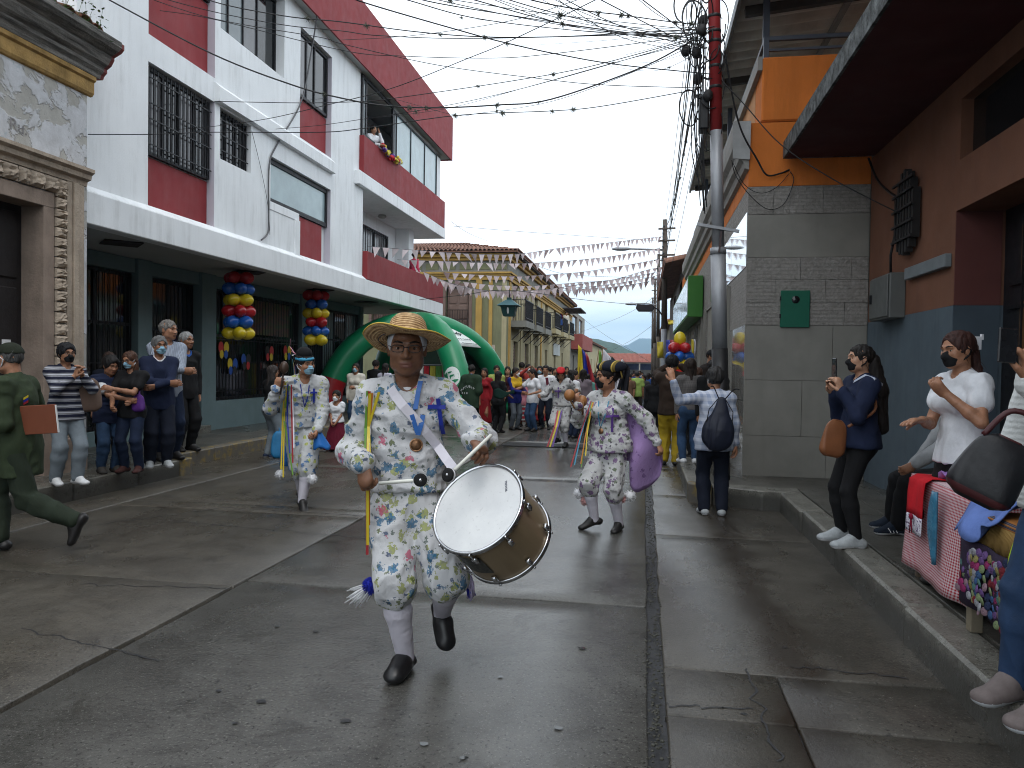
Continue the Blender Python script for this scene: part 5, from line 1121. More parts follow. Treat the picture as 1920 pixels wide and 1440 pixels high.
STOCK = cloth('stocking_white', (.52, .50, .56), .7, .05)
RIB = {k: M('ribbon_'+k, tuple(x*.8 for x in c), .4, .06, 6, .05, 80, 0, .5) for k, c in dict(red=(.42, .03, .04), white=(.75, .74, .8), yellow=(.72, .56, .03), green=(.16, .36, .05), blue=(.02, .13, .45), sky=(.05, .30, .48), royal=(.012, .03, .33), orange=(.6, .2, .02), violet=(.13, .05, .3), pink=(.6, .18, .28)).items()}
BRONZE = M('medal_bronze', (.35, .19, .10), .4, .25, 40, .5, 90, .8, .5)
BLACKRUB = M('black_rubber', (.009, .009, .010), .38, .2, 20, .1, 60, 0, .5)
WOOLB = M('wool_blue', (.012, .02, .30), .95, .3, 60, .5, 200); WOOLW = M('wool_white', (.70, .70, .72), .95, .1, 60, .5, 200); WOOLP = M('wool_pink', (.62, .34, .33), .95, .12, 60, .5, 200)
def ribbon(p, name, mat, pts, w, wd=(1, 0, 0), parent=None, thick=.0012):
 mb = MB(); P = [Vector(q) for q in pts]; sm = []
 for i in range(len(P)-1):
  for t in range(4): sm.append(P[i].lerp(P[i+1], t/4))
 sm.append(P[-1]); sheet_strip(mb, sm, w, wd); return mb.build(name, mat, parent or p.root, False, thick=thick)
def pompom(p, c, r, mat, n=150, drop=None, mat2=None, name='pompom', seed=1):
 """woollen tuft: a core with strands standing out of it"""
 rnd = random.Random(seed); mb = MB(); mb.ball(c, r*.8, 12, 8)
 for i in range(n):
  v = Vector((rnd.gauss(0, 1), rnd.gauss(0, 1), rnd.gauss(0, 1))).normalized(); a = Vector(c)+v*r*.6
  b = Vector(c)+v*r*(1+.12*rnd.random()); mb.tube([a, b], [.0045, .0025], 3)
 o = mb.build(name, mat, p.root, True)
 if drop is not None:
  mb = MB()
  for i in range(55):
   v = Vector((rnd.gauss(0, 1), rnd.gauss(0, 1), rnd.gauss(0, 1)))*.28*r; a = Vector(c)+Vector(drop)*.25+v*.8; b = Vector(c)+Vector(drop)*(1+.25*rnd.random())+v*1.9
   m = a.lerp(b, .5)+Vector((rnd.gauss(0, 1), rnd.gauss(0, 1), 0))*.004; mb.tube([a, m, b], [.005, .0045, .003], 3)
  mb.build('yarn_strands', mat2, o, True)
 return o
# ------------------------------------------------------------------ poles, cables, bunting, balloons, arch
STEEL = M('galvanised_pole', (.30, .31, .33), .45, .10, 4, .15, 60, .3, .5, .003, (.12, .11, .10), .4, 'World'); PRED = M('pole_red', (.30, .028, .030), .5, .12, 4, .15, 60); PBLK = M('pole_black', (.012, .012, .013), .5, .15, 4, .1, 60); WOODP = M('pole_wood', (.085, .07, .058), .85, .25, 5, .5, 40)
CABLE = M('cable_black', (.012, .012, .013), .55, .1, 5, 0); CABLEG = M('cable_grey', (.10, .10, .105), .6, .1, 5, 0); AIRP = M('air_plant', (.10, .11, .085), .9, .4, 30, 0)
def smooth(pts, n=10):
 P = [Vector(p) for p in pts]; out = []
 for i in range(len(P)-1):
  a = P[max(i-1, 0)]; b = P[i]; c = P[i+1]; d = P[min(i+2, len(P)-1)]
  for k in range(n):
   t = k/n; out.append(.5*((2*b)+(c-a)*t+(2*a-5*b+4*c-d)*t*t+(3*b-a-3*c+d)*t**3))
 return out+[P[-1]]
def span(px, ya, yb, ext=(0, 0)):
 """points of a hanging line seen through px, in the upright plane between its two ends at y=ya and y=yb"""
 A = ony(*px[0], ya); B = ony(*px[-1], yb); n = Vector((B.y-A.y, -(B.x-A.x), 0)); C0 = Vector((0, 0, CAMH)); out = []
 for i, q in enumerate(px):
  r = Vector(ray(*q)); t = (A-C0).dot(n)/r.dot(n); out.append(C0+r*t)
 if ext[0]: out.insert(0, out[0]+(out[0]-out[1])*ext[0])
 if ext[1]: out.append(out[-1]+(out[-1]-out[-2])*ext[1])
 return out
def air_plant(par, c, s_, seed):
 rnd = random.Random(seed); mb = MB()
 for i in range(44):
  d = Vector((rnd.gauss(0, 1), rnd.gauss(0, 1), rnd.gauss(0, 1))).normalized(); q = s_*rnd.uniform(.35, 1); m = c+d*q*.6; e = c+d*q+Vector((rnd.gauss(0, .2)*s_, rnd.gauss(0, .2)*s_, -.4*s_*rnd.random())); mb.tube([c, m, e], [.0035, .003, .001], 3, False)
 mb.ball(c, s_*.22, 5, 3); return mb.build('air_plant', AIRP, par, True)
WN = [0]
def cable(label, pts, r=.009, plants=(), mat=None, group='cables strung over the street', name='power_cable'):
 P = smooth(pts, 8); o0 = P[0].copy(); mb = MB(); mb.tube([p-o0 for p in P], r*.72, 5); o = mb.build(name, mat or CABLE, None, True, loc=o0); tag(o, label, 'cable', group)
 for i, f in enumerate(plants): WN[0] += 1; k = f*(len(P)-1); a = P[int(k)].lerp(P[min(int(k)+1, len(P)-1)], k % 1)-o0; air_plant(o, a, .035+.04*((WN[0]*7) % 5)/5, WN[0])
 return o
def poles():
 e = empty('utility_pole', (.93, 9.7, .2)); tag(e, 'near steel utility pole painted red above and black below', 'pole')
 ax = lambda z: Vector((.965-.0362*z, 9.7, z))
 def seg(name, m, z0, z1, r): mb = MB(); mb.tube([ax(z0)-e.location, ax(z1)-e.location], r, 16); return mb.build(name, m, e, True)
 seg('black_base', PBLK, .15, 1.80, .097); seg('lower_pipe', STEEL, 1.80, 2.98, .091); seg('upper_pipe', STEEL, 2.98, 4.43, .074); seg('red_top', PRED, 4.43, 8.2, .073); seg('collar', STEEL, 2.94, 3.02, .096)
 mb = MB(); mb.bar(ax(3.24)-e.location+Vector((-.25, -.11, .05)), ax(3.24)-e.location+Vector((.24, -.09, -.04)), .035); mb.build('crossbar', STEEL, e); mb = MB(); mb.bar(ax(2.95)-e.location+Vector((.0, -.09, 0)), ax(3.2)-e.location+Vector((.03, -.10, 0)), .05, .02); mb.build('strap', M('strap_rust', (.07, .05, .05), .7), e)
 rnd = random.Random(2)
 for i, z in enumerate((4.95, 5.2, 5.5, 5.62, 5.8)): mb = MB(); mb.lathe([(.074, z-.02), (.079, z-.015), (.079, z+.015), (.074, z+.02)], 14, Matrix.Translation(Vector((ax(z).x-e.location.x, 0, -e.location.z)))); mb.build('band', PBLK, e, True)
 for i, (dx, dy, z) in enumerate(((-.22, -.05, 5.36), (-.34, .02, 5.42), (-.16, -.12, 5.60), (-.2, .1, 5.1), (-.10, -.12, 4.82), (-.13, .05, 5.78))): mb = MB(); c = ax(z)-e.location+Vector((dx, dy, 0)); mb.ball(c, (.06, .05, .075), 8, 6); mb.build('splice_box', M('splice_black', (.016, .015, .016), .6), e, True)
 mb = MB(); c = ax(4.65)-e.location; mb.box(c.x-.20, c.x-.085, -.1, .12, c.z-.22, c.z+.18); mb.build('junction_box', PBLK, e, bevel=.02)
 # loops of slack line round the head
 for i in range(26):
  z = rnd.uniform(4.5, 6.0); r = rnd.uniform(.06, .28); c = ax(z)+Vector((rnd.uniform(-.34, .06), rnd.uniform(-.16, .10), 0)); a0 = rnd.uniform(0, 6.28); pts = [c+Vector((r*math.cos(a0+k*.7)*.6, r*.35*math.sin(a0*3+k*.9), r*math.sin(a0+k*.7)*1.1)) for k in range(9)]
  P = smooth(pts, 4); mb = MB(); mb.tube([p-e.location for p in P], rnd.choice((.005, .007, .009)), 4); mb.build('slack_loop', CABLE, e, True)
 for i in range(9):
  z = rnd.uniform(5.4, 6.1); pts = [ax(z)+Vector((-.1-.05*i*.3, -.06, 0)), ax(4.6)+Vector((-.13-.02*i, -.08, rnd.uniform(-.4, .2))), ax(rnd.uniform(3.4, 4.2))+Vector((-.12-.012*i, -.06, 0))]; P = smooth(pts, 6); mb = MB(); mb.tube([p-e.location for p in P], .006, 4); mb.build('drop_line', CABLE, e, True)
 # poles further along
 for i, (x, y, h_, r, lb) in enumerate(((.82, 33.0, 7.6, .14, 'second utility pole carrying the bunting ends'), (.80, 47.0, 8.2, .12, 'third thin pole down the right side'), (.8, 62, 8.4, .12, 'fourth pole down the right side, smallest but one'), (.8, 80, 8.5, .12, 'farthest pole on the right side of the street'))):
  p = empty('utility_pole', (x, y, .15)); tag(p, lb, 'pole'); mb = MB(); mb.tube([(0, 0, -.1), (-.03, 0, h_*.4)], [r, r*.9], 12); mb.build('lower_shaft', STEEL if i == 0 else WOODP, p, True); mb = MB(); mb.tube([(-.03, 0, h_*.4), (-.08, 0, h_)], [r*.9, r*.7], 12); mb.build('upper_shaft', WOODP, p, True)
  for k, z in enumerate((h_-.4, h_-.9, h_-1.5)): mb = MB(); mb.bar((-.35, -.1, z), (.35, -.1, z+.02), .07); mb.build('cross_arm', WOODP, p)
  for k in range(7): mb = MB(); mb.ball((-.12-.03*(k % 2), -.12, h_-.3-k*.28), (.04, .04, .055), 7, 5); mb.build('insulator', M('insulator_dark', (.03, .035, .04), .4), p, True)
 # dark lamp housing held out over the road from the second pole
 l = empty('street_lamp', (.6, 33, 4.0)); tag(l, 'dark box street lamp held out from the second pole', 'street lamp'); mb = MB(); mb.prism([(-.95, .22), (-1.0, .05), (-.88, -.08), (-.32, -.08), (-.22, .05), (-.28, .20)], 'y', -.2, .2); mb.build('lamp_housing', M('lamp_dark', (.025, .022, .025), .5), l, bevel=.02); mb = MB(); mb.tube([(-.25, 0, .10), (-.05, 0, -.02), (.12, 0, -.28), (.17, 0, -.45)], .03, 8); mb.build('arm', PBLK, l, True)
 l = empty('street_lamp', (.75, 47, 5.4)); tag(l, 'small cobra head lamp on the third pole', 'street lamp'); mb = MB(); mb.tube([(0, 0, -.1), (-.7, 0, .02), (-1.3, 0, .0)], .035, 8); mb.build('arm', STEEL, l, True); mb = MB(); mb.ball((-1.6, 0, -.02), (.38, .14, .09), 10, 6); mb.build('lamp_head', STEEL, l, True)
 l = empty('street_lamp', (.75, 33.1, 6.55)); tag(l, 'long armed street lamp above the bunting', 'street lamp'); mb = MB(); mb.tube([(0, 0, -.05), (-1.0, 0, .0), (-1.5, 0, .02)], .04, 8); mb.build('arm', STEEL, l, True); mb = MB(); mb.ball((-1.8, 0, .02), (.42, .15, .09), 10, 6); mb.build('lamp_head', STEEL, l, True)
poles()
def cables():
 Yp = 9.7
 spec = [
  ([(300, -40), (400, 3), (533, 30), (640, 41), (775, 59), (903, 69), (1041, 69), (1180, 62), (1325, 54)], 9.4, Yp, .010, (.30, .42, .55, .63), 'upper sagging cable dotted with air plants before the white block'),
  ([(280, -10), (400, 22), (533, 47), (640, 58), (715, 67), (903, 72), (1325, 61)], 9.6, Yp, .008, (), 'thin cable just under the upper sagging one'),
  ([(600, -30), (674, 2), (865, 58), (951, 81), (1052, 103), (1165, 122), (1334, 139)], 6.5, Yp, .009, (.5,), 'cable falling from the red fascia to the near pole'),
  ([(260, -10), (400, 35), (600, 70), (640, 82), (820, 122), (1000, 146), (1127, 159), (1311, 165)], 9.3, Yp, .007, (), 'long thin cable crossing below the red roof edge'),
  ([(300, 20), (400, 36), (640, 94), (752, 105), (921, 109), (1034, 101), (1240, 75), (1310, 60)], 9.8, Yp, .007, (), 'slack cable bowing between roof edge and pole head'),
  ([(150, -32), (205, 0), (400, 102), (550, 160), (640, 184), (720, 198), (820, 202), (932, 197), (1034, 186), (1202, 127), (1300, 75)], 8.6, Yp, .013, (.36, .55, .58, .70, .78), 'thick dark cable from the old house bowing low across the street'),
  ([(165, 252), (277, 252), (400, 248), (600, 248), (687, 240), (861, 216), (1035, 208), (1130, 199), (1311, 167)], 8.9, Yp, .008, (.62, .68, .75, .8), 'level cable starting at the old house wall'),
  ([(402, 190), (567, 193), (683, 190), (741, 184), (959, 152), (1109, 124), (1300, 72)], 11.6, Yp, .008, (.62, .75), 'cable rising from the barred window to the pole head'),
  ([(330, 243), (400, 237), (500, 223), (600, 200), (733, 166), (876, 110), (951, 79), (1112, 2), (1180, -35)], 10.5, 6.5, .006, (), 'pale cord rising steeply to the right over the roof edge'),
  ([(517, 242), (600, 235), (683, 223), (780, 208), (900, 185), (1050, 147), (1290, 78)], 13.8, Yp, .007, (.5,), 'cable from the tilted window straight to the pole'),
  ([(900, -30), (1004, 2), (1105, 21), (1165, 28), (1259, 41), (1322, 46)], 6.0, Yp, .008, (.45, .6, .63, .82, .9), 'short high cable crowded with air plants beside the pole'),
  ([(700, -20), (771, 2), (902, 36), (1090, 58), (1255, 69), (1310, 62)], 5.5, Yp, .006, (), 'thin overhead cable, leftmost entering from the top'),
  ([(720, -24), (801, 2), (940, 26), (1109, 52), (1277, 73), (1320, 76)], 5.2, Yp, .006, (.7,), 'overhead cable entering from the top above the fascia'),
  ([(800, -28), (897, 2), (1082, 49), (1277, 70), (1320, 68)], 5.0, Yp, .006, (), 'overhead cable entering at the top middle'),
  ([(1060, -35), (1131, 2), (1259, 67), (1315, 88)], 5.0, Yp, .006, (.7,), 'steep overhead cable right of the top middle'),
  ([(1150, -40), (1208, 2), (1289, 64), (1318, 90)], 5.0, Yp, .006, (), 'steepest overhead cable nearest the pole'),
  ([(640, 75), (771, 67), (947, 41), (1064, 6), (1150, -25)], 10, 7.0, .005, (), 'faint cord crossing the upper cables'),
  ([(690, 222), (830, 205), (1000, 160), (1150, 118), (1300, 80)], 18.0, Yp, .006, (.75,), 'cable from the open balcony window to the pole'),
  ([(690, 178), (740, 186), (850, 215), (900, 212), (1035, 190), (1200, 130), (1300, 84)], 18.0, Yp, .006, (.55,), 'cable sagging below the balcony window')]
 for px, ya, yb, r, pl, lb in spec:
  if px[0][0] < 700 and ya > 8: ya = min(ya, onx(*px[0], -6.80).y)
  cable(lb, span(px, ya, yb), r, pl)
 rnd = random.Random(31)
 for i in range(16):
  x0 = rnd.uniform(720, 1180); y0 = rnd.choice((-20, -20, rnd.uniform(10, 200))); ye = rnd.uniform(50, 100); m = ((x0+1310)/2, (y0+ye)/2+rnd.uniform(5, 30)); ya = rnd.uniform(4.5, 8) if y0 < 0 else onx(700, y0, -6.6).y if x0 < 860 else rnd.uniform(14, 24)
  cable('thin cable in the fan of lines at the pole head', span([(x0, y0), m, (1312, ye)], ya, Yp), rnd.choice((.004, .005, .006)), (rnd.random(),) if i % 3 == 0 else (), group='thin fan of cables')
 # lines along the street from the near pole to the second pole
 A0 = Vector((.62, 9.7, 0)); B0 = Vector((.74, 33, 0)); rnd = random.Random(12)
 lbs = ['thickest street line hung with air plants', 'street line left of the near pole', 'street line close beside the pole head', 'upper street line running to the second pole', 'lower street line running to the second pole', 'middle street line running to the second pole', 'street line nearest the tiled building', 'slack street line above the corner roof', 'topmost street line leaving the picture overhead', 'second topmost street line overhead']
 for i in range(10):
  za, zb = (5.35, 7.5) if i == 0 else (rnd.uniform(4.7, 6.1), rnd.uniform(5.2, 7.7)); xa = .60+rnd.uniform(-.12, .16); xb = .74+rnd.uniform(-.15, .2); pts = []
  ya = 9.7 if i < 7 else 3.0
  if ya < 5: za += 1.9
  for k in range(7): t = k/6; pts.append((xa+(xb-xa)*t, ya+(33-ya)*t, za+(zb-za)*t-.55*4*t*(1-t)*(.6+.6*(i % 3)/3)))
  cable(lbs[i], pts, .016 if i == 0 else rnd.choice((.008, .010, .012)), [.05+.045*k for k in range(16)] if i == 0 else ((.2, .35, .5) if i == 4 else ()), group='lines along the right side of the street')
 for i in range(5):
  za, zb = rnd.uniform(5.4, 7.6), rnd.uniform(5.6, 7.8)
  cable('far line between the second and later poles, %s from the left' % ('first', 'second', 'third', 'fourth', 'fifth')[i], [(.74+.1*i-.2, 33, za), (.74, 47, (za+zb)/2-.4), (.75, 62, zb), (.8, 80, zb)], .012, group='lines between the far poles')
 # crossings further down
 for i, (px, ya, yb, lb) in enumerate((([(1070, 580), (1130, 625), (1180, 655), (1236, 690)], 60, 33.5, 'descending far line before the hills'), ([(1090, 622), (1150, 600), (1200, 575), (1236, 548)], 70, 33.5, 'rising far line before the hills'), ([(980, 487), (1050, 512), (1140, 519), (1240, 520)], 36, 33, 'far line leaving the colonial house eave'), ([(1130, 665), (1180, 640), (1236, 600)], 75, 34, 'short far line over the market roof'), ([(845, 415), (880, 438), (915, 452)], 25, 36, 'short line from the white block to the tiled roof'), ([(850, 424), (1000, 436), (1236, 452)], 26, 33, 'faint line below the white sky'))): cable(lb, span(px, ya, yb), .010)
 # drops from the near pole to the walls on the right
 cable('thick drooping cable from the pole to the orange wall', [ony(1358, 95, 9.75), ony(1385, 230, 9.9), ony(1420, 300, 10.02), ony(1438, 328, 10.08), ony(1463, 325, 10.11), ony(1480, 318, 10.13)], .016, group='service drops on the right')
 cable('straight service cable from the pole to the black ornament', span([(1352, 150), (1395, 195), (1463, 270), (1560, 335), (1690, 402)], 9.7, 8.7), .009, group='service drops on the right')
 cable('looped cable hanging on the orange wall', [ony(1372, 300, 9.9), ony(1380, 330, 10.0), ony(1408, 368, 10.05), ony(1440, 392, 10.1), ony(1470, 382, 10.11), ony(1488, 340, 10.12), ony(1482, 322, 10.13)], .007, group='service drops on the right')
 cable('smaller loop of cable on the orange wall', [ony(1374, 305, 9.95), ony(1395, 345, 10.03), ony(1425, 362, 10.08), ony(1455, 352, 10.11), ony(1480, 325, 10.125)], .006, group='service drops on the right')
 cable('cable sagging under the maroon canopy to the black ornament', [(2.6, 9.9, 4.1), (2.62, 9.6, 3.78), (2.63, 9.2, 3.55), (2.64, 8.9, 3.42)], .02, group='service drops on the right')
 cable('grey flexible conduit falling down the white wall', [ony(595, 25, 9.5)*1 if False else onx(595, 25, -6.70), onx(585, 90, -6.86), onx(565, 190, -6.88), onx(520, 270, -6.89), onx(505, 310, -6.89), onx(504, 400, -6.89), onx(503, 435, -6.89), onx(490, 450, -6.86)], .022, mat=CABLEG, group='service drops on the left', name='conduit')
 cable('thin wire falling from the small barred window', [onx(472, 245, -6.89), onx(490, 320, -6.89), onx(503, 390, -6.89), onx(506, 440, -6.87)], .006, group='service drops on the left')
cables()
def bunting():
 CL = NT('bunting_cloth'); co = CL.co(); c = CL.ramp(CL.noise(co, 3, 3), [(.3, (.58, .50, .51)), (.7, (.74, .70, .72))]); CL.b.inputs['Subsurface Weight'].default_value = 0
 tr = CL.n('BsdfTranslucent'); tr.inputs[0].default_value = (.58, .40, .39, 1); mx = CL.n('MixShader'); mx.inputs[0].default_value = .38; CL.out(c, .8, 0, .2); out = CL.N['Material Output']; CL.L.new(CL.b.outputs[0], mx.inputs[1]); CL.L.new(tr.outputs[0], mx.inputs[2]); CL.L.new(mx.outputs[0], out.inputs[0]); CL = CL.m
 S = [([(690, 462), (850, 474), (960, 477), (1060, 464), (1150, 454), (1245, 443)], 18.3, 33, 'topmost string of white pennants'),
   ([(745, 487), (860, 491), (940, 494), (1010, 493), (1110, 485), (1170, 477), (1245, 464)], 21.5, 33, 'second string of white pennants from the top'),
   ([(770, 498), (808, 516), (845, 531), (880, 541), (940, 546), (1020, 543), (1100, 531), (1180, 520), (1245, 507)], 22.6, 33, 'steep white pennant string from the red balcony corner'),
   ([(824, 510), (873, 514), (954, 518), (1032, 515), (1100, 509), (1181, 496), (1245, 484)], 25.4, 33, 'third level white pennant string from the top'),
   ([(831, 520), (875, 529), (933, 535), (1000, 536), (1081, 530), (1151, 524), (1210, 507), (1245, 500)], 25.4, 33, 'white pennant string in the crowded middle rows'),
   ([(806, 517), (845, 531), (900, 543), (950, 546), (1010, 544), (1070, 540), (1130, 535), (1200, 524), (1245, 513)], 24.4, 32.8, 'white pennant string crossing the crowded rows'),
   ([(833, 538), (900, 546), (960, 549), (1020, 548), (1080, 543), (1150, 538), (1205, 530), (1245, 520)], 25.6, 32.6, 'lowest string of white pennants')]
 rnd = random.Random(6); fm = None
 for px, ya, yb, lb in S:
  P = smooth(span(px, ya, yb), 12); o0 = P[0].copy(); e = empty('bunting_string', o0); tag(e, lb, 'bunting', 'bunting strings across the street'); mb = MB(); mb.tube([p-o0 for p in P], .006, 4); mb.build('cord', CABLEG, e, True)
  L = [0]
  for i in range(len(P)-1): L.append(L[-1]+(P[i+1]-P[i]).length)
  s_ = .15
  while s_ < L[-1]-.3:
   def at(q): i = max(k for k in range(len(L)) if L[k] <= q) if q < L[-1] else len(L)-2; return P[min(i, len(P)-2)].lerp(P[min(i+1, len(P)-1)], (q-L[i])/max(1e-6, L[min(i+1, len(L)-1)]-L[i]))
   a = at(s_)-o0; b = at(s_+.26)-o0; tip = (a+b)/2+Vector((rnd.gauss(0, .05), rnd.gauss(0, .11), -.26+rnd.gauss(0, .035))); m = (a+b)/2+Vector((0, rnd.gauss(0, .02), -.005))
   mb = MB(); q1 = a.lerp(tip, .5)+Vector((0, rnd.gauss(0, .012), 0)); q2 = b.lerp(tip, .5)+Vector((0, rnd.gauss(0, .012), 0)); mb.add([a, m, b, q2, tip, q1], [(0, 1, 5), (1, 2, 3), (1, 3, 5), (5, 3, 4)]); mb.build('pennant', CL, e, False, thick=.003); s_ += .34+rnd.uniform(-.03, .04)
bunting()
BAL = {k: M('latex_'+k, c, .22, .05, 4, 0, 40, 0, .5) for k, c in dict(red=(.42, .012, .018), blue=(.012, .10, .42), yellow=(.66, .50, .02)).items()}
def balloon_mesh():
 mb = MB(); pr = []
 for i in range(13): t = math.pi*i/12; pr.append((.135*math.sin(t)*(1-.10*math.cos(t)*-1*.5), -.15*math.cos(t)))
 pr = [(r, z) for r, z in pr]; mb.lathe(pr, 16); mb.lathe([(.004, -.15), (.014, -.168), (.002, -.166)], 8); return mb
BMESH = {k: balloon_mesh().mesh('balloon') for k in BAL}
for k, me in BMESH.items(): me.materials.append(BAL[k]); me.polygons.foreach_set('use_smooth', [True]*len(me.polygons))
def balloon_column(label, c, tiers, dz=.205, r=.16, sc=1.0, off=0):
 e = empty('balloon_column', c); tag(e, label, 'balloons', 'hanging balloon columns')
 mb = MB(); mb.tube([(0, 0, 0), (0, 0, -dz*len(tiers)*sc)], .006, 5); mb.build('string', CABLEG, e, True)
 for i, t in enumerate(tiers):
  n = 4 if t[1] == 0 else t[1]
  for k in range(n):
   a = 2*math.pi*k/n+i*.75+off; o = bpy.data.objects.new('balloon', BMESH[t[0]]); COL.objects.link(o); o.parent = e; rr = (r if n > 1 else 0)*sc
   d = Vector((math.cos(a), math.sin(a), 0)); o.location = (d.x*rr, d.y*rr, -(i+.5)*dz*sc); o.rotation_euler = d.to_track_quat('Z', 'Y').to_euler() if n > 1 else (0, 0, 0); v = sc*random.uniform(.90, 1.06); o.scale = (v*.92, v*.92, v)
balloon_column('red blue and yellow balloon column under the canopy, nearer one', (-7.46, 13.35, 3.21), [('red', 0), ('blue', 0), ('yellow', 0), ('red', 0), ('blue', 0), ('yellow', 0)])
balloon_column('red blue and yellow balloon column under the canopy, farther one', (-7.5, 16.9, 3.21), [('red', 0), ('blue', 0), ('yellow', 0), ('red', 0), ('blue', 0), ('yellow', 0)], off=.5)
balloon_column('balloon column with single yellow top at the tiled building', ony(1275, 627, 15.5), [('yellow', 1), ('red', 0), ('blue', 0), ('yellow', 0), ('red', 0)], .185, .15, .95)
def arch():
 e = empty('inflatable_tent', (-6.3, 21.2, 0)); tag(e, 'green inflatable dome tent with white round logos and red foot', 'tent'); K = Matrix.Translation((6.3, -21.2, 0))
 GRN = M('inflatable_green', (.006, .20, .082), .38, .06, 2, .08, 20, 0, .4); REDB = M('inflatable_red', (.33, .012, .016), .4, .06, 2, .08, 20, 0, .4); WHT = M('inflatable_white', (.66, .70, .68), .45, .04, 4, 0); cx, cy, H = -6.3, 21.2, 2.62; legs = {}
 for nm, (bx, by) in dict(fl=(-8.25, 19.3), fr=(-4.62, 19.3), rl=(-8.2, 23.3), rr=(-4.3, 23.4)).items():
  pts = []; rs = []
  for i in range(23):
   t = i/22; a = t*math.pi/2; f = 1-math.cos(a)**.85 if False else (1-math.cos(a)); pts.append(Vector((bx+(cx-bx)*f, by+(cy-by)*f, .12+H*math.sin(a)**.92))); rs.append((.36-.06*t)*(1-.028*(i % 4 == 0)))
  mb = MB(); mb.tube(pts, rs, 20); o = mb.build('leg', GRN, e, True); legs[nm] = ([tuple(v) for v in mb.v], mb.f)
  if nm == 'fl': mb = MB(); mb.tube(pts[:6], [r+.006 for r in rs[:6]], 20, False); mb.build('red_foot', REDB, o, True)
 mb = MB(); mb.ball((cx, cy, H+.02), (.5, .5, .34), 16, 10); mb.build('crown', GRN, e, True)
 def decal(nm, px, py, rx, ry, fn, name, mat, off=.008, n=18):
  T = BVHTree.FromPolygons(legs[nm][0], [f for f in legs[nm][1]]); vs = []; C0 = Vector((0, 0, CAMH)); poly = fn
  for (u, v) in poly:
   d = Vector(ray(px+u*rx, py+v*ry)).normalized(); h_ = T.ray_cast(C0, d)
   if h_[0] is None: return
   vs.append(h_[0]-d*off)
  c = sum(vs, Vector())/len(vs); d = Vector(ray(px, py)).normalized(); h_ = T.ray_cast(C0, d); c = h_[0]-d*off if h_[0] else c
  mb = MB(); m = len(vs); mid = []
  for v, (u, w) in zip(vs, poly):
   dd = Vector(ray(px+u*rx*.5, py+w*ry*.5)).normalized(); hh = T.ray_cast(C0, dd); mid.append(hh[0]-dd*off if hh[0] else (v+c)/2)
  mb.add([c]+mid+vs, [(0, 1+i, 1+(i+1) % m) for i in range(m)]+[(1+i, 1+m+i, 1+m+(i+1) % m, 1+(i+1) % m) for i in range(m)]); return mb.build(name, mat, e, True)
 circ = [(math.cos(a), math.sin(a)) for a in np.linspace(0, 2*math.pi, 20, endpoint=False)]; leaf = [(-1, .5), (-.6, -.1), (0, -.5), (.6, -.6), (1, -.5), (.7, 0), (.2, .5), (-.4, .7)]
 for (nm, x, y, r) in (('fr', 848, 706, 15), ('fl', 616, 690, 9)):
  decal(nm, x, y, r, r*1.25, circ, 'logo_disc', WHT)
  for k, (dx, dy, s_) in enumerate(((-5, -8, 4.5), (-1, -2, 5), (4, 8, 8))): decal(nm, x+dx*r/15, y+dy*r/15, s_*r/15, s_*.7*r/15, leaf, 'logo_leaf', GRN, .016)
 # white valance between the two right legs, with handwriting-like lettering
 fr = lambda t: Vector((-4.62+(cx+4.62)*(1-math.cos(t*math.pi/2)), 19.3+(cy-19.3)*(1-math.cos(t*math.pi/2)), .12+H*math.sin(t*math.pi/2)**.92)); rr = lambda t: Vector((-4.3+(cx+4.3)*(1-math.cos(t*math.pi/2)), 23.4+(cy-23.4)*(1-math.cos(t*math.pi/2)), .12+H*math.sin(t*math.pi/2)**.92))
 mb = MB(); mb.sheet(lambda u, v: fr(.50+.46*v).lerp(rr(.50+.46*v), u)+Vector((.14*(1-v), 0, .05)), 10, 8); val = mb.build('valance', WHT, e, True, thick=.01)
 mb = MB()
 for row, (v, u0, u1, am) in enumerate(((.30, .14, .62, .05), (.16, .2, .75, .02), (.06, .3, .8, .012))):
  pts = [fr(.50+.46*v).lerp(rr(.50+.46*v), u0+(u1-u0)*k/24)+Vector((.14*(1-v)+.03, -.01, .07+am*math.sin(k*1.9)*abs(math.sin(k*.8)))) for k in range(25)]; mb.tube(pts, .012 if row == 0 else .008, 4)
 mb.build('lettering', M('print_grey', (.06, .06, .07)), val, True)
 mb = MB(); mb.box(-8.1, -4.7, 23.0, 23.06, .0, 2.2); mb.build('rear_sheet', M('tent_dark', (.012, .03, .02), .8), e)
 reparent(e, K)
 # things on show under the tent: a rail of bright garments
 r_ = empty('clothes_rail', (-5.75, 21.0, 0)); tag(r_, 'rail of orange yellow and pink garments under the green tent', 'clothes rail'); mb = MB(); mb.tube([(-.9, 0, 0), (-.9, 0, 1.55), (.9, 0, 1.55), (.9, 0, 0)], .018, 8); mb.build('rail_frame', STEEL, r_, True)
 for i, k in enumerate(('orange', 'orange', 'white', 'red', 'yellow', 'green', 'pink', 'yellow', 'orange', 'blue')):
  x = -.8+i*.175; mb = MB(); mb.sheet(lambda u, v: Vector((x+.15*u-.07, .04*math.sin(u*9+i)+.02, 1.52-.95*v)), 5, 3); mb.build('garment', RIB2[k], r_, True, thick=.02)
RIB2 = {k: cloth('hung_'+k, c) for k, c in dict(red=(.42, .03, .04), white=(.7, .68, .66), yellow=(.55, .48, .08), green=(.12, .3, .08), blue=(.03, .1, .35), orange=(.55, .14, .03), pink=(.5, .08, .16)).items()}
arch()
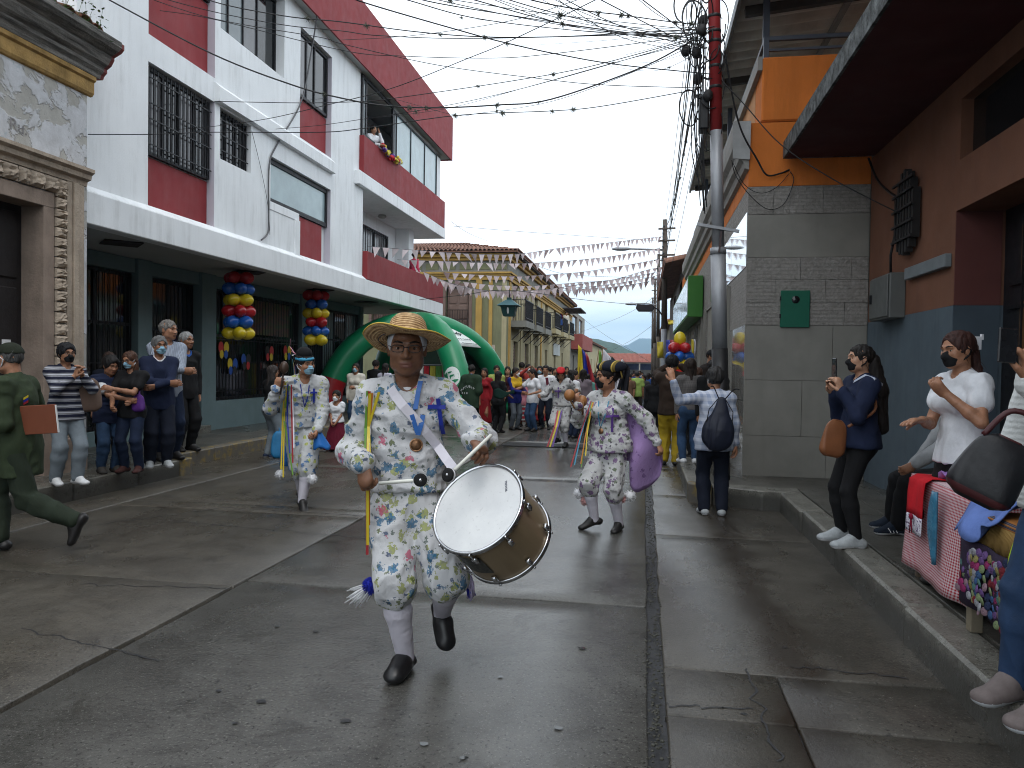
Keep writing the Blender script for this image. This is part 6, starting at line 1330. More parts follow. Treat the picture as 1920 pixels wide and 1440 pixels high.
def lantern():
 e = empty('hanging_lantern', (-3.52, 20.0, 3.02)); tag(e, 'dark green house shaped lantern hanging over the street', 'lantern'); G = M('lantern_green', (.012, .055, .055), .5, .2, 6, .2); G2 = M('lantern_roof', (.02, .085, .10), .5, .2, 6, .2)
 s4 = lambda r, z: [(r, r, z), (-r, r, z), (-r, -r, z), (r, -r, z)]
 mb = MB(); mb.add(s4(.14, -.17)+s4(.20, .10), [(3, 2, 1, 0), (4, 5, 6, 7), (0, 1, 5, 4), (1, 2, 6, 5), (2, 3, 7, 6), (3, 0, 4, 7)]); mb.build('lantern_body', G, e, bevel=.008)
 mb = MB(); mb.add(s4(.29, .10)+s4(.08, .26), [(3, 2, 1, 0), (4, 5, 6, 7), (0, 1, 5, 4), (1, 2, 6, 5), (2, 3, 7, 6), (3, 0, 4, 7)]); mb.build('lantern_roof', G2, e, bevel=.006); mb = MB(); mb.box(-.06, .06, -.06, .06, .261, .32); mb.build('lantern_cap', G, e)
 for a in range(4):
  mb = MB(); n = 14; T = Matrix.Rotation(a*math.pi/2, 4, 'Z'); mb.add([T @ Vector((.030*math.cos(t), -.182+.0-.022*math.sin(t)*1.0, -.03+.085*math.sin(t))) for t in np.linspace(0, 2*math.pi, n, endpoint=False)], [tuple(range(n))]); mb.build('light_slot', M('frosted_glass', (.6, .62, .62), .4), e)
 mb = MB(); mb.tube([(0, 0, .32), (0, 0, .52)], .012, 6); mb.build('hanger', PBLK, e, True)
 cable('stay wire carrying the green lantern to the street lamp', [(-6.7, 22.5, 3.50), (-5, 21, 3.5), (-3.52, 20.0, 3.53), (-2.0, 25, 3.72), (-.6, 30, 3.98), (-.35, 33, 4.15)], .012)
lantern()
def flag(label, base, top, cols, w, mat_pole=None, sway=.0, vert=False):
 """draped cloth of coloured bands on a leaning pole"""
 e = empty('flag', base); tag(e, label, 'flag'); b = Vector(base); t = Vector(top)-b; mb = MB(); mb.tube([(0, 0, 0), t], .014, 6); mb.build('flag_pole', mat_pole or M('flag_pole_wood', (.20, .11, .05), .7), e, True); n = len(cols)
 for i, c in enumerate(cols):
  mb = MB(); s0, s1 = i/n, (i+1)/n
  def f(u, v):
   s_ = s0+(s1-s0)*u; p = t*(1-.55*v*0)-Vector((0, 0, 0)); drop = v*w*1.15; x = s_*w*(.35+.35*v)+sway*v; return t*.99+Vector((x*.9, -.05*math.sin(s_*14+v*3), -drop-s_*w*.35))
  mb.sheet(f, 4, 8); mb.build('flag_band', RIB[c] if c in RIB else c, e, True, thick=.006)
flag('tricolour flag with broad red fly carried above the crowd', ony(1088, 735, 22), ony(1084, 645, 22), ['yellow', 'royal', 'red'], .95)
flag('green and white flag on a slanting pole in the crowd', ony(1110, 740, 24), ony(1123, 655, 24), ['green', 'white', 'violet'], .7)
flag('white flag on the tallest slanting pole', ony(1122, 740, 23), ony(1131, 653, 23), ['white', 'white'], .7)
flag('black and white flag behind the violet dancer', ony(1162, 740, 16), ony(1166, 672, 16), ['white', cloth('flag_black', (.015, .015, .02)), cloth('flag_black', (.015, .015, .02))], .55, sway=-.25)
flag('dark flag beside the black and white one', ony(1145, 740, 18), ony(1148, 668, 18), [cloth('flag_dark', (.025, .035, .04)), cloth('flag_dark', (.025, .035, .04))], .6, sway=-.3)
flag('flag hung from the colonial house balcony', ony(1050, 606, 57), ony(1047, 580, 57), ['yellow', 'royal', 'red'], .9)
def banner(label, x0, y0, x1, y1, Y, cols):
 e = empty('banner', ony((x0+x1)/2, y0, Y)); tag(e, label, 'banner'); a = ony(x0, y0, Y)-Vector(e.location); b = ony(x1, y1, Y)-Vector(e.location); n = len(cols)
 for i, c in enumerate(cols):
  mb = MB(); mb.sheet(lambda u, v: Vector((a.x+(b.x-a.x)*(i+u)/n+.03*v, .06*math.sin(u*3+v*5), a.z+(b.z-a.z)*v)), 4, 6); mb.build('cloth_band', RIB[c], e, True, thick=.01)
banner('yellow hanging banner on the second pole', 1232, 641, 1243, 671, 32.7, ['yellow']); banner('red and blue hanging banner on the dark shop house', 1249, 637, 1262, 668, 27.5, ['royal', 'red'])
banner('yellow shop banner under the clay roof', 1252, 600, 1275, 609, 27.6, ['yellow']); banner('yellow and white banner on the tiled building front', 1296, 636, 1303, 668, 17.5, ['yellow', 'white'])
# ------------------------------------------------------------------ the drummer
DL = (-1.15, 3.78, 0.0); DY = 15
def w2l(loc, yaw, h):
 m = Matrix.Rotation(-R_(yaw), 3, 'Z')
 return lambda p: V3(*(m @ (Vector(p)-Vector(loc))))/h
def drummer():
 h = 1.72; f = w2l(DL, DY, h); m = Matrix.Rotation(-R_(DY), 3, 'Z'); D = lambda v: V3(*(m @ Vector(v)))
 p = Person('drummer in blue and lime flowered costume and straw hat striding forward', DL, DY, 'dark', .0075, h=h, g=.97, shw=.97, pel=(-.01, 0, .52), lean=2, side=-2, twist=3,
    head=(-3, 2, 2), RH=f((-1.315, 3.52, 1.075)), LH=f((-.775, 3.50, 1.20)), RE=(-.45, .9, -.45), LE=(.6, .85, -.5),
    RF=f((-1.16, 3.72, .085)), LF=f((-1.035, 3.97, .235)), Rd=(-.35, -1, .0), Ld=(.22, -.70, -.72), child=1.11, LK=(.2, -1, 0), RK=(-.1, -1, 0),
    hands={'R': dict(d=D((.22, -.25, -1)), n=D((.25, 1, -.1)), curl=.62, thumb=.8), 'L': dict(d=D((.55, -.75, -.28)), n=D((-.45, -.1, -.9)), curl=.62, thumb=.9)})
 J = p.J; p.body()
 # blouse: full sleeves, gathered waist
 q = Shape(); torso_shape(J, q, .026, .535, .06)
 for a in 'LR':
  S_, E_, W_ = J[a+'S'], J[a+'E'], J[a+'W']; q.cap(S_, E_, .060, .064, .04); en = E_*.12+W_*.88; q.cap(E_-V3(0, 0, .010), en*.8+E_*.2-V3(0, 0, .010), .063, .050, .04)
  q.cap(en, E_*.02+W_*.98, .034, .050, .012)
 q.cap(J['N']-J['up']*.022*h+J['fr']*.035, J['N']+J['up']*.08*h+J['fr']*.06, .050, .085, .01, mode='s')
 V, F = q.mesh(.0075); V = wrinkle(V, F, .011, (7, 7, 12), 5); V = wrinkle(V, F, .004, (22, 22, 26), 8); p.add('blouse', (V, F), FLORAL_BLUE)
 # breeches: low crotch, gathered below the knee
 q = Shape(); P = J['P']; q.cap(P-V3(0, 0, .05), P+V3(0, 0, .07), .165, .145, .05, J['hf'], .74)
 for a in 'LR':
  k_, a_ = J[a+'K'], J[a+'A']; e_ = k_*.90+a_*.10; q.cap(J[a+'P']-V3(0, 0, .03), k_, .106, .095, .05); q.cap(k_, e_, .094, .090, .03); q.cap(e_, k_*.83+a_*.17, .088, .064, .02)
 V, F = q.mesh(.008); V = wrinkle(V, F, .011, (10, 10, 5), 15); V = wrinkle(V, F, .004, (22, 22, 14), 18); p.add('breeches', (V, F), FLORAL_BLUE)
 p.socks(STOCK, .5); clogs(p)
 tr = p.bvh(['blouse', 'breeches'])
 S = lambda x, y, o=.006: p.sight(x, y, tr, o)[0]
 # white undershirt collar showing at the neck
 q = Shape(); q.cap(J['N']-J['up']*.05*h+J['fr']*.02, J['N']-J['up']*.008*h+J['fr']*.012, .062, .056, .02); V, F = q.mesh(.006); p.add('undershirt', (V, F), WOOLW)
 # sash over the shoulder
 pts = [S(733, 728, .010), S(741, 742, .012), S(757, 762, .012), S(777, 786, .012), S(797, 811, .012), S(817, 836, .012), S(838, 862, .014), p.loc_of(ony(850, 878, 3.56))]
 ribbon(p, 'sash', M('webbing_white', (.62, .60, .66), .7, .06, 9, .4, 300), pts, .046, (.74, 0, .66), thick=.003)
 # medal on a blue ribbon
 r1 = [S(790, 716, .012), S(783, 735, .012), S(777, 768, .010)]
 ribbon(p, 'medal_ribbon', RIB['blue'], r1, .024, (1, 0, .1))
 ribbon(p, 'medal_ribbon', RIB['blue'], [S(764, 756, .010), S(772, 780, .010), S(781, 812, .012)], .022, (1, 0, .25))
 ribbon(p, 'medal_ribbon', RIB['blue'], [S(792, 778, .014), S(788, 796, .013), S(782, 814, .013)], .024, (1, 0, -.15))
 c, n = p.sight(780, 836, tr, .012); mb = MB(); Mx = Vector((n.x*.3, -1, .05)).to_track_quat('Z', 'Y').to_matrix()
 for (r, z0, z1) in ((.033, -.003, .003), (.027, .003, .0015)):
  mb.lathe([(0, z0), (r, z0), (r, z1), (0, z1)], 28, Matrix.Translation(c) @ Mx.to_4x4())
 mb.lathe([(.033, .002), (.030, .006), (.027, .004)], 28, Matrix.Translation(c) @ Mx.to_4x4()); p.addmb('medal', mb, BRONZE)
 # ribbon cross pinned on the breast
 ribbon(p, 'ribbon_cross', RIB['royal'], [S(821, 747, .012), S(823, 770, .012), S(825, 795, .012), S(827, 812, .014)], .021, (1, 0, 0), thick=.004)
 ribbon(p, 'ribbon_cross', RIB['royal'], [S(799, 763, .016), S(812, 762, .016), S(824, 762, .016), S(838, 761, .017)], .021, (0, 0, 1), thick=.004)
 # bunch of ribbons hanging from the right shoulder
 for k, (col, x0, x1, x2, yb) in enumerate((('green', 690, 685, 686, 860), ('red', 693, 690, 688, 1040), ('white', 700, 692, 690, 850), ('yellow', 711, 697, 694, 870), ('orange', 697, 693, 691, 985), ('yellow', 694, 690, 689, 1022))):
  a = S(x0, 734+k, .010+k*.001); b = S(x1, 800, .016+k*.001); c2 = p.loc_of(ony(x2, 880, 3.58-.01*k)); e2 = p.loc_of(ony(x2+.5, yb, 3.60-.01*k))
  ribbon(p, 'ribbon', RIB[col], [a, b, c2, e2] if yb > 900 else [a, b, p.loc_of(ony(x2, yb, 3.60-.01*k))], .013, (1, .15, 0))
 # hat
 straw = NT('straw_plait'); co = straw.co('Object'); sx = straw.n('SeparateXYZ'); straw.L.new(co, sx.inputs[0])
 rr = straw.math('SQRT', straw.math('ADD', straw.math('POWER', sx.outputs[0], 2), straw.math('POWER', sx.outputs[1], 2)))
 wv = straw.math('SINE', straw.math('MULTIPLY', straw.math('ADD', rr, straw.math('MULTIPLY', sx.outputs[2], -.9)), 430.0)); an = straw.math('ARCTAN2', sx.outputs[0], sx.outputs[1])
 pl = straw.math('SINE', straw.math('ADD', straw.math('MULTIPLY', an, 120), straw.math('MULTIPLY', wv, 1.0))); hgt = straw.math('ADD', wv, straw.math('MULTIPLY', pl, .4))
 nn = straw.noise(co, 30, 4, .6); cc = straw.ramp(straw.math('ADD', straw.math('MULTIPLY', hgt, .18), nn), [(.25, (.22, .12, .05)), (.55, (.52, .33, .16)), (.8, (.70, .50, .29))])
 straw.bump(hgt, .6, .004); SM = straw.out(cc, .75, 0, .3)
 hc = hd(J, 0, .02, .18); HM = Matrix((J['H']).tolist()); tilt = HM @ Matrix.Rotation(R_(-19), 3, 'X') @ Matrix.Rotation(R_(3), 3, 'Y')
 mb = MB(); n = 64
 def wav(r, a): return .014*max(0, (r-.11)/.1)*math.sin(2*a+.6)+.006*max(0, (r-.11)/.1)*math.sin(5*a)
 prof = [(.0, .118), (.035, .117), (.065, .108), (.082, .088), (.092, .055), (.098, .02), (.101, .0), (.11, -.010), (.135, -.014), (.165, -.016), (.195, -.013), (.213, -.006), (.216, -.004)]
 def pt(r, z, a): return Vector((r*math.cos(a), r*1.12*math.sin(a) if r < .105 else r*(1.06)*math.sin(a), z+wav(r, a)))
 mb.sheet(lambda u, v: pt(*[np.interp(v*(len(prof)-1), range(len(prof)), [q[i] for q in prof]) for i in (0, 1)], 2*math.pi*u), n, (len(prof)-1)*2)
 o = mb.build('straw_hat', SM, p.root, True, weld=True); o.modifiers.new('thickness', 'SOLIDIFY').thickness = .004
 o.location = hc; o.rotation_euler = tilt.to_euler()
 mb = MB(); mb.tube([pt(.2155, -.003, 2*math.pi*k/64) for k in range(65)], .0035, 6); e = mb.build('brim_binding', M('straw_edge', (.55, .36, .06), .7), o, True)
 mb = MB(); mb.tube([pt(.140, -.020, a) for a in np.linspace(math.pi*.70, math.pi*1.25, 16)], .0022, 5); mb.build('brim_cord', M('cord_dark', (.03, .03, .05)), o, True)
 # white kerchief under the hat and spectacles
 q = Shape(); X = HX(J); e_ = J['hh']; q.ell(hd(J, 0, -.06, .12), V3(.365, .455, .38)*e_, X, .02); q.ell(hd(J, 0, .40, -.1), V3(.325, .40, .46)*e_, X, .02, 's'); q.cut(hd(J, 0, 0, -.05), -X[2]); V, F = q.mesh(.006); p.add('kerchief', (V, F), cloth('kerchief', (.5, .52, .56)))
 p.glasses()
 # pompoms at the knees
 pompom(p, p.loc_of(ony(695, 1099, 3.72)), .043, WOOLB, 220, (-.068, 0, -.062), WOOLW, seed=3)
 c = p.loc_of(ony(879, 1070, 3.70)); pompom(p, c, .018, WOOLW, 60, (.012, 0, -.115), M('wool_lilac', (.50, .44, .62), .95, .2, 60, .5, 200), name='tassel', seed=4)
 mb = MB(); rnd = random.Random(9)
 for i in range(26):
  a = c+Vector((.004+rnd.gauss(0, .010), rnd.gauss(0, .012), -.085)); mb.tube([a, a+Vector((.014*rnd.random()+.004, 0, -.03-.02*rnd.random()))], [.004, .002], 3)
 p.addmb('tassel_tips', mb, WOOLB)
 return p
def clogs(p):
 J = p.J; h = J['h']
 for a in 'LR':
  A, d = J[a+'A'], J[a+'d']; rt = unit(np.cross(d, V3(0, 0, 1))); up = unit(np.cross(rt, d)); q = Shape()
  hb = A-up*.052-d*.055; tb = A-up*.050+d*.175
  q.cap(hb, tb-d*.03, .036, .047, .01, up, .60); q.cap(A-up*.026+d*.05, tb-d*.045+up*.006, .053, .047, .03, up, .98); q.cap(hb+up*.01, A-up*.02+d*.05, .036, .044, .02, up, .9)
  q.cap(A+up*.07-d*.02, A-up*.004-d*.04, .040, .030, .012, mode='s'); q.cut(A-up*.079, -up)
  V, F = q.mesh(.005); z0 = A-up*.079
  p.add('clog', (V, F), BLACKRUB)
CHROME = M('chrome', (.55, .56, .58), .16, .1, 20, .05, 40, 1.0, .5)
def drum():
 c = ony(896, 953, 3.42); vd = Vector(ray(896, 953)).normalized(); rt = vd.cross(Vector((0, 0, 1))).normalized(); up = rt.cross(vd)
 ax = (-vd*.735+(rt*-.70+up*.71)*.678).normalized()
 q = ax.to_track_quat('Z', 'Y').to_matrix().to_4x4(); Mx = Matrix.Translation(c) @ q
 e = empty('bass_drum', c); tag(e, 'gold shelled parade drum with white head hanging at the drummer\'s hip', 'drum'); e.rotation_euler = q.to_euler()
 r, d = .226, .29; k = 64
 shell = NT('shell_gold'); co = shell.co(); sc = shell.ramp(shell.noise(shell.co('Object', (1, 1, .2)), 9, 4), [(.3, (.25, .185, .11)), (.7, (.36, .27, .165))]); shell = shell.out(sc, .32, .35, .5)
 mb = MB(); mb.lathe([(r-.006, -.004), (r-.006, -d)], k); mb.build('shell', shell, e, True)
 hm = NT('drumhead_coated'); co = hm.co(); f_ = hm.noise(co, 5, 4, .6); f2 = hm.noise(co, 60, 3); cc = hm.ramp(f_, [(.3, (.56, .57, .58)), (.7, (.68, .69, .69))]); cc = hm.mix(hm.ramp(f2, [(.62, 0.0), (.72, .5)]), cc, (.45, .45, .45)); hm = hm.out(cc, .45, 0, .4)
 mb = MB(); mb.lathe([(0, .004), (r*.5, .004), (r-.004, .004)], k); mb.build('drum_head', hm, e, True)
 mb = MB(); mb.lathe([(0, -d-.004), (r-.004, -d-.004)], k).f; mb.build('bottom_head', hm, e, True)
 for z0, z1 in ((-.012, .012), (-d-.012, -d+.012)):
  mb = MB(); mb.lathe([(r-.008, z1-.004), (r-.004, z1), (r+.004, z1), (r+.006, z1-.006), (r+.003, (z0+z1)/2), (r+.007, z0+.004), (r+.004, z0), (r-.004, z0)], k); mb.build('hoop', CHROME, e, True)
 for i in range(8):
  for z, s_ in ((-.05, 1), (-d+.05, -1)):
   a = 2*math.pi*(i+.35+(.5 if s_ < 0 else 0)*0)/8; x, y = math.cos(a), math.sin(a); mb = MB()
   T = Matrix.Translation((x*(r+.004), y*(r+.004), z)) @ Matrix.Rotation(a, 4, 'Z')
   vs = MB(); vs.box(-.006, .012, -.011, .011, -.018, .018); mb.add([T @ Vector(v) for v in vs.v], vs.f)
   mb.tube([(x*(r+.011), y*(r+.011), z), (x*(r+.011), y*(r+.011), 0 if s_ > 0 else -d)], .0035, 6); mb.ball((x*(r+.011), y*(r+.011), .004 if s_ > 0 else -d-.004), .007, 8, 6)
   mb.build('tension_lug', CHROME, e, True)
 # dark badge on the shell
 up_l = (q.to_3x3().transposed() @ Vector(up)); rt_l = (q.to_3x3().transposed() @ Vector(rt)); vl = q.to_3x3().transposed() @ (-vd)
 ab = math.atan2(-up_l.y*.72-rt_l.y*.45+vl.y*.55, -up_l.x*.72-rt_l.x*.45+vl.x*.55)
 bt = NT('badge_dark_print'); co = bt.co(); cc = bt.ramp(bt.noise(co, 60, 4, .7), [(.4, (.012, .013, .012)), (.75, (.10, .10, .085))]); bt = bt.out(cc, .5)
 mb = MB(); mb.sheet(lambda u, v: Vector(((r-.003)*math.cos(ab-.30+u*.60), (r-.003)*math.sin(ab-.30+u*.60), -.050-v*.15)), 10, 1); mb.build('badge', bt, e, True)
 # maker's mark on the head
 PD = M('print_dark', (.02, .03, .07), .5, .05, 5, 0); o = text_mesh('maker_mark', 'TREVOR', .016, PD, e, (0, 0, 0), (0, 0, 0), .0004)
 d2 = (rt_l*.66+up_l*.42); d2.z = 0; d2.normalize(); o.location = d2*.158+Vector((0, 0, .0052)); rd = rt_l*.30-up_l*.95; o.rotation_euler = (0, 0, math.atan2(rd.y, rd.x)); rd.normalize(); pd = Vector((-rd.y, rd.x, 0)); b0 = o.location+rd*.034+Vector((0, 0, .0004))
 mb = MB(); mb.tube([b0-pd*.012, b0+pd*.016, b0+pd*.022-rd*.004, b0+pd*.020-rd*.024], [.0012, .0028, .0036, .0028], 5); mb.build('maker_tick', PD, e, True); return e, Mx
def mallet(label, a, b, n, r=.030):
 """white stick from butt a to felt head b; n: the way the head's face looks"""
 e = empty('drum_mallet', a); tag(e, label, 'drumstick', 'mallets held by the drummer')
 a, b, n = Vector(a), Vector(b), Vector(n).normalized(); mb = MB(); mb.tube([Vector((0, 0, 0)), b-a], .0085, 10); mb.build('stick', M('mallet_white', (.66, .66, .60), .5, .06, 8, .05), e, True)
 q = n.to_track_quat('Z', 'Y').to_matrix().to_4x4(); T = Matrix.Translation(b-a) @ q
 mb = MB(); mb.lathe([(.006, .017), (r-.006, .017), (r, .013), (r, .004)], 24, T); mb.lathe([(r, -.004), (r, -.013), (r-.006, -.017), (0, -.017)], 24, T); mb.build('felt_disc', M('felt_black', (.009, .009, .010), .9, .2, 50, .4, 200), e, True)
 mb = MB(); mb.lathe([(r+.001, .0055), (r+.0015, 0), (r+.001, -.0055)], 24, T); mb.build('felt_rim', WOOLW, e, True)
 mb = MB(); mb.lathe([(0, .020), (.006, .020), (.007, .0165)], 12, T); mb.build('washer', CHROME, e, True)
P_DRUM = drummer()
_drum, _ = drum()
_hr = P_DRUM.at(P_DRUM.J['RW']); _hl = P_DRUM.at(P_DRUM.J['LW'])
mallet('white mallet with black felt head held level in the drummer\'s lower hand', ony(712, 906, 3.44), ony(788, 900, 3.32), (.35, -1, .15))
mallet('white mallet slanting down from the drummer\'s raised hand to the drum rim', ony(921, 816, 3.42), ony(842, 891, 3.24), (-.45, -1, .25))
# ------------------------------------------------------------------ everyone else
def C_(name, *c): return cloth(name, c)
NAVY = C_('navy', .012, .018, .045); NAVYD = C_('navy_dark', .010, .013, .024); BLK = C_('black', .010, .010, .011); WHITE = C_('white', .66, .67, .70); OFFW = C_('off_white', .58, .55, .48); OLIVEC = C_('olive', .030, .043, .022); OLIVED = C_('olive_dark', .020, .028, .018)
JEAN = M('denim_blue', (.030, .062, .125), .85, .3, 9, .4, 300, 0, .2, .003); JEANL = M('denim_light', (.17, .20, .225), .85, .2, 7, .4, 300, 0, .2, .003); JEAND = M('denim_dark', (.012, .020, .045), .85, .25, 9, .4, 300, 0, .2, .003); JEANG = M('denim_grey', (.10, .115, .135), .85, .2, 7, .4, 300, 0, .2, .003)
WSHOE = M('shoe_white', (.60, .61, .62), .5, .1, 20, .2); GSHOE = M('shoe_grey', (.33, .35, .36), .6, .15, 30, .4, 150); BSHOE = M('shoe_black', (.014, .013, .013), .45, .1, 20, .1); LEATHER = M('leather_tan', (.20, .075, .030), .5, .15, 9, .3, 80); BEIGE = M('leather_taupe', (.13, .085, .065), .55, .15, 9, .3, 80)
def stripes(name, a, b, freq, duty=.5, axis=2, wob=.02):
 t = NT(name); co = t.co(); sp = t.n('SeparateXYZ'); t.L.new(co, sp.inputs[0]); v = t.math('ADD', sp.outputs[axis], t.math('MULTIPLY', t.noise(co, 5, 2), wob)); f = t.math('FRACT', t.math('MULTIPLY', v, freq)); s_ = t.math('GREATER_THAN', f, duty); f2 = t.math('GREATER_THAN', t.math('FRACT', t.math('MULTIPLY', v, freq*3)), .45); c = t.mix(s_, a, t.mix(f2, b, tuple(x*.35 for x in b))); t.bump(t.noise(co, 200, 3), .3, .003); return t.out(c, .9, 0, .2)
STRIPE = stripes('knit_striped', (.012, .014, .03), (.44, .45, .50), 15, .45)
def plaid(name, a, b, freq, amt=.6):
 t = NT(name); co = t.co(); sp = t.n('SeparateXYZ'); t.L.new(co, sp.inputs[0]); w = lambda s_: t.math('GREATER_THAN', t.math('FRACT', t.math('MULTIPLY', s_, freq)), .5)
 x = t.math('ADD', sp.outputs[0], t.math('MULTIPLY', sp.outputs[1], .6)); f = t.math('MULTIPLY', t.math('ADD', w(x), w(sp.outputs[2])), amt*.5); c = t.mix(f, a, b); t.bump(t.noise(co, 220, 3), .25, .003); return t.out(c, .85, 0, .2)
PLAID = plaid('shirt_plaid', (.47, .50, .58), (.19, .24, .36), 14, .8); BLUEST = stripes('shirt_blue_check', (.30, .34, .42), (.40, .45, .54), 30, .5, 0, 0)
def blocks(z1, z2):   # jacket of yellow yoke over navy
 return None
def hgt(px, top, Y, g): return ony(px, top, Y).z-g
def bag(label, c, w, h_, d, mat, strap=None, rz=0, name='shoulder_bag', tilt=0, trim=None):
 e = empty(name, c, rz); tag(e, label, 'bag'); mb = MB(); n = 28
 def rg(u, v):
  a = 2*math.pi*u; z = -.5+v; k = (1-abs(2*v-1)**7)**.5 if 0 < v < 1 else .55; wx = w*.5*(1-.30*v*v)*k; dy = d*.5*(1-.65*v)*k; ca, sa = math.cos(a), math.sin(a); return Vector((wx*math.copysign(abs(ca)**.55, ca), dy*math.copysign(abs(sa)**.7, sa)*(1+.1*math.sin(5*a+4*v)), z*h_))
 mb.sheet(rg, n, 14); mb.add([rg(k/n, 0) for k in range(n)], [tuple(reversed(range(n)))]); mb.add([rg(k/n, 1) for k in range(n)], [tuple(range(n))]); o = mb.build('bag_body', mat, e, True, weld=True); o.rotation_euler = (0, tilt, 0)
 tm = trim or mat; mb = MB(); mb.tube([rg(k/n, .985)*1.01 for k in range(n+1)], .006, 5); mb.build('rim', tm, o, True)
 if trim:
  mb = MB(); mb.sheet(lambda u, v: rg(u, .03+.13*v)*1.012, n, 3); mb.build('base_trim', trim, o, True); mb = MB(); mb.tube(smooth([rg(0, .9), rg(0, 1)+Vector((0, 0, h_*.35)), rg(.5, 1)+Vector((0, 0, h_*.35)), rg(.5, .9)], 6), .012, 6); mb.build('handle', trim, o, True)
 if strap: mb = MB(); m = Matrix.Rotation(-rz, 3, 'Z'); mb.tube(smooth([m @ (Vector(p)-Vector(c)) for p in strap], 5), .011, 6); mb.build('strap', mat, e, True)
 return e
def phone(label, c, up, nrm, w=.075, h_=.155):
 e = empty('phone', c); tag(e, label, 'phone'); u = Vector(up).normalized(); n = Vector(nrm).normalized(); x = u.cross(n).normalized(); n = x.cross(u); Mx = Matrix((x, n, u)).transposed().to_4x4(); e.rotation_euler = Mx.to_euler()
 mb = MB(); mb.box(-w/2, w/2, -.005, .005, -h_/2, h_/2); mb.build('phone_body', M('phone_black', (.012, .012, .014), .25, .05, 5, 0), e, bevel=.004); mb = MB(); mb.box(-w/2+.004, w/2-.004, .0052, .0060, -h_/2+.008, h_/2-.008); mb.build('phone_screen', M('phone_glass', (.03, .034, .04), .06, .05, 5, 0), e); mb = MB(); mb.box(-w/2+.008, -w/2+.026, -.0068, -.0052, h_/2-.045, h_/2-.01); mb.build('camera_bump', BLACKM, e)
# ---- dancer in blue flowers
def breeches(p, mat, res=.010):
 J = p.J; h = J['h']; q = Shape(); P = J['P']; s_ = h/1.72; q.cap(P-V3(0, 0, .05), P+V3(0, 0, .07), .158*s_, .135*s_, .05, J['hf'], .74)
 for a in 'LR': k_, a_ = J[a+'K'], J[a+'A']; e_ = k_*.80+a_*.20; q.cap(J[a+'P']-V3(0, 0, .03), k_, .106*s_, .096*s_, .05); q.cap(k_, e_, .094*s_, .090*s_, .03); q.cap(e_, k_*.70+a_*.30, .086*s_, .060*s_, .02)
 V, F = q.mesh(res); V = wrinkle(V, F, .011, (10, 10, 6), p.seed); V = wrinkle(V, F, .004, (22, 22, 14), 18); p.add('breeches', (V, F), mat)
def blouse(p, mat, res=.010, hem=.52, sl=.066):
 J = p.J; h = J['h']; s_ = h/1.72; q = Shape(); torso_shape(J, q, .026, hem, .06)
 for a in 'LR':
  S_, E_, W_ = J[a+'S'], J[a+'E'], J[a+'W']; q.cap(S_, E_, sl*s_, (sl+.004)*s_, .04); en = E_*.12+W_*.88; q.cap(E_-V3(0, 0, .012), en*.8+E_*.2-V3(0, 0, .012), (sl+.002)*s_, (sl-.012)*s_, .04); q.cap(en, E_*.02+W_*.98, .034*s_, .050*s_, .012)
 q.cap(J['N']-J['up']*.02*h+J['fr']*.03, J['N']+J['up']*.08*h+J['fr']*.06, .050*s_, .08*s_, .01, mode='s'); V, F = q.mesh(res); V = wrinkle(V, F, .009, (8, 8, 12), p.seed); V = wrinkle(V, F, .004, (22, 22, 26), 8); p.add('blouse', (V, F), mat)
def cross(p, tr, x, y, sx, sy, mat, w):
 S = lambda a, b: p.sight(a, b, tr, .012)[0]
 ribbon(p, 'ribbon_cross', mat, [S(x, y-sy*.38), S(x, y), S(x, y+sy*.62)], w, (1, 0, 0), thick=.004); ribbon(p, 'ribbon_cross', mat, [S(x-sx/2, y-sy*.08)+Vector((0, -.003, 0)), S(x, y-sy*.08)+Vector((0, -.004, 0)), S(x+sx/2, y-sy*.08)+Vector((0, -.003, 0))], w, (0, 0, 1), thick=.004)
